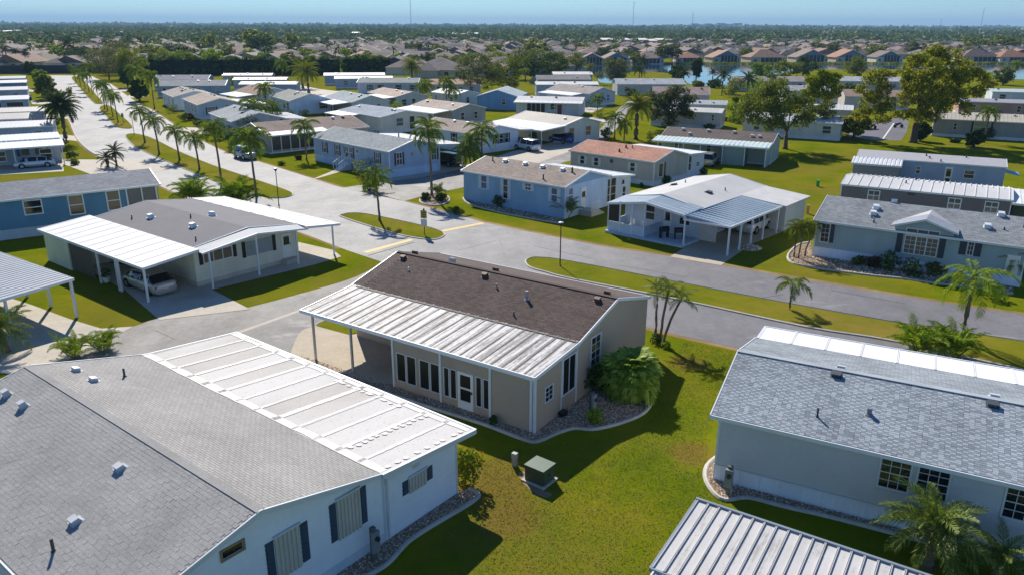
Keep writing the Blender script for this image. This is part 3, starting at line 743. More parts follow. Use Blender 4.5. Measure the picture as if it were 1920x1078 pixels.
def stormshutter(H, wall, u0, u1, z0, z1, sw, awn=True):
    q = MB()
    n = max(6, int((u1-u0)/.075)); du = (u1-u0)/n
    for i in range(n): H.bars(q, wall, u0+i*du, u0+(i+1)*du, .02, .05 if i % 2 else .085, z0, z1)
    w = q.build('storm_shutter', AWN, H.root)
    for a in (u0-sw-.03, u1+.03):
        q = MB(); H.bars(q, wall, a, a+sw, -.01, .035, z0+.05, z1-.05)
        for zz in (z0+.12, (z0+z1)/2+.04): H.bars(q, wall, a+.05, a+sw-.05, .03, .05, zz, zz+(z1-z0)/2-.18)
        q.build('shutter', SHB, H.root)
    H.wb('rail', wall, u0-.04, u1+.04, .0, .11, z1, z1+.06, H.trim)
stormshutter(H, 'r', 5.45, 6.4, 1.25, 2.85, .3); stormshutter(H, 'r', 7.93, 8.93, 1.3, 2.9, .28)
stormshutter(H, 'r', 11.3, 12.24, 1.4, 2.08, .3)
for u in (3.72, 1.9): H.win('r', u, u+.7, 3.08 if u > 3 else 2.75, 3.36 if u > 3 else 3.05, 1, 1, frame=plain((150, 128, 96), .7), fw=.06)
q = MB(); H.bars(q, 'r', 11.55, 11.9, -.01, .03, 2.32, 2.5); [H.bars(q, 'r', 11.57, 11.88, .03, .04, 2.34+.04*i, 2.36+.04*i) for i in range(4)]; q.build('wall_vent', H.trim, H.root)
for y in (10.02, 13.95): H.wb('corner_trim', 'r', y-.05, y+.05, -.01, .03, .05, 2.6 if y > 12 else 2.95, H.trim)
H.wb('downspout', 'r', 10.14, 10.22, .02, .1, .1, 2.9, H.trim)

WV = vinyl((228, 234, 240))
boards(H, 'r', .42, 4.1, lambda za, zb: minus(0 if zb < 2.98 else (zb-2.98)/H.kn, 9.98 if zb < 2.98 else H.W-(zb-2.98)/H.kf, [(3.6, 4.5, 3.0, 3.44), (1.8, 2.7, 2.67, 3.13)], za, zb), WV, pitch=.17)
boards(H, 'r', .05, 2.55, lambda za, zb: [(10.08, 13.9)], WV, pitch=.17)

# ---- grey home on the right edge
o = G(1337, 897)
H = House('pale grey sided home with blue grey shingle roof and white skirting, right edge', o, -28, 17.0, 8.3, 3.15, 1.05, siding((206, 206, 207), .14), (150, 158, 164), yr=4.2, ov=.3, skirt=.74, zfar=3.3, skirtmat=siding((234, 240, 248), .22, True))
RGT = H; H.corners(.74)
H.tabs(-.25, H.yr-.02, -.28, 17.2, tabmat((168, 176, 182), .07), cols=.19, rows=.112, near_n=300, seed=13, mat2=tabmat((138, 147, 154), .09))
pbox('ridge_cap', H.root, -.3, 17.3, H.yr-.14, H.yr+.14, H.zr-.01, H.zr+.03, tabmat((168, 176, 182), .07))
for i in range(15): pbox('skirting_rib', H.root, .25+i*.8, .3+i*.8, -.045, -.02, .02, .72, plain((226, 230, 236), .45))
pbox('skirting_rail', H.root, 0, 17, -.05, -.01, .7, .76, TRIM)
for u in (6.12, 7.38, 10.15): H.win('n', u, u+.98, 1.6, 2.86, 3, 4, fw=.07)
H.panels(-.2, 17.2, 10.6, 3.15, 8.55, 3.26, 11, metalroof((232, 232, 232), .2, (190, 188, 186), sc=.6), rib=.02, ribw=.05)
for x in (.2, 5, 10, 15): H.post(x, 10.4, 3.1)
vm = plain((70, 78, 86), .6)
for x in (3.9, 9.6): H.vent(x, 3.8, vm, .34, .14); H.vent(x+.1, 4.6, plain((190, 196, 200), .5), .32, .1)
H.pipe(3.6, .95, .4, .04); H.pipe(5.4, 1.75, .28, .1, plain((120, 128, 138), .5))

boards(H, 'n', .78, 3.02, lambda za, zb: minus(.1, 16.9, [(u-.08, u+1.06, 1.52, 2.94) for u in (6.12, 7.38, 10.15)], za, zb), vinyl((206, 206, 207)), pitch=.16)

# ---- metal carport roof cut by the bottom edge, right of the lawn
a = G(1308, 938, 2.9)
H = House('ribbed white metal carport roof cut off by the bottom edge', (a.x, a.y), -33, 9.0, 5.2, 2.5, .01, WHITE, (200, 200, 200), oy=5.2, skirt=0, walls=False, gabletrim=False, name='carport', cat='carport', roofmat=metalroof((205, 205, 204), .2), ov=-.3)
for o_ in (H.near, H.far): bpy.data.objects.remove(o_)
H.panels(0, 9.0, 1.4, 2.72, 5.2, 2.9, 24, metalroof((196, 195, 193), .55, (158, 154, 150)), rib=.05, ribw=.022, t=.05, fascia=False)
H.panels(.05, 9.0, -2.2, 2.45, 1.35, 2.66, 24, metalroof((214, 218, 222), .3, (170, 168, 166)), rib=.05, ribw=.05, t=.05, fascia=False)
f = MB(); f.box(-.08, 9.05, 5.2, 5.3, 2.74, 2.97); f.prism([(1.35, 2.6), (5.2, 2.78), (5.2, 2.94), (1.35, 2.74)], -.08, -.005); f.box(-.04, 9, 1.33, 1.41, 2.6, 2.74); f.build('gutter', plain((130, 140, 150), .4), H.root)
for x in (.2, 4.4, 8.7):
    for y in (5.05, -2): H.post(x, y, 2.8 if y > 0 else 2.4)
# ---- beige home with the silver car, left of the middle
BEI = siding((222, 220, 196), .3)
o = G(1110/2.994, 300+712/2.994)
H = House('low cream home with grey flat-pitch roof, white carport and silver car under it', (o.x, o.y), -38, 14.8, 9.0, 2.95, .6, BEI, (120, 118, 128), ox=14.8, ov=.1, skirt=.35, skirtmat=siding((196, 192, 172), .3, True), roofmat=None)
H.near.data.materials[0] = H.far.data.materials[0] = plain((98, 97, 103), .85, var=.14, sc=.6)
MW = metalroof((216, 215, 213), .25, (188, 184, 180), sc=.5)
H.panels(-.9, 15.6, -4.1, 2.6, .0, 2.98, 12, MW, rib=.015, ribw=.05, t=.07)
H.panels(-.5, 16.3, 12.1, 2.6, 8.95, 2.98, 11, MW, rib=.02, ribw=.05)
GM = metalroof((150, 158, 164), .1)
m = MB(); m.slab((14.92, -.1, 2.93), (16.1, -.1, 2.78), (16.1, 4.5, 3.3), (14.92, 4.5, 3.5), .06); m.slab((14.92, 4.5, 3.5), (16.1, 4.5, 3.3), (16.1, 9.1, 2.78), (14.92, 9.1, 2.93), .06)
m.build('porch_roof', GM, H.root)
m = MB(); m.add([(16.1,-.1,2.66),(16.1,4.5,3.18),(16.1,9.1,2.66),(16.1,9.1,2.8),(16.1,4.5,3.32),(16.1,-.1,2.8),(16.17,-.1,2.66),(16.17,4.5,3.18),(16.17,9.1,2.66),(16.17,9.1,2.8),(16.17,4.5,3.32),(16.17,-.1,2.8)], [(0,1,4,5),(1,2,3,4),(11,10,7,6),(10,9,8,7),(0,6,7,1),(1,7,8,2),(5,4,10,11),(4,3,9,10)]); m.build('fascia', TRIM, H.root)
for y, z in ((.5, 2.75), (4.4, 3.2), (8.0, 2.8), (11.6, 2.6)): H.post(16.0, y, z, .11)
for x in (15.3, 11.6, 8.5): H.post(x, -3.95, 2.58, .13)
H.post(11.25, -3.95, 2.58, .1)
MB().box(-.6, 3.6, -3.9, -3.75, 0, 2.4).build('storage_wall', BEI, H.root); MB().box(3.5, 3.62, -3.75, 0, 0, 2.55).build('storage_wall', BEI, H.root)
lat = MB()
for i in range(22): lat.box(3.7+i*.17, 3.76+i*.17, -3.85, -3.8, .1, 2.3)
lat.build('lattice_screen', plain((120, 112, 100), .8), H.root)
LV = metalroof((168, 176, 176), .3, (130, 136, 136))
H.win('r', .75, 3.05, 1.58, 2.4, 3, 1, frame=WHITE, pane=CURTAIN, sh=(plain((30, 34, 38), .6), .3))
q = MB(); [H.bars(q, 'r', 4.3, 6.55, .03, .09, 1.3+.13*i, 1.4+.13*i) for i in range(9)]; q.build('louvre_shutter', LV, H.root)
for a in (3.9, 6.6): H.wb('shutter', 'r', a, a+.3, -.01, .04, 1.25, 2.5, plain((30, 34, 38), .6))
H.door('r', 7.45, 8.3, .45, 2.4, WHITE, [(1.0, 1.7)])
MB().box(14.85, 15.5, 7.3, 8.5, .0, .38).build('step', CONC, H.root)
for x, y in ((5.0, 2.2), (10.6, 2.6), (9.0, 5.2)): H.vent(x, y, TRIM, .42, .3)
for x, y in ((3.6, 1.3), (13.6, 1.0), (8.2, 3.8)): H.pipe(x, y, .3, .05)

# ---- blue home on the left edge
o = G(-1, 452)
H = House('blue sided home with grey shingle roof and side porch, left edge', (o.x, o.y), 36, 15.4, 7.4, 3.62, .85, siding((90, 138, 168), .16), (134, 140, 148), ox=2, ov=.3, skirt=.88, skirtmat=siding((178, 196, 212), .4, True))
H.win('n', 4.35, 5.65, 2.05, 3.2, 1, 2, fw=.1); H.win('n', 7.85, 8.95, 1.58, 3.25, 1, 2, fw=.1); H.win('n', 11.0, 12.0, 1.58, 3.3, 1, 2, fw=.1)
MB().box(12.7, 15.45, -.06, 1.8, .9, 3.5).build('porch_recess', plain((120, 118, 116), .8), H.root)
H.wb('corner_trim', 'n', 12.62, 12.74, 0, .09, .9, 3.5, TRIM); H.post(15.3, -.1, 3.5, .14, .9); H.post(14.0, -.1, 3.5, .1, .9)
q = MB(); q.box(12.8, 15.4, -.18, -.12, 1.75, 1.82); [q.box(12.85+.14*i, 12.89+.14*i, -.17, -.13, .95, 1.75) for i in range(18)]; q.box(15.4, 17.0, -.18, -.12, 1.5, 1.57); [q.box(15.45+.16*i, 15.49+.16*i, -.17, -.13, .5, 1.5) for i in range(10)]; q.build('railing', WHITE, H.root)
for i in range(4): MB().box(15.5+.3*i, 15.8+.3*i, -.1, 1.4, 0, .8-.2*i).build('step', plain((150, 120, 92), .8), H.root)
H.vent(1.7, 2.6, TRIM)

# ---- carport roof on the left edge
a = G(137, 524, 2.6)
H = House('grey metal carport on white posts over a concrete drive, left edge', (a.x, a.y), -35, 13, 5.6, 2.5, .01, WHITE, (1, 1, 1), ox=13, skirt=0, walls=False, gabletrim=False, name='carport', cat='carport', roofmat=WHITE, ov=-.3)
for o_ in (H.near, H.far): bpy.data.objects.remove(o_)
H.panels(0, 13, -5.6, 2.45, 0.05, 2.68, 30, metalroof((168, 174, 182), .25, (146, 150, 156)), rib=.03, ribw=.05)
for x in (12.8, 9.4, 6.0): H.post(x, -.1, 2.6, .16)
H.post(12.8, -4.0, 2.45, .14)
MB().box(0, 10.5, -5.6, -4.2, 0, 2.45).build('wall', plain((120, 190, 180), .7), H.root)
pbox('downspout', H.root, 12.95, 13.03, -.22, -.14, .1, 2.5, TRIM)

# ---- sage green home, right
o = G(1440+330/3.992, 330+595/3.992)
SG = siding((164, 180, 178), .16)
H = House('sage green home with navy shutters, white skirting and a gabled dormer', (o.x, o.y), -33.5, 14.7, 8.2, 3.12, 1.25, SG, (146, 152, 156), ov=.22, skirt=.8, skirtmat=siding((230, 238, 250), .25, True))
H.corners(.8)
H.win('n', .48, 1.08, 1.3, 2.8, 2, 4); H.wb('shutter', 'n', 1.17, 1.48, -.01, .04, 1.28, 2.82, DKSH)
H.win('n', 10.98, 11.33, 1.88, 2.95, 2, 3, fw=.05)
for a in (10.42, 11.4): H.wb('shutter', 'n', a, a+.46, -.01, .04, 1.83, 3.0, DKSH)
for a in (6.1, 9.07): H.wb('shutter', 'n', a, a+.42, -.01, .04, 1.32, 2.82, DKSH)
# dormer
q = MB(); q.add([(5.85,-.03,2.85),(9.95,-.03,2.85),(9.95,-.03,3.45),(7.85,-.03,4.1),(5.85,-.03,3.45),(5.85,3.1,3.45),(9.95,3.1,3.45),(7.85,3.9,4.1)], [(0,1,2,3,4),(1,6,2),(0,4,5),(2,6,7,3),(4,3,7,5)]); q.build('dormer_wall', SG, H.root)
q = MB(); q.slab((5.6, -.3, 3.45), (7.9, -.3, 4.22), (7.9, 3.7, 4.22), (5.6, 1.9, 3.45), .06); q.slab((7.9, -.3, 4.22), (10.2, -.3, 3.45), (10.2, 1.9, 3.45), (7.9, 3.7, 4.22), .06)
dr = q.build('dormer_roof', metalroof((182, 180, 178), .2, (150, 146, 142)), H.root)
for i in range(8):
    for s_ in (-1, 1):
        y0 = -.28+i*.27; q = MB(); q.slab(*([(5.62, y0, 3.48), (7.88, y0, 4.24), (7.88, y0+.05, 4.24), (5.62, y0+.05, 3.48)] if s_ < 0 else [(7.92, y0, 4.24), (10.18, y0, 3.48), (10.18, y0+.05, 3.48), (7.92, y0+.05, 4.24)]), .04); q.build('seam', TRIM, dr)
q = MB(); q.add([(5.55,-.33,3.3),(7.9,-.33,4.08),(10.25,-.33,3.3),(10.25,-.33,3.46),(7.9,-.33,4.25),(5.55,-.33,3.46),(5.55,-.28,3.3),(7.9,-.28,4.08),(10.25,-.28,3.3),(10.25,-.28,3.46),(7.9,-.28,4.25),(5.55,-.28,3.46)], [(0,1,4,5),(1,2,3,4),(11,10,7,6),(10,9,8,7),(0,6,7,1),(1,7,8,2),(5,4,10,11),(4,3,9,10)]); q.build('rake_board', TRIM, H.root)
H.win('n', 6.72, 8.95, 1.37, 2.72, 6, 4, o=.04, pane=CURTAIN); H.win('n', 6.72, 8.95, 2.85, 3.3, 3, 1, o=.04, pane=GLASS2)
for u in (7.47, 8.2): H.wb('mullion', 'n', u-.04, u+.04, .03, .1, 1.37, 2.72, TRIM)
for x, y in ((3.9, 2.9), (3.9, 1.9), (11.9, 2.0), (12.6, 4.0), (5.0, 4.3)): H.vent(x, y, TRIM, .4, .26)
for x, y in ((3.9, 1.3), (4.2, .6), (13.0, 1.9), (14.2, 2.6)): H.pipe(x, y, .2, .05)
H.door('n', 13.55, 14.4, .85, 2.3, WHITE)

# ---- blue home with tan shingle roof, centre
o = G(870, 375)
H = House('blue home with tan shingle roof and white window shutters behind the street', (o.x, o.y), -40, 13.6, 7.8, 3.3, 1.02, siding((146, 178, 204), .16), (152, 138, 128), ov=.22, skirt=.0)
WSH = (plain((190, 206, 222), .5), .32)
H.win('n', 2.6, 3.35, 1.65, 3.0, 1, 2, sh=WSH, pane=plain((74, 96, 128), .3)); H.win('n', 5.7, 6.3, 1.0, 3.0, 1, 3, sh=WSH); H.win('n', 8.65, 9.35, 2.3, 2.95, 2, 2, sh=WSH); H.win('n', 12.0, 12.7, 1.6, 2.9, 1, 2, sh=WSH, pane=plain((74, 96, 128), .3))
H.wb('wall', 'r', 0, 7.8, .0, .02, 0, 3.2, siding((196, 214, 232), .16))
H.win('r', .6, 1.3, 1.6, 2.9, 1, 2, sh=WSH, pane=plain((74, 96, 128), .3), o=.03); H.door('r', 2.7, 3.6, .6, 2.7, WHITE, [(1.1, 1.7)], o=.03)
q = MB(); q.prism([(7.8, 0), (12.2, 0), (12.2, 2.75), (7.8, 3.2)], 9.6, 13.6); q.build('annex_wall', siding((206, 214, 222), .16), H.root)
w = H.win('r', 7.55, 8.0, .35, 2.85, 1, 3, pane=SCREEN, o=.03); H.win('r', 8.2, 9.15, .3, 2.85, 1, 3, pane=SCREEN, o=.03); H.win('r', 10.4, 10.9, 1.9, 2.4, 1, 1, pane=SCREEN, o=.0); H.win('r', 10.6, 11.2, .3, 1.6, 1, 2, pane=SCREEN, o=.0)
H.panels(3.0, 13.9, 12.5, 2.72, 7.9, 3.22, 12, metalroof((216, 220, 222), .15), rib=.02)
for x, y in ((3.2, 3.3), (6.0, 3.3), (8.4, 3.2), (11.0, 3.2)): H.vent(x, y, TRIM, .42, .22)
H.pipe(12.3, 3.0, .5, .09, plain((40, 36, 34), .6)); H.pipe(10.4, .7, .5, .07, plain((60, 56, 54), .5)); H.pipe(1.6, 3.0, .5, .07)
m = MB(); m.box(13.7, 15.2, 2.4, 3.9, 0, .55); [m.box(13.7+.02, 15.2, 3.9+.28*i, 4.18+.28*i, 0, .42-.14*i) for i in range(3)]; m.build('step', CONC, H.root)
q = MB(); [q.box(15.14, 15.18, 2.4+.14*i, 2.43+.14*i, .55, 1.4) for i in range(11)]; q.box(15.13, 15.19, 2.4, 3.9, 1.4, 1.45); q.tube([(15.16, 3.9, 1.42), (15.16, 4.8, .9)], .025, 5); q.build('railing', WHITE, H.root)

# ---- blue-grey home with the front steps
o = G(560+1095/6.38, 200+860/6.38)
BG = siding((170, 186, 208), .16)
H = House('grey blue home with dark red shutters, white skirting and front steps', (o.x, o.y), -46, 18.0, 8.0, 3.4, 1.05, BG, (138, 148, 152), ox=18.0, yr=3.8, ov=.22, skirt=1.0, skirtmat=siding((186, 206, 230), .4, True))
RSH = (plain((74, 38, 46), .5), .26); H.corners(1.0)
for u in (2.5, 5.7, 8.0, 9.0, 15.1): H.win('n', u, u+.75, 1.5, 2.85, 2, 2, sh=RSH if u not in (8.0, 9.0) else None, pane=GLASS2)
for a in (7.7, 9.85): H.wb('shutter', 'n', a, a+.24, -.01, .04, 1.45, 2.9, RSH[0])
m = MB(); m.tube([(10.95, -.02, 2.55), (10.95, -.06, 2.55)], .35, 12); ow = m.build('oval_window', WHITE, H.root); m = MB(); m.tube([(10.95, -.05, 2.55), (10.95, -.075, 2.55)], .24, 12); m.build('pane', GLASS, ow)
H.win('r', 1.1, 1.9, 1.5, 3.0, 2, 2, sh=RSH, pane=GLASS2); H.win('r', 6.6, 7.4, 1.55, 3.0, 2, 2, sh=RSH, pane=GLASS2)
q = MB(); H.bars(q, 'r', 3.35, 3.75, 0, .05, 2.45, 2.85); q.build('wall_plaque', plain((170, 150, 120), .6), H.root)
H.panels(4.0, 18.3, 12.0, 3.15, 7.9, 3.5, 14, MW, rib=.02)
H.post(18.0, 11.8, 3.1, .14); H.post(12.0, 11.8, 3.1)
m = MB(); [m.box(8.2, 9.6, -.5-.3*i, -.2-.3*i, 0, .95-.16*i) for i in range(6)]; m.build('step', plain((206, 210, 216), .6), H.root)
q = MB(); [q.tube([(x, -.2, 2.0), (x, -2.1, 1.0)], .05, 6) for x in (8.2, 9.6)]; [q.tube([(x, -.3-.45*k, .9-.2*k), (x, -.3-.45*k, 1.93-.23*k)], .035, 5) for x in (8.2, 9.6) for k in range(5)]; q.build('railing', WHITE, H.root)
for x, y in ((8.5, 4.5), (9.4, 4.4), (14.2, 4.3)): H.pipe(x, y, .5, .08)

# ---- salmon roofed home
o = G(1060+1050/6.38, 220+830/6.38)
H = House('tan home with salmon coloured shingle roof and white shutters', (o.x, o.y), -43, 12.7, 7.7, 3.0, .95, siding((190, 182, 172), .16), (186, 134, 112), ox=12.7, yr=3.9, ov=.2, skirt=.58, skirtmat=siding((206, 214, 224), .3, True))
W3 = (plain((206, 208, 210), .5), .3); H.corners(.6)
for u in (1.6, 3.8, 9.3): H.win('n', u, u+.65, 1.45, 2.45, 1, 2, sh=W3)
m = MB(); m.tube([(6.5, -.02, 2.3), (6.5, -.05, 2.3)], .25, 12); m.build('oval_window', plain((70, 74, 78), .3), H.root)
H.win('r', 1.0, 1.9, 1.0, 2.55, 1, 1, pane=GLASS2); H.wb('shutter', 'r', 2.2, 2.5, 0, .04, 1.0, 2.6, GLASS2)
q = MB(); q.prism([(7.7, 0), (11.6, 0), (11.6, 2.75), (7.7, 3.0)], 10.2, 12.7); q.build('annex_wall', siding((206, 214, 222), .16), H.root)
H.win('r', 7.8, 8.4, .9, 2.7, 1, 2, pane=SCREEN, o=.0); H.win('r', 9.7, 10.5, 1.2, 1.7, 1, 2, pane=SCREEN, o=.0)
H.panels(2.5, 12.9, 12.0, 2.78, 7.7, 3.02, 10, metalroof((226, 228, 230), .1), rib=.015)
H.pipe(6.6, 2.8, .35, .1, plain((36, 34, 34), .6)); H.pipe(6.6, 1.4, .35, .1, plain((36, 34, 34), .6)); H.pipe(7.4, 3.0, .3, .06)

# ---- white home with screened porch and carport, right of the middle
FW = lambda x, y: G(1140+x/4.79, 310+y/4.79)
o = FW(820, 680)
CW = plain((224, 226, 226), .5, var=.05)
# here local x runs along the street front; the ridge runs away from it, so the builder's x is turned
H = House('white low-gable home with screened porch and blue grey carport roof', (o.x, o.y), 49, 13.4, 7.8, 2.95, .72, siding((206, 212, 220), .2), (1, 1, 1), oy=-.1, ov=.15, skirt=.25, skirtmat=CW, roofmat=metalroof((196, 194, 191), .3, (172, 168, 162), sc=.4), name='manufactured_home')
# local: x into the lot (0 at front), y to the left along the street; near wall (y=0) faces the carport
BGM = metalroof((134, 152, 166), .1, (120, 134, 146))
m = MB(); m.slab((-2.9, -.1, 2.85), (.25, -.1, 2.98), (.25, 3.9, 3.6), (-2.9, 3.9, 3.42), .06); m.slab((-2.9, 3.9, 3.42), (.25, 3.9, 3.6), (.25, 7.95, 2.98), (-2.9, 7.95, 2.75), .06); m.build('porch_roof', BGM, H.root)
for i in range(5):
    for s_ in (0, 1):
        x = -2.8+i*.62; z = lambda y: (2.85+.575*y/4 if y < 3.9 else 3.42-.67*(y-3.9)/4.05)+.13*(x+2.9)/3.15+.03
        q = MB(); a, b_ = ((-.05, 3.85) if s_ == 0 else (3.95, 7.9)); q.slab((x, a, z(a)), (x+.06, a, z(a)), (x+.06, b_, z(b_)), (x, b_, z(b_)), .05); q.build('roof_rib', TRIM, H.root)
m = MB(); m.prism([(-.1, 2.68), (3.9, 3.25), (3.9, 3.45), (-.1, 2.88)], -2.98, -2.9); m.prism([(3.9, 3.25), (7.95, 2.58), (7.95, 2.78), (3.9, 3.45)], -2.98, -2.9); m.build('fascia', TRIM, H.root)
MB().box(-2.9, 0, 3.9, 3.95, .2, 1.1).box(-2.9, -2.82, 3.95, 7.8, .2, 1.1).box(-2.9, 0, 7.72, 7.8, .2, 1.1).build('porch_wall', plain((196, 210, 226), .6), H.root)
MB().box(-3.15, 0, -.1, 7.9, .0, .22).build('porch_deck', plain((186, 198, 212), .7), H.root)
for y in (3.92, 5.2, 6.5, 7.76): pbox('post', H.root, -2.92, -2.82, y-.05, y+.05, .2, 2.75 if y > 7 else 3.1, TRIM)
for y in (3.95, 5.25, 6.55): pbox('screen', H.root, -2.88, -2.86, y+.05, y+1.2, 1.12, 2.7, SCREEN) if y == 6.55 else None
pbox('post', H.root, -2.95, -2.83, -.15, -.03, 0, 2.75, TRIM)
H.win('l', 1.0, 2.0, 1.2, 2.5, 1, 2, pane=SCREEN); H.win('l', 4.6, 5.5, 1.1, 2.5, 1, 2, pane=SCREEN); H.door('l', 2.8, 3.6, .3, 2.4, WHITE, [(1.0, 1.8)])
# carport to the right (negative y)
q = MB(); q.slab((-2.9, -4.2, 2.5), (7.6, -4.2, 2.5), (7.6, .05, 2.93), (-2.9, .05, 2.83), .06); q.build('carport_roof', BGM, H.root)
for i in range(17):
    x = -2.85+i*.62; q = MB(); q.slab((x, -4.2, 2.53), (x+.05, -4.2, 2.53), (x+.05, .0, 2.95), (x, .0, 2.87), .05); q.build('roof_rib', TRIM if i in (0, 1, 2, 16) else BGM, H.root)
q = MB(); q.slab((7.6, -4.6, 2.55), (13.5, -4.6, 2.55), (13.5, 0, 2.96), (7.6, 0, 2.95), .1); q.build('shed_roof', metalroof((200, 198, 195), .2), H.root)
MB().box(-2.95, 7.6, -4.28, -4.2, 2.36, 2.54).box(-3.0, -2.92, -4.25, .05, 2.4, 2.56).build('gutter', TRIM, H.root)
q = MB(); q.box(8.4, 13.2, -4.3, 0, 0, 2.5); q.build('shed_wall', siding((206, 206, 204), .3), H.root)
for x in (-2.7, -.5, 1.7, 4.1, 7.2): H.post(x, -4.1, 2.48, .13)
MB().box(0.0, .12, -1.6, -.0, .1, 2.7).build('partition_wall', plain((206, 200, 190), .7), H.root)
for x, y in ((5.0, 1.9), (6.4, 6.4)): H.vent(x, y, plain((70, 72, 76), .6), .5, .14)
for x, y in ((7.4, 1.4), (8.0, 6.0)): H.pipe(x, y, .3, .05)

# ---- dark brown roof with the green-white ribbed porch
a = G(1440, 278, 2.7)
H = House('dark brown roofed home with striped green metal porch roof', (a.x, a.y), -27, 15.4, 7.6, 3.0, .95, siding((176, 186, 176), .2), (104, 92, 88), ox=15.4, oy=-2.6, ov=.2, skirt=.2)
GRW = metalroof((150, 172, 168), .1); 
for i, p in enumerate(H.panels(-.6, 15.5, -2.7, 2.65, .1, 3.02, 26, metalroof((206, 222, 220), .1), rib=.05, ribw=.2)): pass
for x in (.2, 3.2, 3.9, 6.3, 9.4, 12.4, 15.2): H.post(x, -2.5, 2.6, .12)
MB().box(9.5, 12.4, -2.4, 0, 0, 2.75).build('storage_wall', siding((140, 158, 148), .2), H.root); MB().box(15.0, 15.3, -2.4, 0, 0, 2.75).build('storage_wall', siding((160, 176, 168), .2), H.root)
H.win('n', 6.6, 7.2, 1.0, 2.5, 1, 2); H.win('n', 2.0, 2.9, 1.0, 2.4, 1, 2, pane=SCREEN)
for x, y in ((2.3, 2.9), (6.0, 3.0), (9.7, 3.0), (3.7, 1.4), (12.4, 2.0), (13.4, 2.0)): H.vent(x, y, plain((180, 178, 172), .5), .4, .24)

# ---- taupe single-wide with the standing-seam roof, and the blue-grey one behind it
a = G(1578, 345, 3.2)
H = House('taupe single-wide home with pale standing seam roof behind the sage green home', (a.x, a.y), -30.5, 14.6, 6.6, 3.2, .42, siding((122, 114, 112), .2), (1, 1, 1), ov=.05, skirt=.2, roofmat=metalroof((206, 206, 204), .2, (176, 174, 172), sc=.5))
me = MB().slab((0, -.1, 3.23), (.05, -.1, 3.23), (.05, 3.3, 3.66), (0, 3.3, 3.66), .05).mesh('roof_seam', metalroof((214, 214, 212), .1)); me2 = MB().slab((0, 3.3, 3.66), (.05, 3.3, 3.66), (.05, 6.75, 3.24), (0, 6.75, 3.24), .05).mesh('roof_seam', metalroof((214, 214, 212), .1))
for i in range(32): link('roof_seam', me2, H.root, (.1+i*.46, 0, .04)); link('roof_seam', me, H.root, (.1+i*.46, 0, .01)) if i % 2 else None
for u in (2.6, 9.6, 12.6): H.win('n', u, u+.95, 1.9, 2.8, 2, 2, fw=.09)
H.wb('wall_vent', 'n', 6.0, 6.7, 0, .03, 2.75, 2.9, SCREEN); H.corners(.2)
H.panels(14.7, 22, -.5, 3.0, 6.6, 3.15, 12, metalroof((220, 222, 222), .1), rib=.03)
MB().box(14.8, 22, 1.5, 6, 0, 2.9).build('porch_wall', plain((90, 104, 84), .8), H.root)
for x, y in ((.8, 5.4), (5.6, 2.2), (6.4, 3.6)): H.pipe(x, y, .3, .06)
a = G(1608, 295, 3.0)
H = House('blue grey single-wide home with ribbed white side roof at its left end', (a.x, a.y), -28, 15.6, 5.6, 3.1, .5, siding((168, 180, 198), .2), (1, 1, 1), ov=.1, skirt=.2, roofmat=plain((170, 168, 172), .7, var=.1), oy=-.0)
H.panels(-.4, 5.0, -2.4, 2.6, .0, 3.05, 12, metalroof((226, 228, 230), .1), rib=.06, ribw=.14)
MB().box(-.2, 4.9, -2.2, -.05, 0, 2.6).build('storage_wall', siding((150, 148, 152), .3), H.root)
H.win('n', 6.6, 7.0, 1.6, 2.4, 1, 2); H.win('n', 11.6, 12.6, 1.5, 2.4, 1, 2); H.door('n', 9.6, 10.4, .3, 2.6, WHITE, [(.2, 1.0), (1.2, 2.1)]); H.wb('wall_hatch', 'n', 7.8, 8.6, 0, .03, .8, 1.7, plain((160, 170, 188), .6))
q = MB(); q.slab((15.7, 1.5, 2.3), (17.2, 1.5, 2.0), (17.2, 4.0, 2.0), (15.7, 4.0, 2.3), .05); q.build('awning', plain((120, 160, 220), .6), H.root)
for x, y in ((7.4, 2.0), (7.8, 1.2), (11.6, 2.4), (9, .3)): H.pipe(x, y, .25, .07)

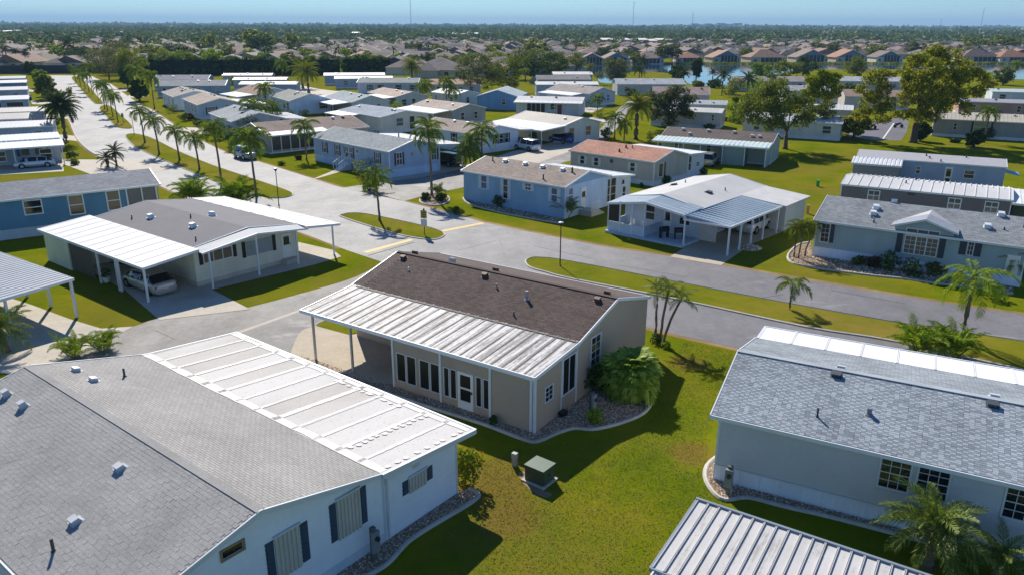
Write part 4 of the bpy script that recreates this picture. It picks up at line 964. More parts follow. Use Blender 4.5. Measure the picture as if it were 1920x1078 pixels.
# ---- the rest of the park: (label, eave corner pixel, which end, angle, L, W, eave, rise, wall, roof, extras)
def mh(label, px, ang, L, W, wall, roof, ze=3.0, rise=.95, end='r', sk=.5, wins=(), near=None, far=None, white=False, vents=3, group=None, ov=.2):
    a = G(px[0], px[1], ze); 
    wall = tuple(int(255-(255-q)*.8) for q in wall)
    H = House(label, (a.x, a.y), ang, L, W, ze, rise, siding(wall, .2), roof, ox=L if end == 'r' else 0, ov=ov, skirt=sk, group=group, roofmat=metalroof(tuple(int(q*.9) for q in roof), .3, (176, 174, 172), sc=.4) if white else None)
    for w in wins: H.win(*w[:5], single=True, **(w[5] if len(w) > 5 else {}))
    rr = random.Random(int(px[0]*7+px[1]))
    if white:
        sm = metalroof(tuple(int(q*.94) for q in roof), .1)
        nm = MB().slab((0, -ov, ze-H.kn*ov+.04), (.06, -ov, ze-H.kn*ov+.04), (.06, H.yr, H.zr+.04), (0, H.yr, H.zr+.04), .05).mesh('roof_seam', sm)
        fm_ = MB().slab((.06, W+ov, H.zfar-H.kf*ov+.04), (0, W+ov, H.zfar-H.kf*ov+.04), (0, H.yr, H.zr+.04), (.06, H.yr, H.zr+.04), .05).mesh('roof_seam', sm)
        for i in range(int(L/.6)): link('roof_seam', nm, H.root, (.1+i*.6, 0, 0)); link('roof_seam', fm_, H.root, (.1+i*.6, 0, 0))
    if not any(w[0] == 'n' for w in wins) and not near:
        k_ = max(2, int(L/4.2))
        for i in range(k_):
            if rr.random() < .8: u = L*(i+.3+.3*rr.random())/k_; H.win('n', u, u+rr.choice((.7, .9, 1.3)), 1.1, 2.3, single=True, pane=rr.choice((GLASS, GLASS2)))
    if not any(w[0] == 'r' for w in wins):
        for u in (W*.25, W*.65):
            if rr.random() < .6: H.win('r', u, u+.8, 1.1, 2.3, single=True)
    for i in range(vents): H.vent(rr.uniform(.1, .9)*L, H.yr+rr.choice((-.8, .7, -1.6)), plain((200, 198, 194), .5) if rr.random() < .6 else plain((80, 76, 74), .6), .4, .22)
    def carp(x0, x1, yo, zo, y1, z1, c, posts=2, n=None, enclosed=False):
        H.panels(x0, x1, yo, zo, y1, z1, n or int((x1-x0)/1.0), metalroof(c, .15, (190, 188, 186), sc=.5), rib=.02)
        yy = yo+.2 if yo < y1 else yo-.2
        for i in range(posts): H.post(x1-.2-(x1-x0-.4)*i/max(1, posts-1), yy, zo-.03)
        if enclosed: MB().box(x0+.3, x1-.2, min(yy, y1), max(yy, y1), 0, min(zo, z1)-.06).build('porch_wall', siding(wall, .2), H.root)
    if near: carp(*near)
    if far: carp(*far)
    return H
HS = dict(sh=(plain((40, 46, 58), .5), .25))
mh('pale blue home with tan brown roof and three-part front window beside the palms', (893,252), -46, 14.5, 8.6, (206, 218, 232), (150, 136, 126), wins=(('r', 3.6, 4.3, 1.2, 2.6, HS), ('r', 4.7, 5.4, 1.2, 2.6), ('r', 5.8, 6.5, 1.2, 2.6, HS), ('n', 9.0, 9.8, 1.3, 2.6, HS)), far=(4, 14.8, 11.6, 2.75, 8.5, 3.0, (232, 232, 230)))
mh('cream home with broad white carport roof and orange lit windows', (1059,235.4), -48, 13.5, 8.4, (222, 216, 200), (216, 206, 192), white=True, wins=(('r', 1.0, 2.2, 1.0, 2.4, dict(pane=plain((176, 122, 66), .4))), ('r', 5.0, 6.2, 1.0, 2.4, dict(pane=plain((176, 122, 66), .4)))), near=(0, 13.9, -5.6, 2.6, .0, 3.0, (222, 224, 226), 3), far=(6, 13.6, 11.4, 2.7, 8.3, 2.9, (226, 226, 224)))
mh('grey walled home with taupe roof and blank gable behind the tan roofed ones', (848,207), -48, 13, 8.2, (150, 150, 146), (184, 166, 154), near=(0, 12.5, -4.2, 2.6, 0, 2.95, (196, 206, 210)))
mh('grey home with pale flat carport roof on white posts, beyond the low blue grey roof', (742,182), -56, 15, 8.2, (196, 194, 188), (186, 164, 150), wins=(('r', 1.5, 2.6, 1.0, 2.3, dict(pane=GLASS2)), ('r', 4, 4.9, 1.0, 2.3)), near=(5, 15.2, -6.5, 2.55, 0, 2.95, (224, 218, 210), 3))
mh('pale blue gabled home with grey green roof and white carport wing', (544,189.5), -58, 15, 8.8, (196, 214, 234), (142, 146, 136), rise=1.3, wins=(('r', 6.6, 7.6, 1.1, 2.3, HS), ('n', 10.0, 10.7, 1.1, 2.4, HS), ('n', 12.6, 13.3, 1.1, 2.4, HS)), far=(4, 15.0, 13.5, 2.6, 8.7, 2.95, (232, 230, 226)))
mh('low home with wide slate blue roof and screened door', (713,220), -50, 15, 10.0, (214, 206, 194), (146, 158, 172), rise=.8, wins=(('r', 3.2, 4.6, 1.2, 2.5, dict(pane=plain((110, 104, 98), .6))), ('r', 6.0, 7.0, .4, 2.7, dict(pane=SCREEN)), ('r', 8.0, 8.7, 1.2, 2.0)), near=(0, 8, -3.0, 2.7, 0, 2.95, (214, 214, 212)))
H = mh('brown roofed home with dark screened sunroom facing the boulevard', (504,255), 43, 17, 10.5, (148, 136, 128), (140, 122, 114), ze=2.7, rise=1.4, end='l', sk=.2, vents=6)
H.panels(-.3, 9.5, -.6, 2.72, 3.4, 3.4, 8, MW, rib=.015)
for i in range(6): H.wb('sunroom_pane', 'n', .4+i*1.5, 1.75+i*1.5, .0, .06, .5, 2.5, SCREEN); H.wb('post', 'n', .27+i*1.5, .38+i*1.5, .0, .1, .0, 2.6, TRIM)
H.win('n', 14.2, 15.0, 1.2, 2.3, 2, 2, sh=(plain((40, 44, 52), .5), .3))
mh('grey home with slate gable roof between the sunroom home and the tan roofed one', (435.5,228), -57, 16, 9.0, (150, 160, 170), (150, 158, 162), rise=1.2, far=(3, 15.5, 13, 2.6, 9, 2.95, (150, 160, 170)))
mh('blue grey home with tan roof, dark shutters and glazed gable porch', (372,197), -58, 16.5, 8.5, (170, 182, 198), (170, 154, 140), rise=1.1, wins=(('n', 2.0, 3.0, 1.1, 2.4), ('n', 5.0, 6.0, 1.1, 2.4), ('n', 9.0, 10.0, 1.1, 2.4), ('n', 12.0, 13.0, 1.1, 2.4), ('r', 1.6, 3.2, 1.0, 2.4, HS), ('r', 5.2, 6.6, 1.3, 2.6, dict(pane=SCREEN)), ('r', 7.0, 8.2, 1.3, 2.6, dict(pane=SCREEN))), far=(5, 16.5, 13.5, 2.6, 8.4, 2.95, (206, 204, 198), 3))
mh('white gabled home with tan roof and dark roof vents by the far boulevard', (326,182), -58, 16, 9.0, (206, 212, 216), (160, 150, 142), rise=1.1, vents=9)
mh('long slate grey roofed blue home second from the hedge by the boulevard', (293.7,161.5), 10, 17, 8.5, (120, 146, 172), (140, 144, 152), end='l', rise=1.1)
mh('slate grey roofed home nearest the hedge by the boulevard', (288,150), 8, 15, 8.0, (110, 124, 146), (134, 134, 144), end='l', rise=1.1, vents=5)
mh('long white metal roofed home in front of the hedge, nearest of the three white roofs', (449,158.5), 4, 15, 6, (120, 140, 170), (238, 236, 234), end='l', rise=.5, white=True, wins=(('n', 3, 3.8, 1.2, 2.3), ('n', 6, 6.8, 1.2, 2.3)))
mh('long patched white metal roofed home, middle of three in front of the hedge', (437,150), 6, 15, 6, (150, 160, 172), (226, 224, 222), end='l', rise=.5, white=True)
mh('weathered grey metal roofed home close against the hedge', (417,142), 6, 15, 6, (150, 160, 160), (176, 172, 168), end='l', rise=.5, white=True)
mh('brown gabled home behind the two tall date palms', (480,178), -50, 13, 9, (150, 160, 176), (150, 118, 100), rise=1.4, near=(1, 12, -4, 2.6, 0, 2.95, (190, 204, 216)))
mh('long white roofed home right of the tall date palms by the hedge', (608,142), 10, 19, 6.5, (130, 150, 180), (234, 234, 234), end='l', rise=.6, white=True, wins=(('n', 4, 5, 1.1, 2.3), ('n', 8, 9, 1.1, 2.3), ('n', 12, 13, 1.1, 2.3)))
mh('second long white roofed home just in front, right of the date palms', (628,148), 10, 17, 5.5, (140, 156, 180), (236, 236, 236), end='l', rise=.5, white=True)
mh('grey green roofed home with dark shutters before the short hedge', (670,155), 0, 17, 9, (176, 184, 190), (140, 148, 146), end='l', rise=1.0, wins=(('n', 3, 4, 1.0, 2.3, HS), ('n', 6, 7, 1.0, 2.3, HS), ('n', 11, 12, 1.0, 2.3, HS), ('n', 15, 16, 1.0, 2.3, HS)))
mh('pale gabled home left of the flat carport roofed one', (660,192), -56, 15, 8.5, (176, 186, 188), (156, 168, 172), rise=1.2, near=(3, 14, -4, 2.6, 0, 2.9, (196, 204, 204)))
mh('salmon roofed home in front of the round oaks', (805,158), 2, 14, 8.5, (190, 184, 176), (188, 150, 130), end='l', rise=1.1, wins=(('n', 2, 3, 1.0, 2.3), ('n', 8, 9, 1.0, 2.3), ('n', 11, 12, 1.0, 2.3)))
mh('small beige home with white curved roof by the slim palms', (855,178), -50, 10, 7, (196, 196, 186), (226, 226, 222), rise=.8, white=True, wins=(('r', 3, 3.8, 1.0, 2.2),))
mh('deep blue gabled home with pale roof beside the round oaks', (972,182), 80, 12, 9.6, (84, 134, 182), (176, 190, 200), end='l', rise=1.45, wins=(('l', 3.0, 3.8, 1.2, 2.4),), sk=0, vents=0)
H = mh('white home with full front porch and white solar strip roof', (968,189), -11, 14.2, 7.0, (206, 214, 224), (214, 214, 214), ze=2.9, end='l', rise=.7, white=True, sk=0, wins=(('n', 7.5, 8.6, 1.2, 2.3),))
for i in range(4): H.wb('screen', 'n', 2.4+i*1.0, 3.25+i*1.0, .0, .05, .5, 2.4, SCREEN)
H.panels(-.2, 14.4, -2.0, 2.7, .2, 2.95, 14, metalroof((206, 208, 212), .1), rib=.02)
for x in (5.6, 8.6, 11.4, 13.9): H.post(x, -1.8, 2.68)
MB().box(9.0, 9.9, -.05, .02, .1, 2.2).build('door', plain((130, 60, 56), .5), H.root)
mh('grey gabled home with blue striped shutters behind the white porch home', (1105,176), -50, 15, 9, (150, 166, 184), (158, 150, 146), rise=1.3, wins=(('r', 2, 3, 1, 2.4, dict(pane=plain((50, 90, 170), .4))), ('r', 4, 5, 1, 2.4, dict(pane=plain((50, 90, 170), .4))), ('r', 6, 7, 1, 2.4, dict(pane=plain((50, 90, 170), .4)))), near=(1, 13, -4, 2.6, 0, 2.95, (230, 230, 228)))
mh('long white roofed home nearer the lake, front one of the stack', (1006,159), 3, 17, 5.5, (140, 156, 178), (236, 236, 234), end='l', rise=.6, white=True, wins=(('n', 3, 4, 1.2, 2.3), ('n', 9, 10, 1.2, 2.3)))
mh('long grey roofed home nearer the lake, middle one of the stack', (1008,149), 3, 16, 6.5, (150, 150, 150), (150, 142, 138), end='l', rise=1.0)
mh('white roofed home nearer the lake, rearmost of the stack', (1038,140), 3, 13, 6, (190, 190, 190), (236, 236, 236), end='l', rise=.7, white=True)
mh('long pale grey roofed home on the lake shore behind the coconut palm', (1158,158), 2, 19, 9, (176, 174, 170), (178, 184, 190), end='l', rise=1.2, wins=(('n', 2, 3, 1, 2.3),))
mh('blank grey walled home with white roof left of the leafy oaks', (1352,212), -22, 13, 6.0, (176, 172, 174), (222, 220, 214), rise=.5, white=True, wins=(('n', 11.4, 11.8, 1.5, 2.5),))
mh('white fascia home with dark window row, second left of the oaks', (1362,197), -14, 14, 5.5, (196, 196, 184), (190, 194, 200), rise=.6, white=True, wins=(('n', 6, 7, 1.4, 2.3), ('n', 7.2, 8.2, 1.4, 2.3)))
mh('plum roofed gabled home third left of the oaks', (1330,178), -10, 13, 8, (190, 180, 176), (164, 142, 138), rise=1.4)
mh('pale sided home with white fascia under the big oaks by the parking lot', (1578,232), -26, 16, 8, (196, 192, 180), (206, 208, 206), ze=2.9, rise=.8, white=True)
mh('taupe home with cream roof and gabled bay, right of the giant oak', (1752,222), -27, 18, 8, (136, 128, 128), (208, 200, 184), ze=3.1, end='l', rise=.9, white=True, wins=(('n', 3.2, 3.6, 1.3, 2.4), ('n', 6.2, 8.6, 1.0, 2.9, dict(pane=plain((150, 150, 120), .4), sh=(plain((60, 40, 44), .6), .3)))))
mh('grey flat roofed home behind the taupe one at the right edge', (1800,190), -22, 18, 8, (170, 120, 104), (170, 168, 176), end='l', rise=.4, white=True)
mh('blue white ribbed roof home at the right edge near the water', (1862,172), -18, 16, 7, (200, 206, 210), (200, 216, 222), end='l', rise=.5, white=True)
mh('grey roofed lake side home left of the yellow green tree', (1376,152), -4, 21, 9, (170, 160, 158), (158, 150, 152), end='l', rise=1.1)
mh('pale roofed lake side home behind the yellow green tree', (1568,152), -4, 20, 9, (180, 172, 164), (186, 188, 194), end='l', rise=1.0)
mh('grey roofed home showing left of the yellow green tree trunk', (1470,170), -8, 14, 8, (186, 182, 178), (176, 174, 178), end='l', rise=1.0)
mh('reddish roofed home between the yellow tree and the giant oak', (1585,180), -12, 14, 8, (190, 176, 164), (168, 140, 126), end='l', rise=1.2)
mh('white ribbed roof home above the parking lot', (1598,207), -22, 9, 7, (200, 200, 196), (228, 230, 230), rise=.6, white=True)
# left strip beside the upper street
H = mh('white ribbed roof home with a car under the screened carport, left edge', (113,272), 32, 11, 9.5, (190, 200, 212), (236, 238, 242), ze=2.75, rise=.4, white=True, sk=0, vents=0)
for o_ in (H.near, H.far): bpy.data.objects.remove(o_)
H.panels(-1, 11.2, 4.2, 3.15, 9.5, 3.35, 24, metalroof((200, 208, 220), .1), rib=.06, ribw=.2)
H.panels(-1, 11.4, -.4, 2.72, 4.2, 3.05, 8, metalroof((206, 214, 216), .1), rib=.02)
for x in (5.6, 11.1): H.post(x, -.2, 2.7, .12)
for o_ in [c for c in H.root.children if c.name.startswith('wall')]: bpy.data.objects.remove(o_)
MB().box(-1, 11, 3.8, 9, 0, 3.0).build('wall', siding((190, 200, 214), .2), H.root)
for u in (6.4, 8.0): pbox('window', H.root, u, u+.9, 3.72, 3.8, 1.2, 2.2, plain((110, 104, 80), .5))
for u in (5.8, 9.3): pbox('shutter', H.root, u, u+.4, 3.74, 3.8, 1.1, 2.3, plain((60, 96, 170), .5))
mh('white metal roofed home second from the flag, left edge', (97,236), 26, 13, 8, (150, 164, 190), (214, 216, 220), rise=.5, white=True, sk=0, vents=0)
mh('grey porch home with white roof third from the flag, left edge', (50,222), 26, 12, 7, (150, 150, 156), (190, 184, 176), rise=.6, white=True, vents=0)
mh('white roofed home fourth from the flag, left edge', (80,208), 27, 12, 6, (120, 130, 150), (206, 200, 194), rise=.5, white=True, vents=0)
mh('blue home with screened front and white awning roof, left edge', (52,186), 30, 12, 8, (130, 150, 180), (206, 212, 218), rise=.5, white=True, wins=(('n', 4, 7, .6, 2.4, dict(pane=SCREEN)), ('n', 8, 11, .6, 2.4, dict(pane=SCREEN))), vents=0)
mh('white roofed home sixth from the flag, left edge', (50,168), 30, 14, 7, (150, 160, 180), (196, 198, 202), rise=.5, white=True, vents=0)
mh('white roofed home second from the end wall, left edge', (48,155), 28, 14, 7, (90, 110, 160), (222, 224, 228), rise=.5, white=True, vents=0)
mh('white roofed home nearest the end wall, left edge', (46,147), 28, 14, 7, (140, 150, 170), (184, 186, 190), rise=.5, white=True, vents=0)
# ---------------------------------------------------------------- vegetation
LM = {
 'queen': leafmat('queen_palm', [(0, (58, 80, 28)), (.4, (90, 112, 38)), (.75, (122, 140, 48)), (1, (146, 148, 62))]),
 'date': leafmat('date_palm', [(0, (40, 54, 34)), (.5, (66, 84, 48)), (1, (96, 108, 62))], .25),
 'gold': leafmat('gold_palm', [(0, (66, 84, 24)), (.5, (102, 116, 34)), (1, (142, 138, 48))]),
 'areca': leafmat('areca', [(0, (70, 100, 24)), (.5, (116, 140, 34)), (1, (160, 168, 52))]),
 'fan': leafmat('fan_palm', [(0, (84, 108, 32)), (.5, (124, 148, 48)), (1, (164, 178, 76))], .4, .5),
 'oak': leafmat('oak', [(0, (54, 64, 28)), (.5, (82, 92, 38)), (1, (108, 112, 54))], .5, gain=1.9),
 'grey': leafmat('grey_oak', [(0, (44, 52, 34)), (.5, (70, 76, 50)), (1, (100, 102, 70))], .5, gain=1.8),
 'yellow': leafmat('yellow_green', [(0, (74, 92, 14)), (.5, (116, 130, 20)), (1, (158, 152, 30))]),
 'autumn': leafmat('olive_oak', [(0, (60, 72, 22)), (.4, (96, 106, 32)), (.75, (124, 126, 38)), (1, (146, 124, 44))], .5, gain=1.75),
 'dark': leafmat('dark_green', [(0, (34, 52, 22)), (.5, (56, 78, 30)), (1, (84, 106, 40))], .2),
 'hedge': leafmat('hedge', [(0, (50, 70, 26)), (.5, (80, 104, 36)), (1, (122, 138, 54))]),
 'nearp': leafmat('near_palm', [(0, (70, 90, 40)), (.5, (104, 122, 56)), (1, (146, 152, 84))], .3, .45),
 'red': leafmat('red_flower', [(0, (78, 98, 26)), (.6, (116, 132, 34)), (.9, (140, 140, 40)), (.94, (170, 84, 40)), (1, (190, 88, 46))]),
 'croton': leafmat('croton', [(0, (44, 50, 24)), (.5, (84, 60, 36)), (1, (120, 70, 44))]),
 'far': leafmat('far_tree', [(0, (66, 82, 46)), (.5, (92, 108, 60)), (1, (122, 132, 78))], .15),
}
def frond_mesh(name, L, n, leaf, droop, lw, mat, seed, up=.15, vee=.35, sweep=.55):
    rr = random.Random(seed); m = MB(); pts = []; p = Vector((0, 0, 0)); ang = up; N = 10
    for i in range(N+1):
        pts.append(p.copy()); t = i/N; a = up-droop*(t**1.25)
        p = p+Vector((math.cos(a), 0, math.sin(a)))*(L/N)
    m.tube(pts, [.028*(1-.75*i/N) for i in range(N+1)], 3, False)
    for i in range(n):
        t = .1+.9*(i+.5)/n; k = min(int(t*N), N-1); f = t*N-k; q = pts[k].lerp(pts[k+1], f)
        tan = (pts[k+1]-pts[k]).normalized(); nrm = Vector((-tan.z, 0, tan.x))
        ll = leaf*(math.sin(math.pi*min(1, .18+.82*t))**.6+.12)*(.85+.3*rr.random())
        for s_ in (-1, 1):
            sw = sweep+.5*t+rr.uniform(-.1, .1); d = (tan*math.sin(sw)+Vector((0, s_, 0))*math.cos(sw)+nrm*vee*rr.uniform(.5, 1.2)).normalized()
            mid = q+d*ll*.55; tip = q+d*ll-Vector((0, 0, ll*(.28+.25*droop)*rr.uniform(.6, 1.3)))
            w = tan*lw*.5
            m.face([q-w*.6, q+w*.6, mid+w, mid-w]); m.face([mid-w, mid+w, tip])
    return m.mesh(name, mat)
FR = {k: [frond_mesh('frond', *a, LM[mt], s_, **kw) for s_ in range(3)] for k, a, mt, kw in (
    ('queen', (2.4, 26, .66, 1.8, .1), 'queen', {}), ('queenfine', (3.0, 34, .75, 1.7, .06), 'areca', {}), ('date', (2.6, 30, .5, .95, .1), 'date', dict(vee=.5)), ('gold', (2.6, 24, .5, 1.0, .07), 'gold', dict(vee=.5)),
    ('near', (1.9, 36, .46, 1.0, .04), 'nearp', dict(vee=.5)), ('pygmy', (1.3, 24, .34, 1.5, .045), 'gold', {}), ('areca', (2.1, 24, .5, 1.35, .075), 'areca', dict(vee=.5)))}
def fanleaf(seed):
    rr = random.Random(seed); m = MB(); L = .95
    m.tube([(0, 0, 0), (.55, 0, .06), (.75, 0, .04)], [.02, .018, .015], 3, False); c = Vector((.72, 0, .05)); n = 22
    for i in range(n):
        a = -2.3+4.6*(i+.5)/n; d = Vector((math.cos(a), math.sin(a), .12*abs(math.sin(a)))); d = Vector((d.x*.8+d.z*.6, d.y, -d.x*.6+d.z*.8)); e = Vector((-math.sin(a)*.8, math.cos(a), math.sin(a)*.6+(.2 if i % 2 else -.2)))*.115
        l = L*(.75+.25*math.cos(a))*(.9+.2*rr.random()); mid = c+d*l*.62; tip = c+d*l-Vector((0, 0, l*.16*rr.uniform(.3, 1.5)))
        m.face([c, mid-e, mid+e]); m.face([mid-e, mid.lerp(tip, .6)-e*.5, tip, mid.lerp(tip, .6)+e*.5, mid+e])
    return m.mesh('frond', LM['fan'])
FR['fan'] = [fanleaf(s_) for s_ in range(3)]
GRPP = 'palms along the boulevard'
def palm(label, px, h, kind='queen', n=16, scale=1.0, tr=.12, seed=None, lean=(0, 0), elev=(72, -25), group=None, world=None, dead=0, name='palm_tree', shaft=True, cat='palm tree'):
    b = Vector((*world, 0)) if world else G(*px)
    rr = random.Random(seed if seed is not None else int(b.x*31+b.y*17))
    root = empty(name, b, rr.uniform(0, 6.28), label, cat, group)
    m = MB(); k = 7; ln = Vector((lean[0], lean[1], 0)); cr = Matrix.Rotation(-root.rotation_euler.z, 3, 'Z') @ ln
    pts = [Vector((cr.x*(i/k)**1.6+.03*rr.uniform(-1, 1)*(i > 0)*(i < k), cr.y*(i/k)**1.6+.03*rr.uniform(-1, 1)*(i > 0)*(i < k), h*i/k)) for i in range(k+1)]
    m.tube(pts, [tr*(1.35 if i == 0 else 1-.25*i/k+(.06 if i % 2 else 0)) for i in range(k+1)], 9)
    m.build('trunk', PALMBARK, root, smooth=True)
    top = pts[-1]
    if shaft and kind.startswith('queen'):
        m = MB(); m.tube([top-Vector((0, 0, .15)), top+Vector((0, 0, .25)), top+Vector((0, 0, .6))], [tr*.95, tr*1.15, tr*.4], 8); m.build('crownshaft', plain((112, 120, 62), .6), root, smooth=True)
    if kind in ('date', 'gold'):
        m = MB(); m.tube([top-Vector((0, 0, .7)), top-Vector((0, 0, .25)), top+Vector((0, 0, .15))], [tr*1.0, tr*1.45, tr*.8], 9); m.build('boot', plain((104, 84, 56), .9, var=.3, sc=8), root, smooth=True)
    for i in range(n):
        f = (i+.5)/n; el = elev[0]+(elev[1]-elev[0])*f**.85+rr.uniform(-7, 7); az = i*2.39996+rr.uniform(-.25, .25); sc = scale*rr.uniform(.85, 1.12)*(1-.25*(f < .12))
        o = link('frond', FR[kind][rr.randrange(3)], root, top+Vector((0, 0, .18*(1-f))), (rr.uniform(-.2, .2), -R(el), az), (sc, sc, sc))
    return root
def clump(label, px, kind='areca', stems=8, h=1.2, spread=.6, n=5, scale=1.0, seed=None, world=None, group=None, cat='palm clump', name='palm_clump', elev=(80, 15)):
    "several stems from one base"
    b = Vector((*world, 0)) if world else G(*px); rr = random.Random(seed if seed is not None else int(b.x*13+b.y*7))
    root = empty(name, b, 0, label, cat, group)
    for s_ in range(stems):
        a = s_*2.4+rr.uniform(-.3, .3); r = spread*math.sqrt((s_+.3)/stems); p0 = Vector((r*math.cos(a)*.5, r*math.sin(a)*.5, 0)); hh = h*rr.uniform(.5, 1.1); p1 = Vector((r*math.cos(a)*1.3, r*math.sin(a)*1.3, hh))
        m = MB(); m.tube([p0, p0.lerp(p1, .6), p1], [.045, .04, .03], 5); m.build('stem', plain((120, 126, 62), .7), root)
        for i in range(n):
            f = (i+.5)/n; el = elev[0]+(elev[1]-elev[0])*f+rr.uniform(-10, 10); sc = scale*rr.uniform(.75, 1.15)
            link('frond', FR[kind][rr.randrange(3)], root, p1, (rr.uniform(-.3, .3), -R(el), a+i*2.4+rr.uniform(-.4, .4)), (sc, sc, sc))
    return root
# leafy crowns
def leaves_np(blobs, n, size, seed, shell=.55, flat=.0):
    g = np.random.default_rng(seed); B = np.array(blobs, float)          # x,y,z,rx,ry,rz
    wt = (B[:, 3]*B[:, 4]*B[:, 5])**.72; idx = g.choice(len(B), n, p=wt/wt.sum()); b = B[idx]
    d = g.normal(size=(n, 3)); d /= np.linalg.norm(d, axis=1)[:, None]
    r = shell+(1-shell)*g.random(n)**.7; r *= 1+.12*g.normal(size=n)
    c = b[:, :3]+d*b[:, 3:]*r[:, None]
    nr = d*.8+g.normal(size=(n, 3))*.75+np.array([0, 0, .35]); nr /= np.linalg.norm(nr, axis=1)[:, None]
    a = np.cross(nr, g.normal(size=(n, 3))); a /= np.linalg.norm(a, axis=1)[:, None]; e = np.cross(nr, a)
    s_ = size*(.6+.8*g.random(n))[:, None]
    v = np.stack([c-a*s_*.9, c-e*s_*.45, c+a*s_*.9, c+e*s_*.45], 1).reshape(-1, 3)
    return v
def clumpy(blobs, k=5, seed=0, f=.52, spread=.66):
    "break each big lobe into smaller tufts so that gaps and dark hollows show"
    rr = random.Random(seed); out = []
    for (x, y, z, a, b, c) in blobs:
        out.append((x, y, z, a*.6, b*.6, c*.6))
        for _ in range(k):
            u = Vector((rr.gauss(0, 1), rr.gauss(0, 1), rr.gauss(0, 1)+.2)).normalized()*spread; q = f*rr.uniform(.65, 1.15)
            out.append((x+u.x*a, y+u.y*b, z+u.z*c, a*q, b*q, c*q*.85))
    return out
def quads_mesh(name, v, mat):
    n = len(v)//4; me = bpy.data.meshes.new(name); me.vertices.add(len(v)); me.vertices.foreach_set('co', v.astype(np.float32).ravel())
    me.loops.add(len(v)); me.loops.foreach_set('vertex_index', np.arange(len(v), dtype=np.int32))
    me.polygons.add(n); me.polygons.foreach_set('loop_start', np.arange(0, len(v), 4, dtype=np.int32)); me.polygons.foreach_set('loop_total', np.full(n, 4, dtype=np.int32))
    me.update(calc_edges=True); me.materials.append(mat); return me
def crown_blobs(w, h, z0, k, seed, irr=.35, rmin=.16, rmax=.3):
    rr = random.Random(seed); out = []
    for i in range(k):
        a = i*2.39996+rr.uniform(-.4, .4); f = (i+.5)/k; z = -1+2*f; r = math.sqrt(max(0, 1-z*z))*rr.uniform(.45, .85)
        s_ = rr.uniform(rmin, rmax); x, y, zz = r*math.cos(a)*w/2, r*math.sin(a)*w/2, z0+h/2+z*h*.36+rr.uniform(-irr, irr)*h*.15
        out.append((x, y, zz, s_*w*.95, s_*w*.95, s_*h*.8))
    return out
def trunk_mesh(h, r, blobs, seed, mat=BARK, limbs=7, fork=.55):
    rr = random.Random(seed); m = MB(); zf = h*fork
    m.tube([(0, 0, -.1), (0, 0, .3), (rr.uniform(-.1, .1), rr.uniform(-.1, .1), zf*.6), (0, 0, zf)], [r*1.6, r*1.1, r*.9, r*.75], 9)
    for b in sorted(blobs, key=lambda q: -q[3])[:limbs]:
        e = Vector(b[:3]); s_ = Vector((0, 0, zf*rr.uniform(.75, 1))); mid = s_.lerp(e, .5)+Vector((rr.uniform(-.4, .4), rr.uniform(-.4, .4), -.1*h*.3))
        m.tube([s_, mid, e], [r*.5, r*.32, r*.1], 6)
        for _ in range(2): m.tube([mid, mid+(e-mid)*.5+Vector((rr.uniform(-1, 1), rr.uniform(-1, 1), rr.uniform(0, .8)))*b[3]*.6], [r*.22, r*.05], 5)
    return m.mesh('trunk', mat, True)
TC = {}
def tree(label, px, h, w, kind='oak', leaf=.3, n=6000, k=16, seed=1, z0=None, group=None, world=None, share=None, trunk=.25, fork=.5, blobs=None, crownh=None, name='tree', scl=1.0):
    b = Vector((*world, 0)) if world else G(*px)
    key = share
    if key and key in TC: cm, tm, H0, W0 = TC[key]
    else:
        ch = crownh or h*.72; bl = blobs or crown_blobs(w, ch, h-ch, k, seed)
        cm = quads_mesh('crown', leaves_np(clumpy(bl, 5, seed), n, leaf, seed), LM[kind]); tm = trunk_mesh(h, trunk, bl, seed, fork=fork); H0, W0 = h, w
        if key: TC[key] = (cm, tm, H0, W0)
    rr = random.Random(int(b.x*3+b.y*5+seed)); root = empty(name, b, rr.uniform(0, 6.28) if key else 0, label, 'tree', group)
    s_ = (w/W0, w/W0, h/H0)
    link('trunk', tm, root, None, None, s_); link('crown', cm, root, None, None, s_); return root
def shrub(label, px, w, h, kind='dark', leaf=.09, n=500, seed=1, world=None, name='shrub', share=None, group=None, k=7, cat='shrub'):
    b = Vector((*world, 0)) if world else G(*px)
    if share and share in TC: me, w0, h0 = TC[share]
    else:
        me = quads_mesh(name, leaves_np(crown_blobs(w, h, 0, k, seed, rmin=.2, rmax=.34), n, leaf, seed, .5), LM[kind]); w0, h0 = w, h
        if share: TC[share] = (me, w, h)
    o = link(name, me, None, b, (0, 0, random.Random(int(b.x*9+b.y)).uniform(0, 6)), (w/w0, w/w0, h/h0)); return tag(o, label, cat, group)

# street palms on the medians, far to near
for px, h, lb in (((143,156), 4.5, 'slim palm near the far tip of the farthest median'), ((160,168), 4.0, 'third short palm of the farthest median'), ((174,178), 7.4, 'tallest palm of the farthest median'), ((167,173), 4.5, 'palm just behind the tallest one on the farthest median'), ((151,161), 4.2, 'second palm of the farthest median'),
                  ((197,206), 5.2, 'palm at the far tip of the second median'), ((202,209), 5.6, 'second palm of the second median'), ((212,220), 4.4, 'third palm of the second median'), ((222,231), 4.8, 'near palm of the second median'),
                  ((272,269), 4.9, 'first palm at the far end of the long median beside the lamp post'), ((299,291), 4.8, 'second palm of the long median, thin crown'), ((337,302), 4.0, 'third palm of the long median, leaning slightly'), ((374,319), 3.9, 'fourth and lowest palm of the long median'), ((416,346), 6.6, 'fifth palm of the long median, tall and upright'), ((481,369), 6.2, 'tallest full crowned palm at the near end of the long median')):
    big = px[0] > 260
    palm(lb, px, h, 'queen', 16 if px[0] != 481 else 20, .88 if px[0] != 481 else 1.15, .13 if big else .11, group=GRPP, lean=(-.25, .1))
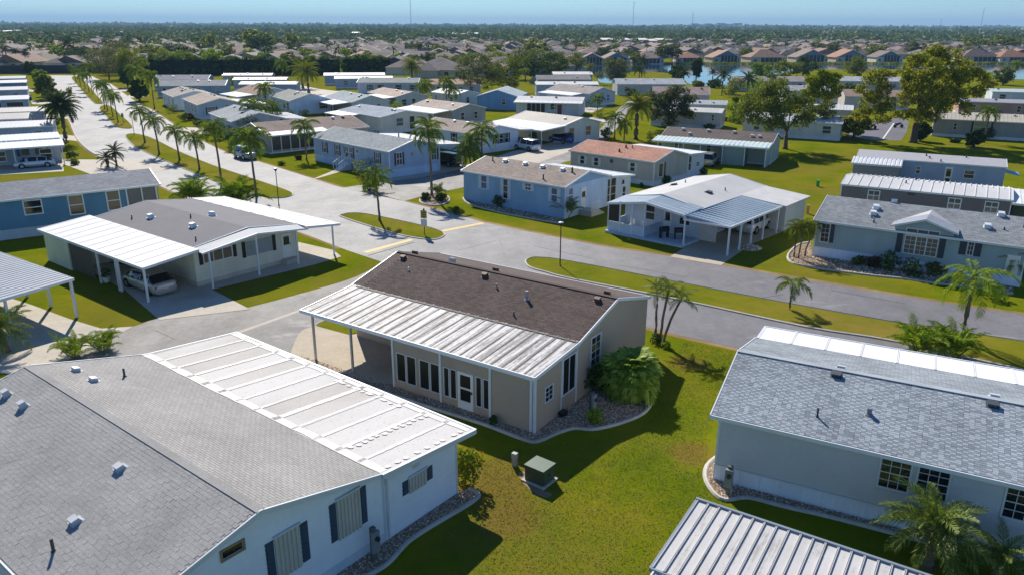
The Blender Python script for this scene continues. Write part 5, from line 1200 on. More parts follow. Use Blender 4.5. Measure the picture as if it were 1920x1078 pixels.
palm('slim palm on the short median left of the sign', (712,415), 4.2, 'queen', 13, .85, .11, lean=(-.25, .2))
palm('very tall queen palm at the corner bed by the blue home', (810,368), 7.2, 'queen', 17, 1.15, .15, lean=(-.2, .1), elev=(75, -40))
palm('small young palm alone on the near median', (1480,582), 1.75, 'queen', 9, .62, .07, elev=(50, -10), shaft=False)
palm('drooping queen palm beside the lower street, right edge', (1802,640), 3.9, 'queenfine', 15, .8, .15, elev=(65, -35))
for px, h, lb, ln in (((1229,632), 2.9, 'left palm of the three at the corner of the tan home', (-.1, 0)), ((1237,640), 3.2, 'middle palm of the three at the corner of the tan home', (.35, .1)), ((1243,648), 2.9, 'right palm of the three, leaning away from the tan home', (.9, .1))):
    palm(lb, px, h, 'near', 13, .62, .085, lean=ln, elev=(70, -30))
for px, h, lb, ln in (((1488,482), 2.4, 'left slim palm in the bed at the corner of the sage home', (0, 0)), ((1497,484), 2.6, 'middle slim palm in the bed at the corner of the sage home', (.2, 0)), ((1509,480), 2.3, 'right leaning palm in the bed at the corner of the sage home', (.6, .2))):
    palm(lb, px, h, 'pygmy', 15, .95, .07, lean=ln, elev=(65, -25))
palm('small palm at the door of the sage home, right edge', (1893,533), 1.7, 'pygmy', 12, .9, .08)
palm('large date palm with dark crown beside the upper street', (125,268), 5.7, 'date', 64, 1.3, .36, elev=(85, -45))
palm('short round date palm on the corner by the blue home', (219,313), 1.9, 'date', 24, .62, .16, elev=(80, -40))
palm('lower date palm in front of the round one by the blue home', (203,314), 1.0, 'date', 20, .62, .16, elev=(75, -20))
palm('golden date palm by the side street, right of the cream home', (1192,262), 5.6, 'gold', 54, 1.25, .4, elev=(85, -45))
palm('left one of the two tall date palms in front of the hedge', (568,166), 5.5, 'gold', 52, 1.75, .38, elev=(85, -40)); palm('right one of the two tall date palms in front of the hedge', (579,176), 6.0, 'gold', 46, 1.6, .38, elev=(85, -50))
palm('date palm rising before the pale green lawn behind the park homes', (773,163), 6.0, 'gold', 50, 1.6, .38, elev=(85, -40))
palm('bushy golden date palm by the long white roofs', (371+70,168), 1.5, 'gold', 28, 1.1, .35, elev=(80, -5))
palm('big date palm at the bottom edge by the grey home', (1738,1062), 1.5, 'near', 42, 1.0, .22, elev=(82, -30), cat='palm tree')
palm('small date palm in the bottom right corner', (1868,1082), .7, 'near', 22, .72, .16, elev=(75, -10))
palm('fluffy palm cut off by the left edge, below the carport', (12,660), 1.4, 'near', 34, .95, .2, elev=(82, -35))
for i, (px, h, ln, nm) in enumerate((((892,318), 3.6, (-.6, 0), 'left stem of the three palms shading the tan roofed blue home'), ((903,318), 5.0, (.1, 0), 'tallest of the three palms behind the blue home'), ((884,318), 2.0, (-.4, 0), 'lowest of the three palms behind the blue home'))):
    palm(nm, px, h, 'queen', 15, 1.1, .13, lean=ln, elev=(70, -30))
clump('left bushy areca palm behind the white home roof', (138,668), 'areca', 7, .4, .6, 5, .55); clump('right bushy areca palm behind the white home roof', (193,655), 'areca', 7, .35, .6, 5, .55)
clump('broad areca palm clump on the near median by the grey home', (1722,668), 'areca', 9, .7, .8, 6, .78); clump('second areca clump on the near median, right of the broad one', (1782,668), 'areca', 8, .7, .7, 6, .75)
clump('bushy palm behind the cream home, left one', (362,392), 'areca', 9, 1.6, .8, 6, 1.1); clump('bushy palm behind the cream home, right one', (448,400), 'areca', 10, 2.0, .8, 6, 1.15)
clump('palm shrub against the blue wall beside the tan roofed home', (1062,408), 'near', 6, 1.0, .5, 7, .8)
clump('small golden palm in the round bed by the tall queen palm', (820,372), 'pygmy', 4, .8, .3, 6, .9)
clump('palm bush behind the round bed corner of the street', (702,360), 'areca', 6, .8, .5, 5, .8)
# fan palm bush by the tan house
root = empty('fan_palm', G(1180, 742), 0, 'big round fan palm bush at the side wall of the tan home', 'palm bush')
rr = random.Random(3)
for i in range(110):
    f = (i+.5)/110; az = i*2.39996+rr.uniform(-.2, .2); zz = 1-1.75*f; h_ = math.sqrt(max(0, 1-zz*zz)); k_ = rr.uniform(.35, .8); sc = rr.uniform(.62, .88)
    link('frond', FR['fan'][i % 3], root, (h_*math.cos(az)*.75*k_, h_*math.sin(az)*.75*k_, 1.15+zz*.85*k_), (rr.uniform(-.5, .5), -math.asin(max(-.7, zz))*.9+rr.uniform(-.2, .2), az+rr.uniform(-.3, .3)), (sc,)*3)
link('foliage', quads_mesh('foliage', leaves_np(clumpy([(0, 0, 1.15, 1.05, 1.05, .95)], 16, 5, .42, .7), 1500, .13, 8), LM['fan']), root)
MB().tube([(0, 0, 0), (0, 0, .8), (0, 0, 1.7)], [.3, .26, .15], 8).build('trunk', PALMBARK, root)
shrub('dark leafy shrub between the fan palm and the tan wall', (1122,735), 1.8, 1.6, 'dark', .1, 1200, 3)
shrub('low bright shrub in the stone bed by the meter post', (1116,793), .85, .75, 'fan', .07, 700, 4)
shrub('flowering red and green bush at the corner of the white home', (874,905), 1.3, 1.75, 'red', .085, 1400, 6)
shrub('spiky dark tuft by the sunroom door', (925,795), .5, .5, 'dark', .08, 160, 7)
for i, (px, w, h, kd) in enumerate((((1611,497), 1.1, .8, 'oak'), ((1637,500), 1.2, .9, 'croton'), ((1664,508), 1.5, 1.5, 'dark'), ((1705,516), 1.9, 1.3, 'dark'), ((1752,517), 1.2, 1.1, 'oak'), ((1795,527), .7, .7, 'dark'))):
    shrub('%s shrub by the white skirting of the sage home' % ('leftmost small', 'second, reddish', 'third, tall dark', 'widest dark', 'fifth, loose', 'rightmost tiny')[i], px, w, h, kd, .09, 800, i+20)
shrub('bright green shrub on the verge before the sage home, right edge', (1862,560), 1.6, 1.0, 'areca', .1, 600, 31)
for i, (px, w, h, kd, lb) in enumerate((((938,388), 1.6, 1.4, 'dark', 'round dark shrub under the tall window of the blue home'), ((1010,394), .9, .9, 'dark', 'small round shrub by the corner of the blue home'), ((797,376), 1.0, .9, 'dark', 'dark round shrub in the corner bed'), ((828,378), 1.0, 1.0, 'dark', 'right shrub in the corner bed'), ((857,402), .8, .8, 'oak', 'lone low shrub on the corner verge'),
        ((680,330), 3.2, 2.2, 'oak', 'leafy bush beside the front steps'), ((690,356), 1.8, 1.6, 'croton', 'reddish corner bush beside the side street'), ((1290,327), 2.2, 1.1, 'dark', 'dark rounded bush at the annex of the salmon roofed home'), ((1250,345), 1.3, 1.0, 'dark', 'second bush beside the salmon roofed home'), ((1318,327), 1.3, 1.0, 'dark', 'bush at the far corner of the salmon roofed home'), ((1203,352), .5, .5, 'dark', 'tiny bush by the white skirting of the tan home'),
        ((135,300), 1.6, 1.2, 'dark', 'dark bush under the flag'), ((110+30,310), 1.0, .9, 'oak', 'grey rounded bush by the flag carport'), ((425,262), 3.0, 2.6, 'dark', 'dark mass of shrubbery behind the street palms'), ((455,276), 3.4, 3.2, 'dark', 'tall dark bush beside the sunroom home'), ((388,252), 2.4, 2.2, 'oak', 'grey green bush by the slate gable home'), ((345,228), 2.0, 1.6, 'dark', 'dark shrub beside the tan roofed blue grey home'), ((322,212), 2.5, 2.0, 'oak', 'round bush by the white gabled home'),
        ((527,310), 1.0, .6, 'yellow', 'yellow bush before the sunroom'), ((560,300), 1.0, .7, 'croton', 'reddish bush before the sunroom'), ((540,225), 3.4, 2.4, 'dark', 'dark bush beneath the pale blue gable'), ((570,222), 2.2, 1.8, 'dark', 'second bush beneath the pale blue gable'), ((730,225), 2.0, 1.6, 'yellow', 'bright bush beside the slate blue roof'), ((690,215), 1.6, 1.4, 'croton', 'pink flowering bush beside the slate blue roof'),
        ((860,228), 2.2, 1.5, 'oak', 'pale bush in front of the blank gable'), ((1105,205), 3.0, 2.4, 'dark', 'dark bush at the end of the white porch home'), ((1122,222), 2.4, 2.0, 'yellow', 'yellow bush by the side street'), ((1225,268), 2.6, 1.8, 'oak', 'leafy bush right of the golden date palm'), ((1250,270), 2.6, 2.0, 'yellow', 'yellowish bush by the striped porch'))):
    shrub(lb, px, w, h, kd, .12, 600, i+60)

# the big trees of the park
def blobs_px(base, pts, depth=1.0):
    "crown clumps from where they stand: list of (px,py,radius in metres, depth offset)"
    b = G(*base); out = []
    for (x, y, r, dz) in pts:
        dist = b.y+dz; d = fwd+rgt*((x-960)/FOCAL)-upv*((y-539)/FOCAL); t = dist/d.y
        out.append((d.x*t-b.x, dz, CAM_H+d.z*t, r, r, r*.85))
    return out
bb = [(1640,150,2.0,1),(1655,175,2.2,-1),(1625,185,1.9,0),(1662,138,1.5,1),(1612,170,1.2,0),(1640,205,1.9,0),(1618,205,1.4,1),(1668,200,1.7,-1),(1655,222,1.5,0),(1705,140,2.0,-1),(1722,118,2.2,0),(1752,108,2.3,1),(1785,112,2.1,-1),(1755,135,2.6,-3),(1722,160,2.4,-3),(1750,175,2.6,-3),(1788,155,2.6,-2),(1815,135,2.0,0),(1842,148,1.7,0),(1832,172,2.0,-1),(1800,188,2.3,-2),(1768,203,2.2,-2),(1700,190,2.0,-1),(1695,215,1.7,-1),(1725,215,1.9,-2),(1748,222,1.6,-2),(1735,150,2.6,3),(1705,130,1.8,3),(1790,135,2.2,3),(1858,160,1.2,1),(1815,205,1.4,-1),(1770,180,2.4,2),(1700,165,1.6,1)]
tree('giant olive oak with wide uneven crown beside the parking lot', (1712,268), 13, 20, 'autumn', .21, 30000, seed=5, blobs=blobs_px((1712,268), bb), trunk=.55, fork=.35)
bb = [(1400,190,2.0,0),(1425,175,2.2,0),(1455,170,2.3,-1),(1480,180,2.2,0),(1505,195,2.0,0),(1440,195,2.4,-2),(1470,205,2.4,-2),(1415,210,2.0,-1),(1395,215,1.5,0),(1500,215,2.0,-1),(1515,225,1.5,0),(1445,222,2.0,-1),(1418,228,1.6,0),(1500,232,1.6,0),(1462,234,1.5,-1),(1438,238,1.2,0),(1460,160,1.6,1),(1430,190,2.0,2),(1480,195,2.0,2)]
tree('grey green live oak on the open lawn', (1472,280), 8, 12, 'oak', .18, 14000, seed=8, blobs=blobs_px((1472,280), bb), trunk=.33, fork=.42)
bb = [(1545,142,1.7,0),(1528,155,1.9,0),(1565,148,1.4,0),(1555,158,1.7,-1),(1520,180,1.7,0),(1545,178,1.8,-1),(1570,170,1.5,0),(1505,195,1.2,0),(1535,150,1.4,1),(1510,175,1.3,1)]
tree('bright yellow green tree behind the live oak', (1545,245), 10, 9, 'yellow', .22, 9000, seed=9, blobs=blobs_px((1545,245), bb), trunk=.25, fork=.5)
bb = [(1530,205,1.5,0),(1550,200,1.6,0),(1520,220,1.4,0),(1545,222,1.6,-1),(1560,215,1.2,0),(1535,235,1.2,0),(1555,230,1.0,0)]
tree('smaller oak between the live oak and the parking lot', (1540,258), 6, 6.5, 'oak', .18, 4200, seed=10, blobs=blobs_px((1540,258), bb), trunk=.2, fork=.45)
bb = [(1230,185,2.2,0),(1260,180,2.4,0),(1285,190,2.0,0),(1240,205,2.4,-1),(1268,208,2.4,-1),(1290,215,1.6,0),(1225,215,1.8,0),(1255,225,1.8,-1),(1275,170,1.6,1),(1215,200,1.5,0)]
tree('silvery grey tree behind the golden date palm', (1252,243), 8, 11, 'grey', .2, 10000, seed=11, blobs=blobs_px((1252,243), bb), trunk=.3, fork=.4)
for i, (px, h, w, kd, lb) in enumerate((((895,178), 11, 13.5, 'grey', 'left round oak behind the blue gabled home'), ((950,174), 10, 12.5, 'oak', 'right round oak behind the blue gabled home'), ((1025,152), 10.5, 13, 'dark', 'tall dark oak group behind the white roof stack'), ((985,150), 9, 10, 'dark', 'dark oak left of the tall group'), ((1152,160), 9, 12, 'grey', 'spreading oak by the water'), ((1040,148), 9.5, 11, 'oak', 'oak at the lake end behind the white roofs'),
        ((1305,150), 8.0, 5.0, 'dark', 'narrow dark tree standing at the lake shore'), ((1395,222), 5, 5, 'yellow', 'loose yellow green tree left of the live oak'), ((1430,225), 6, 6, 'oak', 'tree hidden behind the left side of the live oak'), ((1600,262), 4.5, 5.5, 'autumn', 'low olive tree left of the parking lot'), ((1725,285-20), 3.2, 2.5, 'dark', 'young dark tree by the giant trunk'), ((1825,276), 2.6, 2.6, 'dark', 'thin bare bush in front of the taupe home'), ((250,150), 11, 12, 'yellow', 'yellow green tree at the far end of the boulevard'), ((205,150), 12, 19, 'grey', 'broad grey green tree by the end wall'), ((225,140), 12, 16, 'grey', 'second grey green tree by the end wall'),
        ((90,187), 6, 5, 'oak', 'light tree beside the far left driveways'), ((78,165), 5.5, 5, 'areca', 'bright bushy tree by the left driveways'), ((262,190), 5.5, 4.5, 'dark', 'dark round tree by the first boulevard home'), ((240,165), 6.5, 5, 'dark', 'dark tree at the edge of the first boulevard home'), ((60,140), 5, 5, 'dark', 'dark tree before the left end wall'))):
    tree(lb, px, h, w, kd, .24, 6500, 14, seed=40+i, trunk=.22, crownh=h*.92)
for i, (px, h, kd, sc, lb) in enumerate((((290,205), 7.0, 'queen', 1.3, 'tall palm by the first driveways of the boulevard'), ((262,190), 7.5, 'queen', 1.4, 'taller palm one drive further up the boulevard'), ((575,300), 4.6, 'queen', 1.0, 'palm at the sunroom corner'), ((515,245), 4.0, 'queen', 1.2, 'palm beside the sunroom home'), ((478,248), 4.5, 'queen', 1.3, 'leafy palm left of the sunroom home'), ((500,205), 4.6, 'queen', 1.2, 'palm between the slate gable and the pale blue gable'), ((838,205), 6.2, 'queen', 1.2, 'slim palm by the small beige home'), ((848,205), 4.2, 'queen', 1.1, 'lower slim palm by the small beige home'), ((793,195), 4.0, 'queen', 1.1, 'left palm of the pair by the flat carport home'), ((803,193), 4.4, 'queen', 1.1, 'right palm of the pair by the flat carport home'),
        ((1197,172), 6.0, 'date', 1.0, 'coconut palm in front of the lakeside roof'), ((1203,150), 6.5, 'date', 1.2, 'dark palm behind the lakeside roof'), ((1105,155), 5, 'gold', 1.0, 'golden palm by the white roof stack'), ((1280,165), 4.5, 'date', 1.1, 'palm right of the lakeside roof'), ((1353,180), 5.5, 'date', 1.1, 'dark palm before the water, left'), ((1335,160), 4, 'date', .8, 'thin palm at the shore'), ((1400,185), 5, 'date', 1.2, 'spiky palm above the leafy oaks'), ((1440,170), 4.5, 'queen', 1.1, 'palm top over the oaks'), ((1493,150), 5, 'queen', 1.1, 'palm in front of the grey lakeside roof'),
        ((1152,262), 3.5, 'queen', .9, 'palm at the corner of the cream home'), ((1170,265), 2.6, 'queen', .8, 'little palm beside the golden date palm'), ((1120,218), 3.5, 'queen', .9, 'palm by the end of the white porch'), ((1845,268), 5.0, 'queen', 1.0, 'palm standing in front of the taupe home bay'), ((1900,155), 6, 'queen', 1.3, 'palm on the water at the right edge'), ((530,150), 5.5, 'queen', 1.4, 'palm in front of the hedge by the white roofs'), ((15,125), 7, 'date', 1.1, 'first palm of the row at the left end wall'), ((35,127), 6.5, 'date', 1.1, 'second palm of the row at the left end wall'), ((52,128), 6.5, 'date', 1.1, 'third palm of the row at the left end wall'), ((132,125), 9.5, 'date', 1.8, 'tall dark palm beyond the end wall'), ((985,155), 7, 'gold', 1.2, 'palm left of the tall oak group'))):
    palm(lb, px, h, kd, 15 if kd == 'queen' else 26, sc, .13 if kd == 'queen' else .2, elev=(75, -35))

YARD = random.Random(77)
for i, (px, w, h, kd, lb) in enumerate((((405,262), 2.6, 2.4, 'oak', 'pale leafy bush left of the dark shrubbery on the boulevard lawn'), ((440,282), 3.0, 2.8, 'dark', 'dark bush nearest the street before the sunroom home'), ((470,262), 3.6, 3.8, 'dark', 'tall dark bush touching the sunroom home wall'), ((415,240), 2.2, 2.2, 'areca', 'bright bush below the slate gable'), ((372,238), 1.8, 1.4, 'dark', 'round shrub beneath the shuttered windows'), ((358,226), 1.6, 1.4, 'croton', 'reddish shrub beneath the shuttered windows'),
        ((500,198), 3.0, 2.6, 'areca', 'palm like bush between two gables'), ((620,195), 2.0, 1.5, 'oak', 'bush at the white carport wing'), ((745,212), 3.0, 2.4, 'areca', 'leafy yellow bush beside the grey carport home'), ((790,228), 2.2, 2.0, 'dark', 'bush at the left end of the pale blue home'), ((1000,262), 1.4, 1.2, 'areca', 'bright bush between the two carports'), ((1135,258), 2.0, 1.6, 'dark', 'bush under the orange lit windows'), ((1090,262), 1.2, .8, 'oak', 'low planting at the cream home wall'),
        ((1340,165), 5, 2.6, 'dark', 'dark shore bush below the thin palm'), ((1310,165), 4, 2.2, 'oak', 'green shore bush by the lakeside roof'), ((1375,178), 6, 4.5, 'oak', 'leafy mass at the water left of the live oak'), ((1420,182), 7, 5.5, 'areca', 'bright leafy mass behind the live oak'), ((1450,178), 6, 4.5, 'oak', 'olive leafy mass behind the live oak top'), ((1385,230), 4.5, 4.2, 'areca', 'yellow green bush hugging the left of the live oak'), ((1405,245), 3.5, 3.0, 'oak', 'undergrowth left of the live oak trunk'),
        ((1590,190), 5, 4.5, 'dark', 'dark tree mass between the yellow tree and the giant oak'), ((1610,240), 4, 3.0, 'autumn', 'low olive foliage above the parking lot'), ((1290,236), 4, 1.0, 'dark', 'shade planting below the blank grey wall'), ((1330,243), 2, 1.0, 'dark', 'small planting at the blank wall end'), ((1850,262), 2.5, 2.2, 'grey', 'twiggy bush at the taupe home'), ((1790,268), 1.6, .7, 'dark', 'low planting at the taupe wall'),
        ((930,182), 3, 1.2, 'dark', 'low planting by the deep blue gable'), ((1115,192), 3.4, 3.0, 'dark', 'dark bush behind the white porch posts'), ((1180,178), 5, 2.2, 'dark', 'planting under the lakeside wall left'), ((1230,178), 5, 2.2, 'dark', 'planting under the lakeside wall right'), ((130,180), 2.4, 2.2, 'oak', 'bush on the third left driveway'), ((100,240), 2.6, 2.0, 'dark', 'bush at the roof beside the big date palm'))):
    shrub(lb, px, w, h, kd, .16 if w < 4 else .26, 700 if w < 4 else 1500, i+130)

for i, (px, h, w, kd, lb) in enumerate((((1470,152), 7, 9, 'oak', 'olive tree on the near lake bank left of the yellow tree'), ((1505,146), 7.5, 9, 'dark', 'dark tree on the near lake bank by the yellow tree'), ((1600,148), 8, 10, 'oak', 'tree on the near lake bank by the giant oak'), ((1425,150), 6, 7, 'areca', 'bright tree at the water edge above the live oak'), ((1270,152), 6, 7, 'dark', 'dark tree at the water edge by the lakeside roof'), ((1880,160), 6, 7, 'oak', 'tree at the water edge near the right side'), ((1080,135), 8, 10, 'oak', 'tree behind the white roof stack, right one'), ((1010,128), 9, 12, 'oak', 'tall tree between the far roofs and the white roof stack'), ((930,132), 9, 12, 'yellow', 'light green tree rising behind the round oaks'), ((860,140), 8, 10, 'oak', 'tree left of the round oaks'), ((975,138), 9, 11, 'grey', 'grey tree right of the round oaks'), ((690,128), 7, 9, 'oak', 'tree above the end of the short hedge'), ((1130,118), 8, 10, 'dark', 'dark tree between two lake houses'), ((1190,122), 6, 8, 'oak', 'tree beside the columned lake house'), ((310,132), 9, 12, 'yellow', 'yellow green tree at the left end of the long hedge'), ((350,128), 8, 10, 'yellow', 'second yellow green tree behind the long hedge'), ((155,128), 9, 13, 'dark', 'dark tree behind the end wall'))):
    tree(lb, px, h, w, kd, .26, 4200, 13, seed=300+i, trunk=.2, crownh=h*.92)
shrub('low round shrub at the foot of the three corner palms', (1232,642), .9, .6, 'dark', .08, 400, 401); shrub('small leafy shrub before the three corner palms', (1250,652), .6, .4, 'areca', .07, 250, 402)
# ---------------------------------------------------------------- vehicles
TYRE = plain((22, 22, 23), .8); RIM = plain((170, 172, 176), .3, .8); CARGLASS = glass((14, 17, 20), .05)
def car(label, px, ang, paint, kind='sedan', L=4.9, W=1.84, name='car', world=None, cat='car'):
    b = Vector((*world, 0)) if world else G(*px); root = empty(name, b, R(ang), label, cat)
    pm = plain(paint, .28, .35, var=.03, coat=.6); h = W/2
    suv = kind == 'suv'; zb = .2 if not suv else .26; belt = .92 if not suv else 1.05; roof = 1.46 if not suv else 1.74; wr = .33 if not suv else .37
    # lower body: stations along x (rear to front)
    xs = [-.5, -.485, -.42, -.3, -.1, .12, .28, .38, .46, .495, .5]
    hw = [.78, .9, .97, 1, 1, 1, .99, .96, .9, .8, .74]
    tp = [.78, .94, 1.0, 1.0, 1.0, 1.0, .96, .88, .8, .72, .6] if not suv else [.9, 1, 1, 1, 1, 1, .98, .95, .9, .8, .7]
    m = MB(); ring = []
    for x, w, t in zip(xs, hw, tp):
        z1 = zb+(belt-zb)*t; pts = [(.72*w, zb), (.95*w, zb+.1), (w, zb+.28), (.985*w, z1-.16), (.93*w, z1-.02), (.6*w, z1+.025), (0, z1+.035)]
        pts = [(y*h, z) for y, z in pts]; ring.append([(x*L, y, z) for y, z in pts]+[(x*L, -y, z) for y, z in pts[-2::-1]])
    n = len(ring[0]); base = [p for r in ring for p in r]; fs = []
    for i in range(len(ring)-1):
        for k in range(n-1): fs.append((i*n+k, i*n+k+1, (i+1)*n+k+1, (i+1)*n+k))
        fs.append((i*n+n-1, i*n, (i+1)*n, (i+1)*n+n-1))
    fs.append(tuple(range(n))[::-1]); fs.append(tuple((len(ring)-1)*n+k for k in range(n))); m.add(base, fs); m.build('body', pm, root, smooth=True)
    # greenhouse
    gx = [-.43, -.3, -.12, .06, .2, .33] if not suv else [-.485, -.42, -.2, .05, .17, .3]
    gz = [.0, .8, .99, 1.0, .88, .0] if not suv else [.0, .93, 1.0, 1.0, .93, .0]
    def loft(f0, f1, z0, k, mat, nm, par, idx):
        m = MB(); rg = []
        for i in idx:
            x, g = gx[i], gz[i]; zt = belt+.02+(roof-belt)*g
            lo = h*.9; hi = h*(.9-.2*g)
            rg.append([(x*L, lo-(lo-hi)*f0, belt+.0+(zt-belt)*f0), (x*L, lo-(lo-hi)*f1, belt+(zt-belt)*f1), (x*L, hi*.6, zt+z0*g), (x*L, 0, zt+z0*g+.015)])
        nn = 4
        for s_ in (1, -1):
            v = [(x, y*s_, z) for r in rg for x, y, z in r]; fs = []
            for i in range(len(rg)-1):
                for q in range(k, nn-1): fs.append((i*nn+q, i*nn+q+1, (i+1)*nn+q+1, (i+1)*nn+q)[::s_])
            m.add(v, fs)
        return m.build(nm, mat, par, smooth=True)
    loft(0, .97, 0, 0, CARGLASS, 'windows', root, range(6))
    rp = loft(.93, 1.02, .02, 0, pm, 'roof', root, range(1, 5))
    m = MB()
    for s_ in (1, -1):
        for i, x0 in ((1, gx[1]), (2, gx[2]+.04), (3, gx[3]+.1), (4, gx[4])):
            zt = belt+(roof-belt)*(.93 if 0 < i < 5 else 0); hi = h*(.9-.2*.97)
            m.add([(x0*L-.05, s_*(h*.9+.008), belt), (x0*L+.05, s_*(h*.9+.008), belt), (x0*L+.04, s_*(hi+.012), zt), (x0*L-.04, s_*(hi+.012), zt)], [(0, 1, 2, 3)])
    m.build('pillars', pm, root)
    tm = TC.get(('tyre', wr)); 
    if not tm:
        q = MB(); q.tube([(0, -.1, 0), (0, -.09, 0), (0, .09, 0), (0, .1, 0)], [wr*.86, wr, wr, wr*.86], 18); q2 = MB(); q2.tube([(0, -.105, 0), (0, .105, 0)], wr*.62, 12)
        tm = TC[('tyre', wr)] = (q.mesh('tyre', TYRE, False), q2.mesh('rim', RIM))
    for x in (-.3, .31):
        for s_ in (1, -1):
            w_ = link('wheel', tm[0], root, (x*L, s_*(h-.09), wr)); link('rim', tm[1], w_)
            q = MB(); q.tube([(x*L, s_*(h*.99-.02), wr+.02), (x*L, s_*(h+.012), wr+.02)], wr*1.13, 16); q.build('wheel_arch', TYRE, root)
    for s_ in (1, -1):
        pbox('tail_light', root, -.5*L+.01, -.47*L, s_*h*.5, s_*h*.86, belt-.3, belt-.14, plain((130, 20, 20), .25)); pbox('headlight', root, .455*L, .49*L, s_*h*.5, s_*h*.8, belt-.36, belt-.24, plain((220, 222, 224), .15))
        m = MB(); m.box(.14*L, .2*L, s_*h*.97, s_*(h+.14), belt, belt+.13); m.build('mirror', pm, root)
    pbox('number_plate', root, -.5*L-.012, -.5*L+.02, -.16, .16, zb+.32, zb+.44, plain((210, 210, 205), .5))
    return root
TANO = TANH.root.location
car('silver sedan parked tail out under the cream home carport', (281,541), 142, (196, 190, 180), 'sedan', 4.9)
car('white crossover parked nose in under the blue grey carport', (1412,432), 50, (226, 228, 230), 'suv', 4.5, 1.82)
car('white sedan under the screened carport at the left edge', (66,314), 212, (206, 210, 216), 'sedan', 4.8)
car('white van with dark windows beside the pale blue home', (988,282), 130, (214, 218, 224), 'suv', 4.7, 1.85)
car('blue car in the cream home carport', (1052,268), 130, (40, 70, 150), 'suv', 4.5)
car('black car behind the grey blue home', (838,310), 135, (16, 16, 18), 'suv', 4.6)
car('dark blue car on a far left driveway', (92,180), 120, (30, 40, 70), 'sedan', 4.5); car('bright blue car on the nearer left driveway', (52,188), 120, (36, 70, 150), 'sedan', 4.5)
car('grey car half hidden by the tallest street palm', (460,298), -47, (150, 158, 170), 'suv', 4.4)
car('pale jeep under the striped green porch', (1330,310), 65, (170, 170, 166), 'suv', 4.2, 1.8)
# golf cart under the porch roof of the white home
b = G(1292, 428); root = empty('golf_cart', (b.x, b.y, .22), R(140), 'golf cart with dark canopy on the deck of the white home', 'golf cart')
MB().box(-1.1, 1.0, -.5, .5, .25, .5).box(.45, 1.05, -.5, .5, .5, .85).build('body', plain((90, 40, 44), .4), root); MB().box(-.75, .0, -.48, .48, .5, .75).box(-.8, -.62, -.48, .48, .75, 1.15).build('seat', plain((60, 58, 56), .7), root)
MB().slab((-1.0, -.55, 1.8), (.75, -.55, 1.8), (.75, .55, 1.8), (-1.0, .55, 1.8), .05).build('canopy', plain((40, 40, 42), .6), root)
for x, y in ((-.85, -.45), (-.85, .45), (.5, -.45), (.5, .45)): MB().tube([(x*1.05, y, .5), (x, y, 1.78)], .025, 5).build('post', plain((120, 120, 122), .4), root)
for x in (-.7, .7):
    for y in (-.48, .48): MB().tube([(x, y-.07, .2), (x, y+.07, .2)], .22, 12).build('wheel', TYRE, root)
def motorbike(label, px, ang, c):
    b = G(*px); root = empty('motorcycle', b, R(ang), label, 'motorcycle')
    for x in (-.7, .7): MB().tube([(x, -.07, .32), (x, .07, .32)], .32, 14).build('wheel', TYRE, root)
    m = MB(); m.tube([(-.6, 0, .5), (-.2, 0, .62), (.25, 0, .8), (.55, 0, .75)], [.12, .2, .2, .08], 8); m.build('body', plain(c, .3), root); MB().box(-.75, .0, -.16, .16, .72, .84).build('seat', TYRE, root)
    MB().tube([(.42, -.36, 1.05), (.5, 0, 1.0), (.42, .36, 1.05)], .025, 5).tube([(.5, 0, 1.0), (.7, 0, .32)], .04, 5).build('handlebar', RIM, root)
motorbike('dark red motorcycle parked by the parking lot edge', (1636,243), 30, (90, 20, 24)); motorbike('black motorcycle lying in the oak shade on the lot', (1684,240), 10, (30, 30, 32)); motorbike('white scooter in the white home carport', (1366,428), 60, (210, 210, 210))
# ---------------------------------------------------------------- street furniture
DARKM = plain((36, 38, 42), .5)
def lamp(label, px, h):
    root = empty('street_lamp', G(*px), 0, label, 'street lamp', 'lamp posts along the boulevard')
    MB().tube([(0, 0, 0), (0, 0, .12), (0, 0, .13), (0, 0, h-.2)], [.09, .09, .05, .04], 8).build('post', DARKM, root)
    m = MB(); m.tube([(0, 0, h-.25), (0, 0, h-.1), (0, 0, h)], [.06, .16, .2], 10); m.build('lamp_head', DARKM, root); MB().tube([(0, 0, h), (0, 0, h+.06), (0, 0, h+.1)], [.21, .19, .05], 10).build('lamp_cap', plain((206, 208, 210), .4), root)
lamp('tall thin lamp post at the tip of the near median', (1050,500), 3.55); lamp('lamp post on the pavement past the long median', (523,386), 3.9); lamp('lamp post at the far end of the long median', (252,254), 4.0); lamp('lamp post on the farthest median', (185,192), 4.2)
root = empty('street_sign', G(796, 441), R(-20), 'yellow and white sign on a post at the tip of the short median', 'sign')
MB().tube([(0, 0, 0), (0, 0, 2.3)], .04, 6).build('post', DARKM, root); pbox('sign_board', root, -.3, .3, -.06, -.02, 1.55, 2.3, plain((176, 160, 60), .5)); pbox('sign_board', root, -.3, .3, -.06, -.02, .85, 1.5, plain((206, 212, 216), .5))
for k in range(3): pbox('sign_mark', root, -.2, .2, -.07, -.06, 1.7+.18*k, 1.78+.18*k, DARKM)
MB().tube([(0, 0, 2.3), (.02, 0, 2.5)], [.1, .03], 6).build('finial', DARKM, root)
root = empty('street_sign', G(232, 233), R(-30), 'small green sign on the second median', 'sign'); MB().tube([(0, 0, 0), (0, 0, 2.0)], .04, 6).build('post', DARKM, root); pbox('sign_board', root, -.35, .35, -.05, -.01, 1.3, 2.0, plain((70, 120, 100), .5))
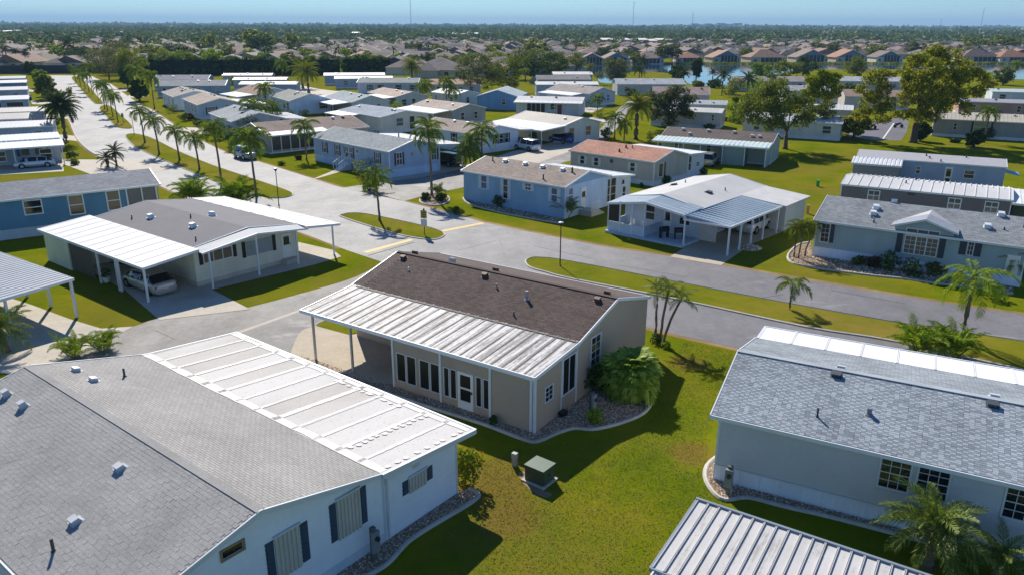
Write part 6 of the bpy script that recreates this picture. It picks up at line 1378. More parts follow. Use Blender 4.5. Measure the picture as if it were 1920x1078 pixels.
# transformer box on its pad
b = (G(935+2, 905)+G(1090, 900))/2; b = G(1012, 899)
root = empty('transformer_box', b, R(-38), 'green metal transformer box on a concrete pad on the lawn', 'utility box')
GRN = plain((50, 72, 58), .5, var=.14)
MB().box(-.58, .58, -.54, .54, 0, .07).build('pad', CONC, root)
MB().box(-.47, .47, -.42, .42, .07, .74).build('cabinet', GRN, root); MB().box(-.5, .5, -.45, .45, .74, .78).build('lid', plain((66, 92, 76), .5, var=.12), root)
MB().box(.465, .485, -.36, .36, .12, .7).box(-.02, .02, -.435, -.415, .1, .72).build('door', plain((56, 78, 64), .5), root); pbox('handle', root, .485, .52, -.03, .03, .38, .5, DARKM)
def pedestal(label, px, h, w, c, nm='utility_pedestal'):
    root = empty(nm, G(*px), R(-30), label, 'utility pedestal'); MB().box(-w/2, w/2, -w*.4, w*.4, 0, h*.9).build('post', plain(c, .6), root); MB().box(-w*.58, w*.58, -w*.48, w*.48, h*.62, h).build('cap', plain(scl_c(c, 1.08), .6), root); return root
def scl_c(c, k): return tuple(int(min(255, x*k)) for x in c)
pedestal('small grey cable pedestal beside the transformer box', (965,872), .62, .2, (150, 152, 146)); pedestal('bright green cable pedestal on the lawn behind the white home', (1533,350), .75, .3, (60, 160, 70)); pedestal('tan cable pedestal beside the shed of the white home', (1514,401), .9, .25, (170, 140, 90))
def meter(label, px, h, ang):
    root = empty('meter_post', G(*px), R(ang), label, 'electric meter'); wd = plain((96, 98, 96), .7)
    MB().box(-.09, .09, -.08, .08, 0, h).build('post', wd, root); MB().box(-.17, .15, -.2, -.08, h*.3, h*.92).build('meter_box', plain((134, 140, 142), .5), root)
    m = MB(); m.tube([(0, -.2, h*.72), (0, -.3, h*.72)], .09, 10); m.build('meter', plain((60, 64, 68), .2), root); MB().tube([(.12, -.06, 0), (.12, -.06, h*.8)], .03, 6).build('conduit', plain((160, 160, 156), .5), root)
meter('weathered grey meter post at the wall of the white home', (702,1048), 1.35, 52); meter('wooden meter post at the corner of the grey home', (1365,925), 1.3, -28); meter('white meter box in the stone bed by the tan home', (1108,778), 1.25, 56)
b = G(1055, 778); root = empty('plant_pot', b, 0, 'black round pot by the tan home side wall', 'pot'); MB().tube([(0, 0, 0), (0, 0, .1), (0, 0, .22), (0, 0, .21)], [.16, .24, .27, .2], 12).build('bowl', plain((30, 30, 32), .5), root)
b = G(200, 529); root = empty('plant_pot', b, 0, 'white flower pot under the cream home carport', 'pot'); MB().tube([(0, 0, 0), (0, 0, .4), (0, 0, .42)], [.18, .26, .2], 12).build('bowl', WHITE, root); me = quads_mesh('plant', leaves_np([(0, 0, .75, .4, .4, .4)], 120, .1, 3), LM['dark']); link('plant', me, root)
root = empty('air_conditioner', G(978, 391), R(-40), 'grey air conditioner at the blue home wall', 'air conditioner'); MB().box(-.45, .45, -.45, .45, 0, .85).build('cabinet', plain((90, 98, 108), .5), root); m = MB(); [m.box(-.46, .46, -.46, .46, .08+.09*i, .11+.09*i) for i in range(8)]; m.build('grille', plain((70, 78, 88), .5), root); MB().tube([(0, 0, .85), (0, 0, .88)], .38, 14).build('fan', DARKM, root)
root = empty('air_conditioner', G(1447, 300), R(-27), 'dark air conditioner at the end of the striped porch home', 'air conditioner'); MB().box(-.45, .45, -.45, .45, 0, .85).build('cabinet', plain((70, 76, 84), .5), root); MB().tube([(0, 0, .85), (0, 0, .88)], .38, 14).build('fan', DARKM, root)
# stone mound at the carport post
m = MB(); rr = random.Random(2)
b = G(1405, 466)
for i in range(60):
    a = rr.uniform(0, 6.28); r = 1.0*math.sqrt(rr.random()); q = .16*rr.uniform(.6, 1.2); x, y = r*math.cos(a), r*.8*math.sin(a); z = .28*(1-r)
    m.add([(x+q, y, z), (x, y+q, z), (x-q, y, z), (x, y-q, z), (x, y, z+q)], [(0, 1, 4), (1, 2, 4), (2, 3, 4), (3, 0, 4)])
m.tube([(0, 0, 0), (0, 0, .2)], [.95, .3], 12)
tag(m.build('stone_mound', STONE, None, b), 'pale stone mound at the foot of the carport post', 'stones')
# patio chairs on the screened porch
for i, (dx, dy) in enumerate(((-1.6, 4.9), (-1.4, 6.2))):
    a = FW(820, 680); w_ = Vector((a.x, a.y, 0))+D(49)*dx+D(139)*(dy+.1)
    root = empty('patio_chair', (w_.x, w_.y, .22), R(229), ('white patio chair nearer the porch door', 'white patio chair at the left porch corner')[i], 'chair')
    MB().box(-.25, .25, -.25, .25, .4, .45).build('seat', WHITE, root); m = MB(); [m.box(-.3, -.26, -.25+.11*k, -.19+.11*k, .45, 1.0) for k in range(5)]; m.box(-.31, -.25, -.26, .26, .95, 1.02); m.build('backrest', WHITE, root)
    for x in (-.22, .22):
        for y in (-.22, .22): MB().box(x-.025, x+.025, y-.025, y+.025, 0, .4).build('leg', WHITE, root)
# porch grill and plants under the white home porch
for i, (dx, dy, c, nm) in enumerate(((-1.4, 1.2, (60, 24, 28), 'dark red covered grill on the porch deck'), (-1.9, 2.4, (34, 34, 36), 'black covered grill on the porch deck'))):
    a = FW(820, 680); w_ = Vector((a.x, a.y, 0))+D(49)*dx+D(139)*(dy+.1); root = empty('grill', (w_.x, w_.y, .22), R(20*i), nm, 'grill'); MB().box(-.4, .4, -.25, .25, .6, .8).build('firebox', plain(c, .6), root); MB().tube([(-.4, 0, .8), (.4, 0, .8)], .25, 12).build('lid', plain(c, .5), root)
    for x in (-.35, .35): MB().box(x-.03, x+.03, -.2, .2, 0, .6).build('leg', DARKM, root)
# flag
b = G(112, 300); root = empty('flag', (b.x, b.y, 0), R(20), 'red and white striped flag with a blue corner on the carport post', 'flag')
MB().tube([(0, 0, 2.2), (.95, -.2, 3.0)], .02, 5).build('staff', WHITE, root)
t = NT('flag_cloth'); uv = t.coord('UV'); sx = t.n('ShaderNodeSeparateXYZ', i_0=uv).outputs
strp = t.math('GREATER_THAN', t.math('FRACT', t.math('MULTIPLY', sx[1], 6.5)), .5); col = t.mix(strp, lin((180, 40, 50)), lin((230, 226, 224)))
cant = t.math('MULTIPLY', t.math('LESS_THAN', sx[0], .4), t.math('GREATER_THAN', sx[1], .46)); col = t.mix(cant, col, lin((40, 52, 100))); FLAG = t.pbr(col, .8)
m = MB()
for i in range(8):
    u0, u1 = i/8, (i+1)/8; p = lambda u, v: (.2+.75*v+.12*math.sin(u*7), -.05-.15*v+.1*math.sin(u*9+v), 2.38+.62*v-1.25*u)
    m.face([p(u0, 0), p(u1, 0), p(u1, 1), p(u0, 1)], [(u0, 0), (u1, 0), (u1, 1), (u0, 1)])
m.build('cloth', FLAG, root)
# ---------------------------------------------------------------- rock beds
def L2W(H, x, y): p = H.root.location+D(H.ang)*x+D(H.ang+90)*y; return (p.x, p.y)
ed = [L2W(TANH, -.4, -4.6), L2W(TANH, 4.2, -4.65), L2W(TANH, 7, -4.75), L2W(TANH, 10, -4.7), L2W(TANH, 13, -4.6)]+[(G(*p).x, G(*p).y) for p in ((985,826),(1010,828),(1040,815),(1075,804),(1110,806),(1150,798),(1195,782),(1216,765),(1222,745),(1212,728),(1190,712))]
ed = smooth(ed, 3)
rockbed(ed+[L2W(TANH, 15.4, 7), L2W(TANH, 15.4, 0), L2W(TANH, 15.4, -3.9), L2W(TANH, -.4, -3.95)], ed, 190, 3)
ed = smooth([L2W(WHT, 16.75, 5), L2W(WHT, 17.0, 8), L2W(WHT, 17.1, 9.2), L2W(WHT, 16.8, 10.5), L2W(WHT, 16.85, 12), L2W(WHT, 17.0, 13.6), L2W(WHT, 16.9, 14.4), L2W(WHT, 16.3, 14.5)], 4)
rockbed(ed+[L2W(WHT, 16.1, 14.1), L2W(WHT, 16.1, 5)], ed, 190, 4)
ed = smooth([(G(*p).x, G(*p).y) for p in ((1342,858),(1326,872),(1322,895),(1336,922),(1360,938))]+[L2W(RGT, 1.6, -.75), L2W(RGT, 3, -.7), L2W(RGT, 5, -.55), L2W(RGT, 9, -.5)], 3)
rockbed(ed+[L2W(RGT, 9, 0), L2W(RGT, 0, 0)], ed, 190, 5)
ed = smooth([(G(*p).x, G(*p).y) for p in ((1520,455),(1496,460),(1478,478),(1482,492),(1510,500),(1560,508),(1640,518),(1700,524),(1760,533),(1840,542),(1900,552))], 3)
rockbed(ed+[(G(1900,535).x, G(1900,535).y), (G(1523,480).x, G(1523,480).y)], ed, 16, 6, .1)
ed = smooth([(G(*p).x, G(*p).y) for p in ((787,378),(800,385),(825,386),(842,378),(838,368),(815,364),(795,368))], 3, True)
rockbed(ed, ed+ed[:1], 16, 7, .12)
ed = smooth([(G(*p).x, G(*p).y) for p in ((868,372),(880,384),(930,398),(1000,412),(1050,420))], 3)
rockbed(ed+[(G(1058,411).x, G(1058,411).y), (G(872,376).x, G(872,376).y)], ed, 10, 8, .12)
# gravel by the transformer and the pale worn strip
sheet('bare_soil', smooth([(972,890),(985,884),(1000,910),(1035,925),(1020,932),(990,915)], 3, True), .01, SOIL)
# ---------------------------------------------------------------- beyond the park
g = random.Random(21)
# hedge in front of the far subdivision
def hedge(label, x0, x1, ypx, h, w, n, seed):
    a, b = G(x0, ypx), G(x1, ypx); L = (b-a).length; ang = math.atan2(b.y-a.y, b.x-a.x); rr = random.Random(seed); bl = []
    k = int(L/3.0)
    for i in range(k):
        for j in range(3): bl.append(((i+.5)*L/k+rr.uniform(-1, 1), rr.uniform(-.3, .3)*w, h*(.2+.3*j)+rr.uniform(-.3, .5), 2.4, w*.5, h*.24))
    root = empty('hedge', a, ang, label, 'hedge'); link('foliage', quads_mesh('foliage', leaves_np(clumpy(bl, 3, seed), n, .34, seed, .5), LM['hedge']), root)
    MB().box(.5, L-.5, -w*.22, w*.22, 0, h*.8).build('stems', plain((26, 32, 20), .9, var=.3), root)
hedge('long tall clipped dark hedge behind the white roofed homes', 268, 640, 141, 7.2, 4.5, 26000, 3); hedge('shorter dark hedge right of the long one', 642, 735, 139, 7.0, 4.5, 8000, 4)
# end wall
a, b = G(-30, 139), G(345, 137)
root = empty('end_wall', a, math.atan2(b.y-a.y, b.x-a.x), 'long dark screen wall closing the end of the boulevard', 'wall'); L = (b-a).length
for i in range(int(L/3)): pbox('wall_panel', root, i*3+.02, i*3+2.94, -.08, .08, 0, 3.1, plain((64, 62, 66), .8)); pbox('wall_post', root, i*3-.08, i*3+.02, -.12, .12, 0, 3.2, plain((74, 72, 74), .8))
# subdivision houses
ROOFS = [(150, 132, 122), (138, 122, 116), (166, 146, 134), (176, 142, 122), (124, 114, 114), (156, 148, 144), (134, 130, 132)]
WALLS = [(196, 184, 168), (206, 198, 186), (186, 176, 160), (206, 204, 198)]
WALLM = [plain(c, .7) for c in WALLS]; FARSH = {c: shingle(tuple(int(q*.86) for q in c), .2, .3) for c in ROOFS+[(192, 140, 112), (200, 152, 120)]}
def hip(m, x0, x1, y0, y1, z, rise, ov=.5, gable=None):
    x0 -= ov; x1 += ov; y0 -= ov; y1 += ov; w, d = x1-x0, y1-y0; zr = z+rise
    if w >= d: a, b_ = (x0+(0 if gable == 'x' else d/2), (y0+y1)/2, zr), (x1-(0 if gable == 'x' else d/2), (y0+y1)/2, zr); A,B,C,Dd = (x0,y0,z),(x1,y0,z),(x1,y1,z),(x0,y1,z); fs = ((A,B,b_,a),(B,C,b_),(C,Dd,a,b_),(Dd,A,a))
    else: a, b_ = ((x0+x1)/2, y0+(0 if gable == 'y' else w/2), zr), ((x0+x1)/2, y1-(0 if gable == 'y' else w/2), zr); A,B,C,Dd = (x0,y0,z),(x1,y0,z),(x1,y1,z),(x0,y1,z); fs = ((A,B,a),(B,C,b_,a),(C,Dd,b_),(Dd,A,a,b_))
    for q in fs:
        v = [Vector(p) for p in q]; U = (v[1]-v[0]).normalized(); N = (v[1]-v[0]).cross(v[2]-v[0]).normalized(); V = N.cross(U)
        m.face(q, [((p-v[0]).dot(U), (p-v[0]).dot(V)) for p in v], 1)
    m.face([(x0,y0,z-.02),(x0,y1,z-.02),(x1,y1,z-.02),(x1,y0,z-.02)], None, 0)
def house_mesh(k):
    rr = random.Random(100+k); w, d = rr.uniform(13, 17), rr.uniform(15, 20); m = MB(); z = 2.8; rise = rr.uniform(2.6, 3.5)
    m.box(-w/2, w/2, -d/2, d/2, 0, z); hip(m, -w/2, w/2, -d/2, d/2, z, rise, gable=rr.choice((None, None, 'y')))
    if rr.random() < .8: m.box(-w/2-2, 0, -d/2-3, d/4, 0, z-.1); hip(m, -w/2-2, 0, -d/2-3, d/4, z-.1, rise*.8)
    for i in range(4): x = -w/2+1+i*(w-2.6)/3; m.box(x, x+1.5, -d/2-.05, -d/2+.05, .6, 2.2, 2)
    for i in range(3): y = -d/2+2+i*(d-5)/2; m.box(-w/2-.05, -w/2+.05, y, y+1.4, .7, 2.1, 2)
    return m
HM = {}
def far_house(label, p, ang, k, ri, wi, group):
    key = (k, ri, wi)
    if key not in HM: HM[key] = house_mesh(k).mesh('house', [WALLM[wi], FARSH[ROOFS[ri]], GLASS])
    o = link('house', HM[key], None, (p[0], p[1], 0), (0, 0, ang)); return tag(o, label, 'house', group)
# houses with lanais on the far lake shore, left to right
def lake_house(label, px, w, roof, ang=0, gable=True, d=15):
    p = G(*px); root = empty('lake_house', (p.x, p.y, 0), R(ang), label, 'house', 'houses on the far lake shore'); rise = w*.23; z = 2.9
    MB().box(-w/2, w/2, 0, d, 0, z).build('wall', WALLM[int(px[0]) % 4], root)
    m = MB()
    if gable:
        m.slab((-w/2-.5, -.5, z-.15), (0, -.5, z+rise), (0, d, z+rise), (-w/2-.5, d, z-.15), .15); m.slab((0, -.5, z+rise), (w/2+.5, -.5, z-.15), (w/2+.5, d, z-.15), (0, d, z+rise), .15)
        MB().add([(-w/2, 0, z), (w/2, 0, z), (0, 0, z+rise-.2), (-w/2, .2, z), (w/2, .2, z), (0, .2, z+rise-.2)], [(0, 1, 2), (5, 4, 3), (0, 2, 5, 3), (1, 4, 5, 2)]).build('gable', plain((120, 134, 150), .7), root)
        m.build('roof', FARSH[roof], root)
        MB().add([(-w*.5, -.55, z-.3), (0, -.55, z+rise-.1), (w*.5, -.55, z-.3), (w*.5, -.55, z-.02), (0, -.55, z+rise+.12), (-w*.5, -.55, z-.02)], [(0, 1, 4, 5), (1, 2, 3, 4)]).build('fascia', TRIM, root)
    else: hip(m, -w/2, w/2, 0, d, z, rise*.9); m.build('roof', FARSH[roof], root)
    l = MB(); l.box(-w*.22, w*.38, -.1, .0, .4, z-.2+(1.2 if gable else 0)); l.build('lanai_screen', SCREEN, root)
    m = MB(); [m.box(-w*.22+i*w*.12-.07, -w*.22+i*w*.12+.07, -.16, -.1, .2, z-.2+(1.2 if gable else 0)) for i in range(6)]; m.build('lanai_post', TRIM, root)
    MB().box(-w*.42, -w*.32, -.06, 0, .9, 2.1).build('window', GLASS, root); MB().box(w*.42, w*.46, -.06, 0, .9, 2.1).build('window', GLASS, root)
for px, w, rf, gb, lb in (((1110,124), 13, (192, 140, 112), True, 'blue gabled lake house with orange roof behind the spreading oak'), ((1155,124), 14, (166, 146, 134), True, 'tan roofed gabled lake house with glazed front'), ((1075,124), 10, (150, 132, 122), False, 'low brown lake house left of the blue gable'), ((1215,121), 16, (166, 146, 134), False, 'long tan lake house with columned back porch'),
        ((1292,120), 14, (192, 140, 112), False, 'orange roofed lake house with dark windows'), ((1362,119), 15, (200, 152, 120), True, 'gabled lake house with pale orange roof'), ((1440,119), 19, (176, 142, 122), False, 'broad reddish hip roofed lake house'), ((1522,118.5), 17, (166, 146, 134), True, 'wide blue gabled lake house in the middle of the shore'), ((1596,118.5), 17, (200, 152, 120), True, 'tall gabled lake house with pink roof edge'), ((1667,118.5), 14, (150, 132, 122), True, 'grey gabled lake house right of the gap'), ((1840,117), 20, (138, 122, 116), False, 'dark roofed lake house behind the giant oak'), ((1905,118), 18, (192, 140, 112), False, 'salmon roofed lake house at the right edge')):
    lake_house(lb, px, w, rf, g.uniform(-6, 6), gb)
RN = ['brown', 'dark brown', 'tan', 'reddish tan', 'dark grey', 'pale taupe', 'slate grey']
def region(px, y):
    h = ('beyond the end wall at the left edge' if px < 130 else 'beyond the end wall' if px < 270 else 'behind the left half of the long hedge' if px < 450 else 'behind the right half of the long hedge' if px < 640 else 'behind the short hedge' if px < 760 else 'left of the round oaks' if px < 880 else 'behind the round oaks' if px < 1060 else
         'behind the blue gabled lake house' if px < 1190 else 'behind the orange roofed lake houses' if px < 1390 else 'behind the broad reddish lake house' if px < 1490 else 'behind the wide blue lake house' if px < 1600 else 'behind the giant oak' if px < 1800 else 'near the right edge')
    return h+', '+('nearest row' if y < 390 else 'second row' if y < 460 else 'third row' if y < 540 else 'middle rows' if y < 680 else 'far rows')
spots = []
y = 335
while y < 1150:
    hw = y*.72; n = int(2*hw/21); x = -hw+g.uniform(0, 12)
    while x < hw:
        px = 960+FOCAL*x/y/1.0
        sec = 'l' if px < 740 else ('m' if px < 1060 else 'r')
        ok = (y > 345 if sec == 'l' else y > 300 if sec == 'm' else y > 470)
        if y > 800: ok = ok and g.random() < .6
        if ok and g.random() < .9: spots.append((x+g.uniform(-2, 2), y+g.uniform(-4, 4), sec))
        x += g.uniform(18.5, 23)
    y += 26+y*.016
spots += [(-238, 352, 'l'), (-214, 348, 'l'), (-190, 350, 'l'), (-168, 352, 'l'), (-226, 378, 'l'), (-200, 380, 'l'), (-25, 300, 'm'), (-8, 312, 'm'), (-42, 318, 'm'), (12, 322, 'm'), (-30, 330, 'm')]
spots.sort(key=lambda s: s[1])
rest = MB()
for i, (x, y, sec) in enumerate(spots):
    k, ri, wi, ang = g.randrange(8), g.randrange(7), g.randrange(4), g.choice((0, 0, math.pi/2, math.pi, -.3, .25))+g.uniform(-.08, .08)
    if i < 290: far_house(RN[ri]+' roofed house '+region(960+FOCAL*x/y, y), (x, y), ang, k, ri, wi, 'houses of the far subdivision')
    else:
        m = house_mesh(k); c, s_ = math.cos(ang), math.sin(ang); n0 = len(rest.v)
        rest.v += [(x+a*c-b*s_, y+a*s_+b*c, z) for a, b, z in m.v]; rest.f += [tuple(q+n0 for q in f_) for f_ in m.f]; rest.uv += m.uv; rest.m += [(3+ri % 3 if q == 1 else q) for q in m.m]
tag(rest.build('far_houses', [WALLM[0], FARSH[ROOFS[0]], GLASS, FARSH[ROOFS[1]], FARSH[ROOFS[2]], FARSH[ROOFS[4]]]), 'mass of roofs in the farthest streets before the woods', 'houses', kind='stuff')
# big pale buildings, mid-rise blocks and masts on the skyline
def block(label, px, wpx, h, c, parts=3, d=30, roofc=None, nm='building'):
    p = G(px[0], px[1]); w = wpx*p.y/FOCAL; root = empty(nm, p, 0, label, 'building')
    for i in range(parts):
        x0 = -w/2+w*i/parts; hh = h*(1 if i % 2 == 0 else .86); MB().box(x0, x0+w/parts*.98, 0, d, 0, hh).build('wall', plain(c, .6), root)
        MB().slab((x0-.6, -.6, hh+.3), (x0+w/parts, -.6, hh+.3), (x0+w/parts, d, hh+1.6), (x0-.6, d, hh+1.6), .3).build('roof', plain(roofc or c, .6), root)
        for k in range(5): q = x0+w/parts*(k+.5)/5; MB().box(q-w/parts*.05, q+w/parts*.05, -.1, 0, hh*.2, hh*.75).build('window', GLASS, root)
block('large white roofed hall above the middle roofs', (865,76), 58, 8, (226, 224, 218), 3, 40, (206, 206, 204)); block('white pavilion roof left of the large hall', (668,74), 26, 8, (224, 220, 214), 2, 30, (206, 204, 200)); block('row of pale flats behind the lake houses', (1190,88), 115, 6, (206, 200, 188), 7, 20, (206, 198, 184)); block('low white roof strip left of the hall', (728,72), 34, 5, (200, 200, 200), 2)
block('left long mid rise block on the skyline', (1322,57), 46, 42, (110, 140, 170), 4, 60); block('right long mid rise block on the skyline', (1368,57), 44, 46, (110, 140, 170), 3, 60); block('pale warehouse at the left edge of the skyline', (4,72), 18, 9, (220, 222, 226), 1, 40)
def mast(label, px, top, leg=.9):
    p = G(px[0], 62); h = CAM_H+(p.y)*((51.0-top)/FOCAL)*1.06; root = empty('radio_mast', p, 0, label, 'radio mast'); m = MB()
    for a in range(3): c, s_ = math.cos(a*2.094)*leg, math.sin(a*2.094)*leg; m.tube([(c, s_, 0), (c, s_, h)], .22, 4)
    m.build('legs', plain((150, 150, 156), .5), root); m = MB(); k = int(h/6)
    for i in range(k):
        z = i*h/k
        for a in range(3): b2 = (a+1) % 3; m.tube([(math.cos(a*2.094)*leg, math.sin(a*2.094)*leg, z), (math.cos(b2*2.094)*leg, math.sin(b2*2.094)*leg, z+h/k)], .1, 3)
    m.build('lattice', plain((160, 90, 84), .5), root)
mast('tallest radio mast left of the middle of the skyline', (771, 62), -12); mast('second tall radio mast right of the middle', (1186, 62), 11); mast('mast beside the skyline blocks', (1297, 62), 28, 1.3); mast('pale mast near the right edge', (1837, 62), 19); mast('thin short mast left of the pale one', (1761, 62), 37)
# trees among the far houses
def T(px, y=None): return None
kinds = ['far', 'oak', 'grey', 'areca']
for k in kinds:
    for v in range(2): tree('proto', None, 9, 10, k, .55, 900, 11, seed=200+v, world=(0, -300-20*v), share=('ft', k, v), trunk=.25)
for o_ in [o for o in bpy.data.objects if o.get('label') == 'proto']:
    for c in list(o_.children): bpy.data.objects.remove(c)
    bpy.data.objects.remove(o_)
lab = {'far': 'muted green', 'oak': 'olive green', 'dark': 'dark green', 'areca': 'bright green', 'grey': 'grey green'}
cnt = 0
occ = [(s[0], s[1]) for s in spots]
while cnt < 285:
    y = 320+(g.random()**1.5)*620; x = g.uniform(-.72, .72)*y; px = 960+FOCAL*x/y
    if px > 1060 and y < 460: continue
    if px < 740 and y < 340: continue
    if any(abs(x-a) < 7.5 and abs(y-b) < 9 for a, b in occ): continue
    k = g.choice(kinds); big = 1.25 if px < 480 else 1.0
    tree(lab[k]+' tree '+region(px, y), None, g.uniform(4.5, 7.5)*big, g.uniform(5.5, 10)*big, k, world=(x, y), share=('ft', k, g.randrange(2)), group='trees among the distant houses', seed=cnt); cnt += 1
for i, (px, h, w, k) in enumerate((((480,112), 16, 22, 'oak'), ((495,113), 14, 18, 'far'), ((548,108), 14, 9, 'oak'), ((1260,120), 10, 13, 'grey'), ((1238,120), 9, 11, 'grey'), ((395,102), 13, 12, 'oak'), ((1640,112), 9, 14, 'oak'), ((1555,108), 9, 14, 'grey'), ((1530,106), 9, 12, 'grey'), ((1715,108), 10, 15, 'grey'), ((285,118), 9, 16, 'oak'), ((330,116), 9, 18, 'far'), ((60,88), 12, 30, 'far'), ((110,88), 12, 30, 'far'), ((20,88), 11, 26, 'oak'), ((790,108), 9, 13, 'grey'), ((820,107), 8, 12, 'oak'), ((925,112), 9, 14, 'oak'), ((1000,118), 12, 16, 'oak'), ((1880,100), 13, 30, 'oak'), ((1820,100), 12, 24, 'oak'))):
    tree(('broad tree', 'dark tree', 'pine-like tree', 'shore tree', 'left shore tree', 'tall tree', 'round tree', 'wide tree', 'second wide tree', 'full tree', 'leafy tree', 'spreading tree', 'woodland tree', 'second woodland tree', 'edge woodland tree', 'clustered tree', 'second clustered tree', 'crowded tree', 'big oak', 'big right edge tree', 'right side tree')[i]+' standing out above the far roofs, ' + ('%s of the picture' % ('far left' if px[0] < 350 else 'left of the middle' if px[0] < 700 else 'middle' if px[0] < 1100 else 'right of the middle' if px[0] < 1650 else 'far right')), px, h, w, k, share=('ft', k, i % 2), seed=i)
for i in range(60):
    y = 330+g.random()*300; x = g.uniform(-.7, .7)*y; px = 960+FOCAL*x/y
    if (px > 1060 and y < 450) or (px < 740 and y < 340): continue
    b_ = (x, y); rr = random.Random(i); k = 'fp%d' % (i % 3)
    if k not in TC:
        m = MB(); h = 6+i % 3; m.tube([(0, 0, 0), (0, 0, h)], [.22, .16], 6); v = []
        for q in range(18):
            a = q*2.4; el = .9-1.5*q/18; d = Vector((math.cos(a)*math.cos(el), math.sin(a)*math.cos(el), math.sin(el))); n_ = Vector((-math.sin(a), math.cos(a), 0))*.4; p0 = Vector((0, 0, h)); p1 = p0+d*1.7; p2 = p1+(d+Vector((0, 0, -.8))).normalized()*1.4
            v += [p0-n_*.3, p0+n_*.3, p1+n_, p1-n_, p1-n_, p1+n_, p2+n_*.3, p2-n_*.3]
        TC[k] = (m.mesh('trunk', PALMBARK), quads_mesh('crown', np.array([tuple(p) for p in v]), LM['date']))
    root = empty('palm_tree', (x, y, 0), rr.uniform(0, 6), 'distant palm '+region(px, y), 'palm tree', 'distant palms'); link('trunk', TC[k][0], root); link('crown', TC[k][1], root)
# lake bank reeds and shore shrubs
bl = []; 
for i in range(90): p = G(1180+i*8.3, 121.2); bl.append((p.x, p.y+2, .4, 3.2, 1.2, .7))
o = quads_mesh('shore_plants', leaves_np(bl, 5000, .4, 5), LM['oak']); tag(link('shore_plants', o), 'low green bank plants along the far lake shore', 'plants', kind='stuff')
# the woods to the horizon
gg = np.random.default_rng(5); V = []
def wood(y0, y1, n, w, h, q, size, rx=(-.78, .78)):
    u = gg.random(n); y = np.sqrt(y0**2+u*(y1**2-y0**2)); x = gg.uniform(*rx, n)*y
    hh = h*(.7+.6*gg.random(n)); ww = w*(.7+.6*gg.random(n))
    d = gg.normal(size=(n, q, 3)); d /= np.linalg.norm(d, axis=2)[:, :, None]; d[:, :, 2] = np.abs(d[:, :, 2])*1.0-.15
    c = np.stack([x, y, hh*.55], 1)[:, None, :]+d*np.stack([ww/2, ww/2, hh*.45], 1)[:, None, :]*(.75+.35*gg.random((n, q, 1)))
    nr = d+gg.normal(size=(n, q, 3))*.6; nr /= np.linalg.norm(nr, axis=2)[:, :, None]; a = np.cross(nr, gg.normal(size=(n, q, 3))); a /= np.linalg.norm(a, axis=2)[:, :, None]; e = np.cross(nr, a); s_ = size*(.6+.8*gg.random((n, q, 1)))
    V.append(np.stack([c-a*s_-e*s_*.6, c+a*s_-e*s_*.6, c+a*s_+e*s_*.6, c-a*s_+e*s_*.6], 2).reshape(-1, 3))
wood(700, 1000, 420, 10, 6.5, 34, 1.2); wood(560, 900, 160, 12, 9, 34, 1.2, (-.78, -.25)); wood(950, 1500, 2000, 15, 8.5, 30, 2.0); wood(1400, 2600, 3000, 26, 10, 22, 4.0); wood(2500, 5200, 2600, 60, 12, 16, 9.0); wood(5000, 9000, 1500, 130, 14, 12, 20)
tag(link('woods', quads_mesh('woods', np.concatenate(V), LM['far'])), 'flat dark woods running out to the horizon', 'woods', kind='stuff')
p = MB(); p.box(-12000, 12000, 9000, 9400, 0, 15); tag(p.build('far_treeline', plain((50, 62, 44), .9, var=.3, sc=.01)), kind='structure')
# ---------------------------------------------------------------- grass blades on the near lawn
lawn = [(G(*p).x, G(*p).y) for p in ((700,1100),(905,940),(880,880),(960,840),(1050,830),(1150,812),(1235,770),(1240,700),(1285,640),(1378,658),(1340,770),(1318,900),(1370,950),(1240,1100))]
gb = np.random.default_rng(3); xs = [p[0] for p in lawn]; ys = [p[1] for p in lawn]
n = 80000; X = gb.uniform(min(xs), max(xs), n); Y = gb.uniform(min(ys), max(ys), n)
c_ = np.zeros(n, bool); j = len(lawn)-1
for i in range(len(lawn)):
    (xi, yi), (xj, yj) = lawn[i], lawn[j]; cond = ((yi > Y) != (yj > Y)); xx = (xj-xi)*(Y-yi)/((yj-yi) or 1e-9)+xi; c_ ^= cond & (X < xx); j = i
X, Y = X[c_], Y[c_]; n = len(X)
a = gb.uniform(0, 6.283, n); h = gb.uniform(.015, .034, n); w = gb.uniform(.012, .028, n); lx, ly = gb.normal(0, .03, n), gb.normal(0, .03, n)
ca, sa = np.cos(a)*w, np.sin(a)*w; z0 = np.full(n, .0)
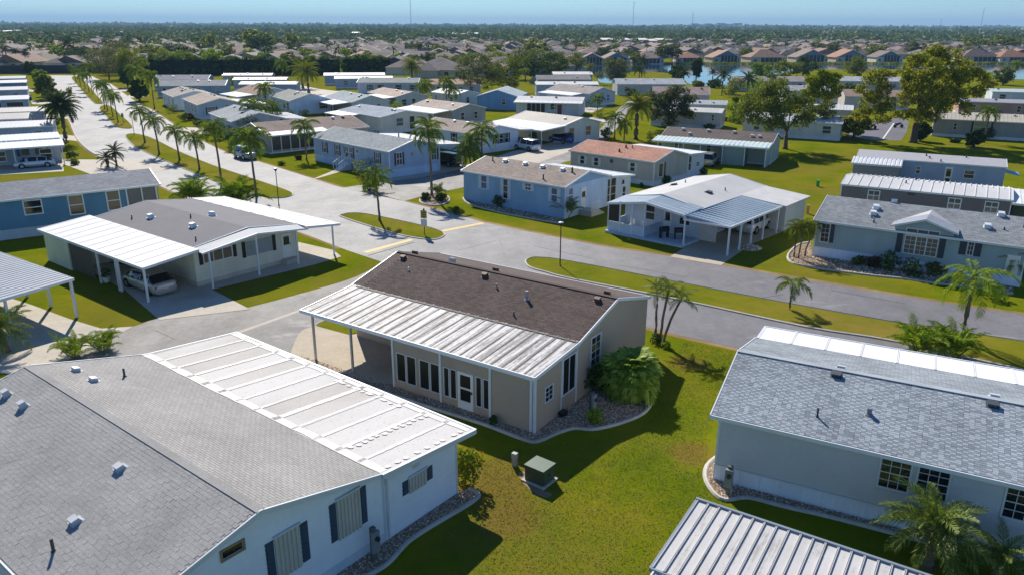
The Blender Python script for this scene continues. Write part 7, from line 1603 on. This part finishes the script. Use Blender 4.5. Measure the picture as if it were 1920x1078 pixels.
v = np.stack([np.stack([X-ca, Y-sa, z0], 1), np.stack([X+ca, Y+sa, z0], 1), np.stack([X+lx+ca*.3, Y+ly+sa*.3, h], 1), np.stack([X+lx-ca*.3, Y+ly-sa*.3, h], 1)], 1).reshape(-1, 3)
t = NT('grass_blade'); co = t.n('ShaderNodeNewGeometry').outputs; f_ = t.math('MULTIPLY_ADD', t.noise(co['Position'], .22, 5, .6), .85, t.math('MULTIPLY', co['Random Per Island'], .15))
col = t.ramp(f_, [(.3, lin((82, 104, 14))), (.45, lin((108, 122, 18))), (.58, lin((128, 131, 24))), (.72, lin((146, 134, 46)))])
for (x, y, r) in WORN:
    v_ = t.n('ShaderNodeVectorMath', operation='DISTANCE', i_0=co['Position'], i_1=(x, y, 0)).outputs['Value']
    v_ = t.math('MULTIPLY_ADD', t.noise(co['Position'], .8, 5, .7), r*1.1, t.math('SUBTRACT', v_, r*.55))
    col = t.mix(t.rng(v_, r*.55, r*1.15, .75, 0), col, lin((126, 110, 44)))
dd = t.n('ShaderNodeBsdfPrincipled', i_Base_Color=col, i_Roughness=.7); tr = t.n('ShaderNodeBsdfTranslucent', i_Color=col); mx = t.n('ShaderNodeMixShader', i_0=.35, i_1=dd.outputs[0], i_2=tr.outputs[0]); t.l(mx.outputs[0], t.out.inputs[0])
tag(link('grass_blades', quads_mesh('grass_blades', v, t.mat)), 'short green grass on the lawn between the homes', 'grass', kind='stuff')
# ---------------------------------------------------------------- air
HAZE_D = 0.00011
b = MB(); b.box(-16100, 16100, -450, 16100, -1, 170)
t = NT('haze_air'); pv = t.n('ShaderNodeVolumePrincipled'); pv.inputs['Color'].default_value = (.4, .68, 1, 1); pv.inputs['Density'].default_value = HAZE_D; pv.inputs['Anisotropy'].default_value = 0
t.l(pv.outputs[0], t.out.inputs['Volume'])
hz = b.build('haze', t.mat); hz['kind'] = 'stuff'; hz['label'] = 'thin blue haze over the whole scene'
scene.cycles.volume_bounces = 0; scene.cycles.max_bounces = 6
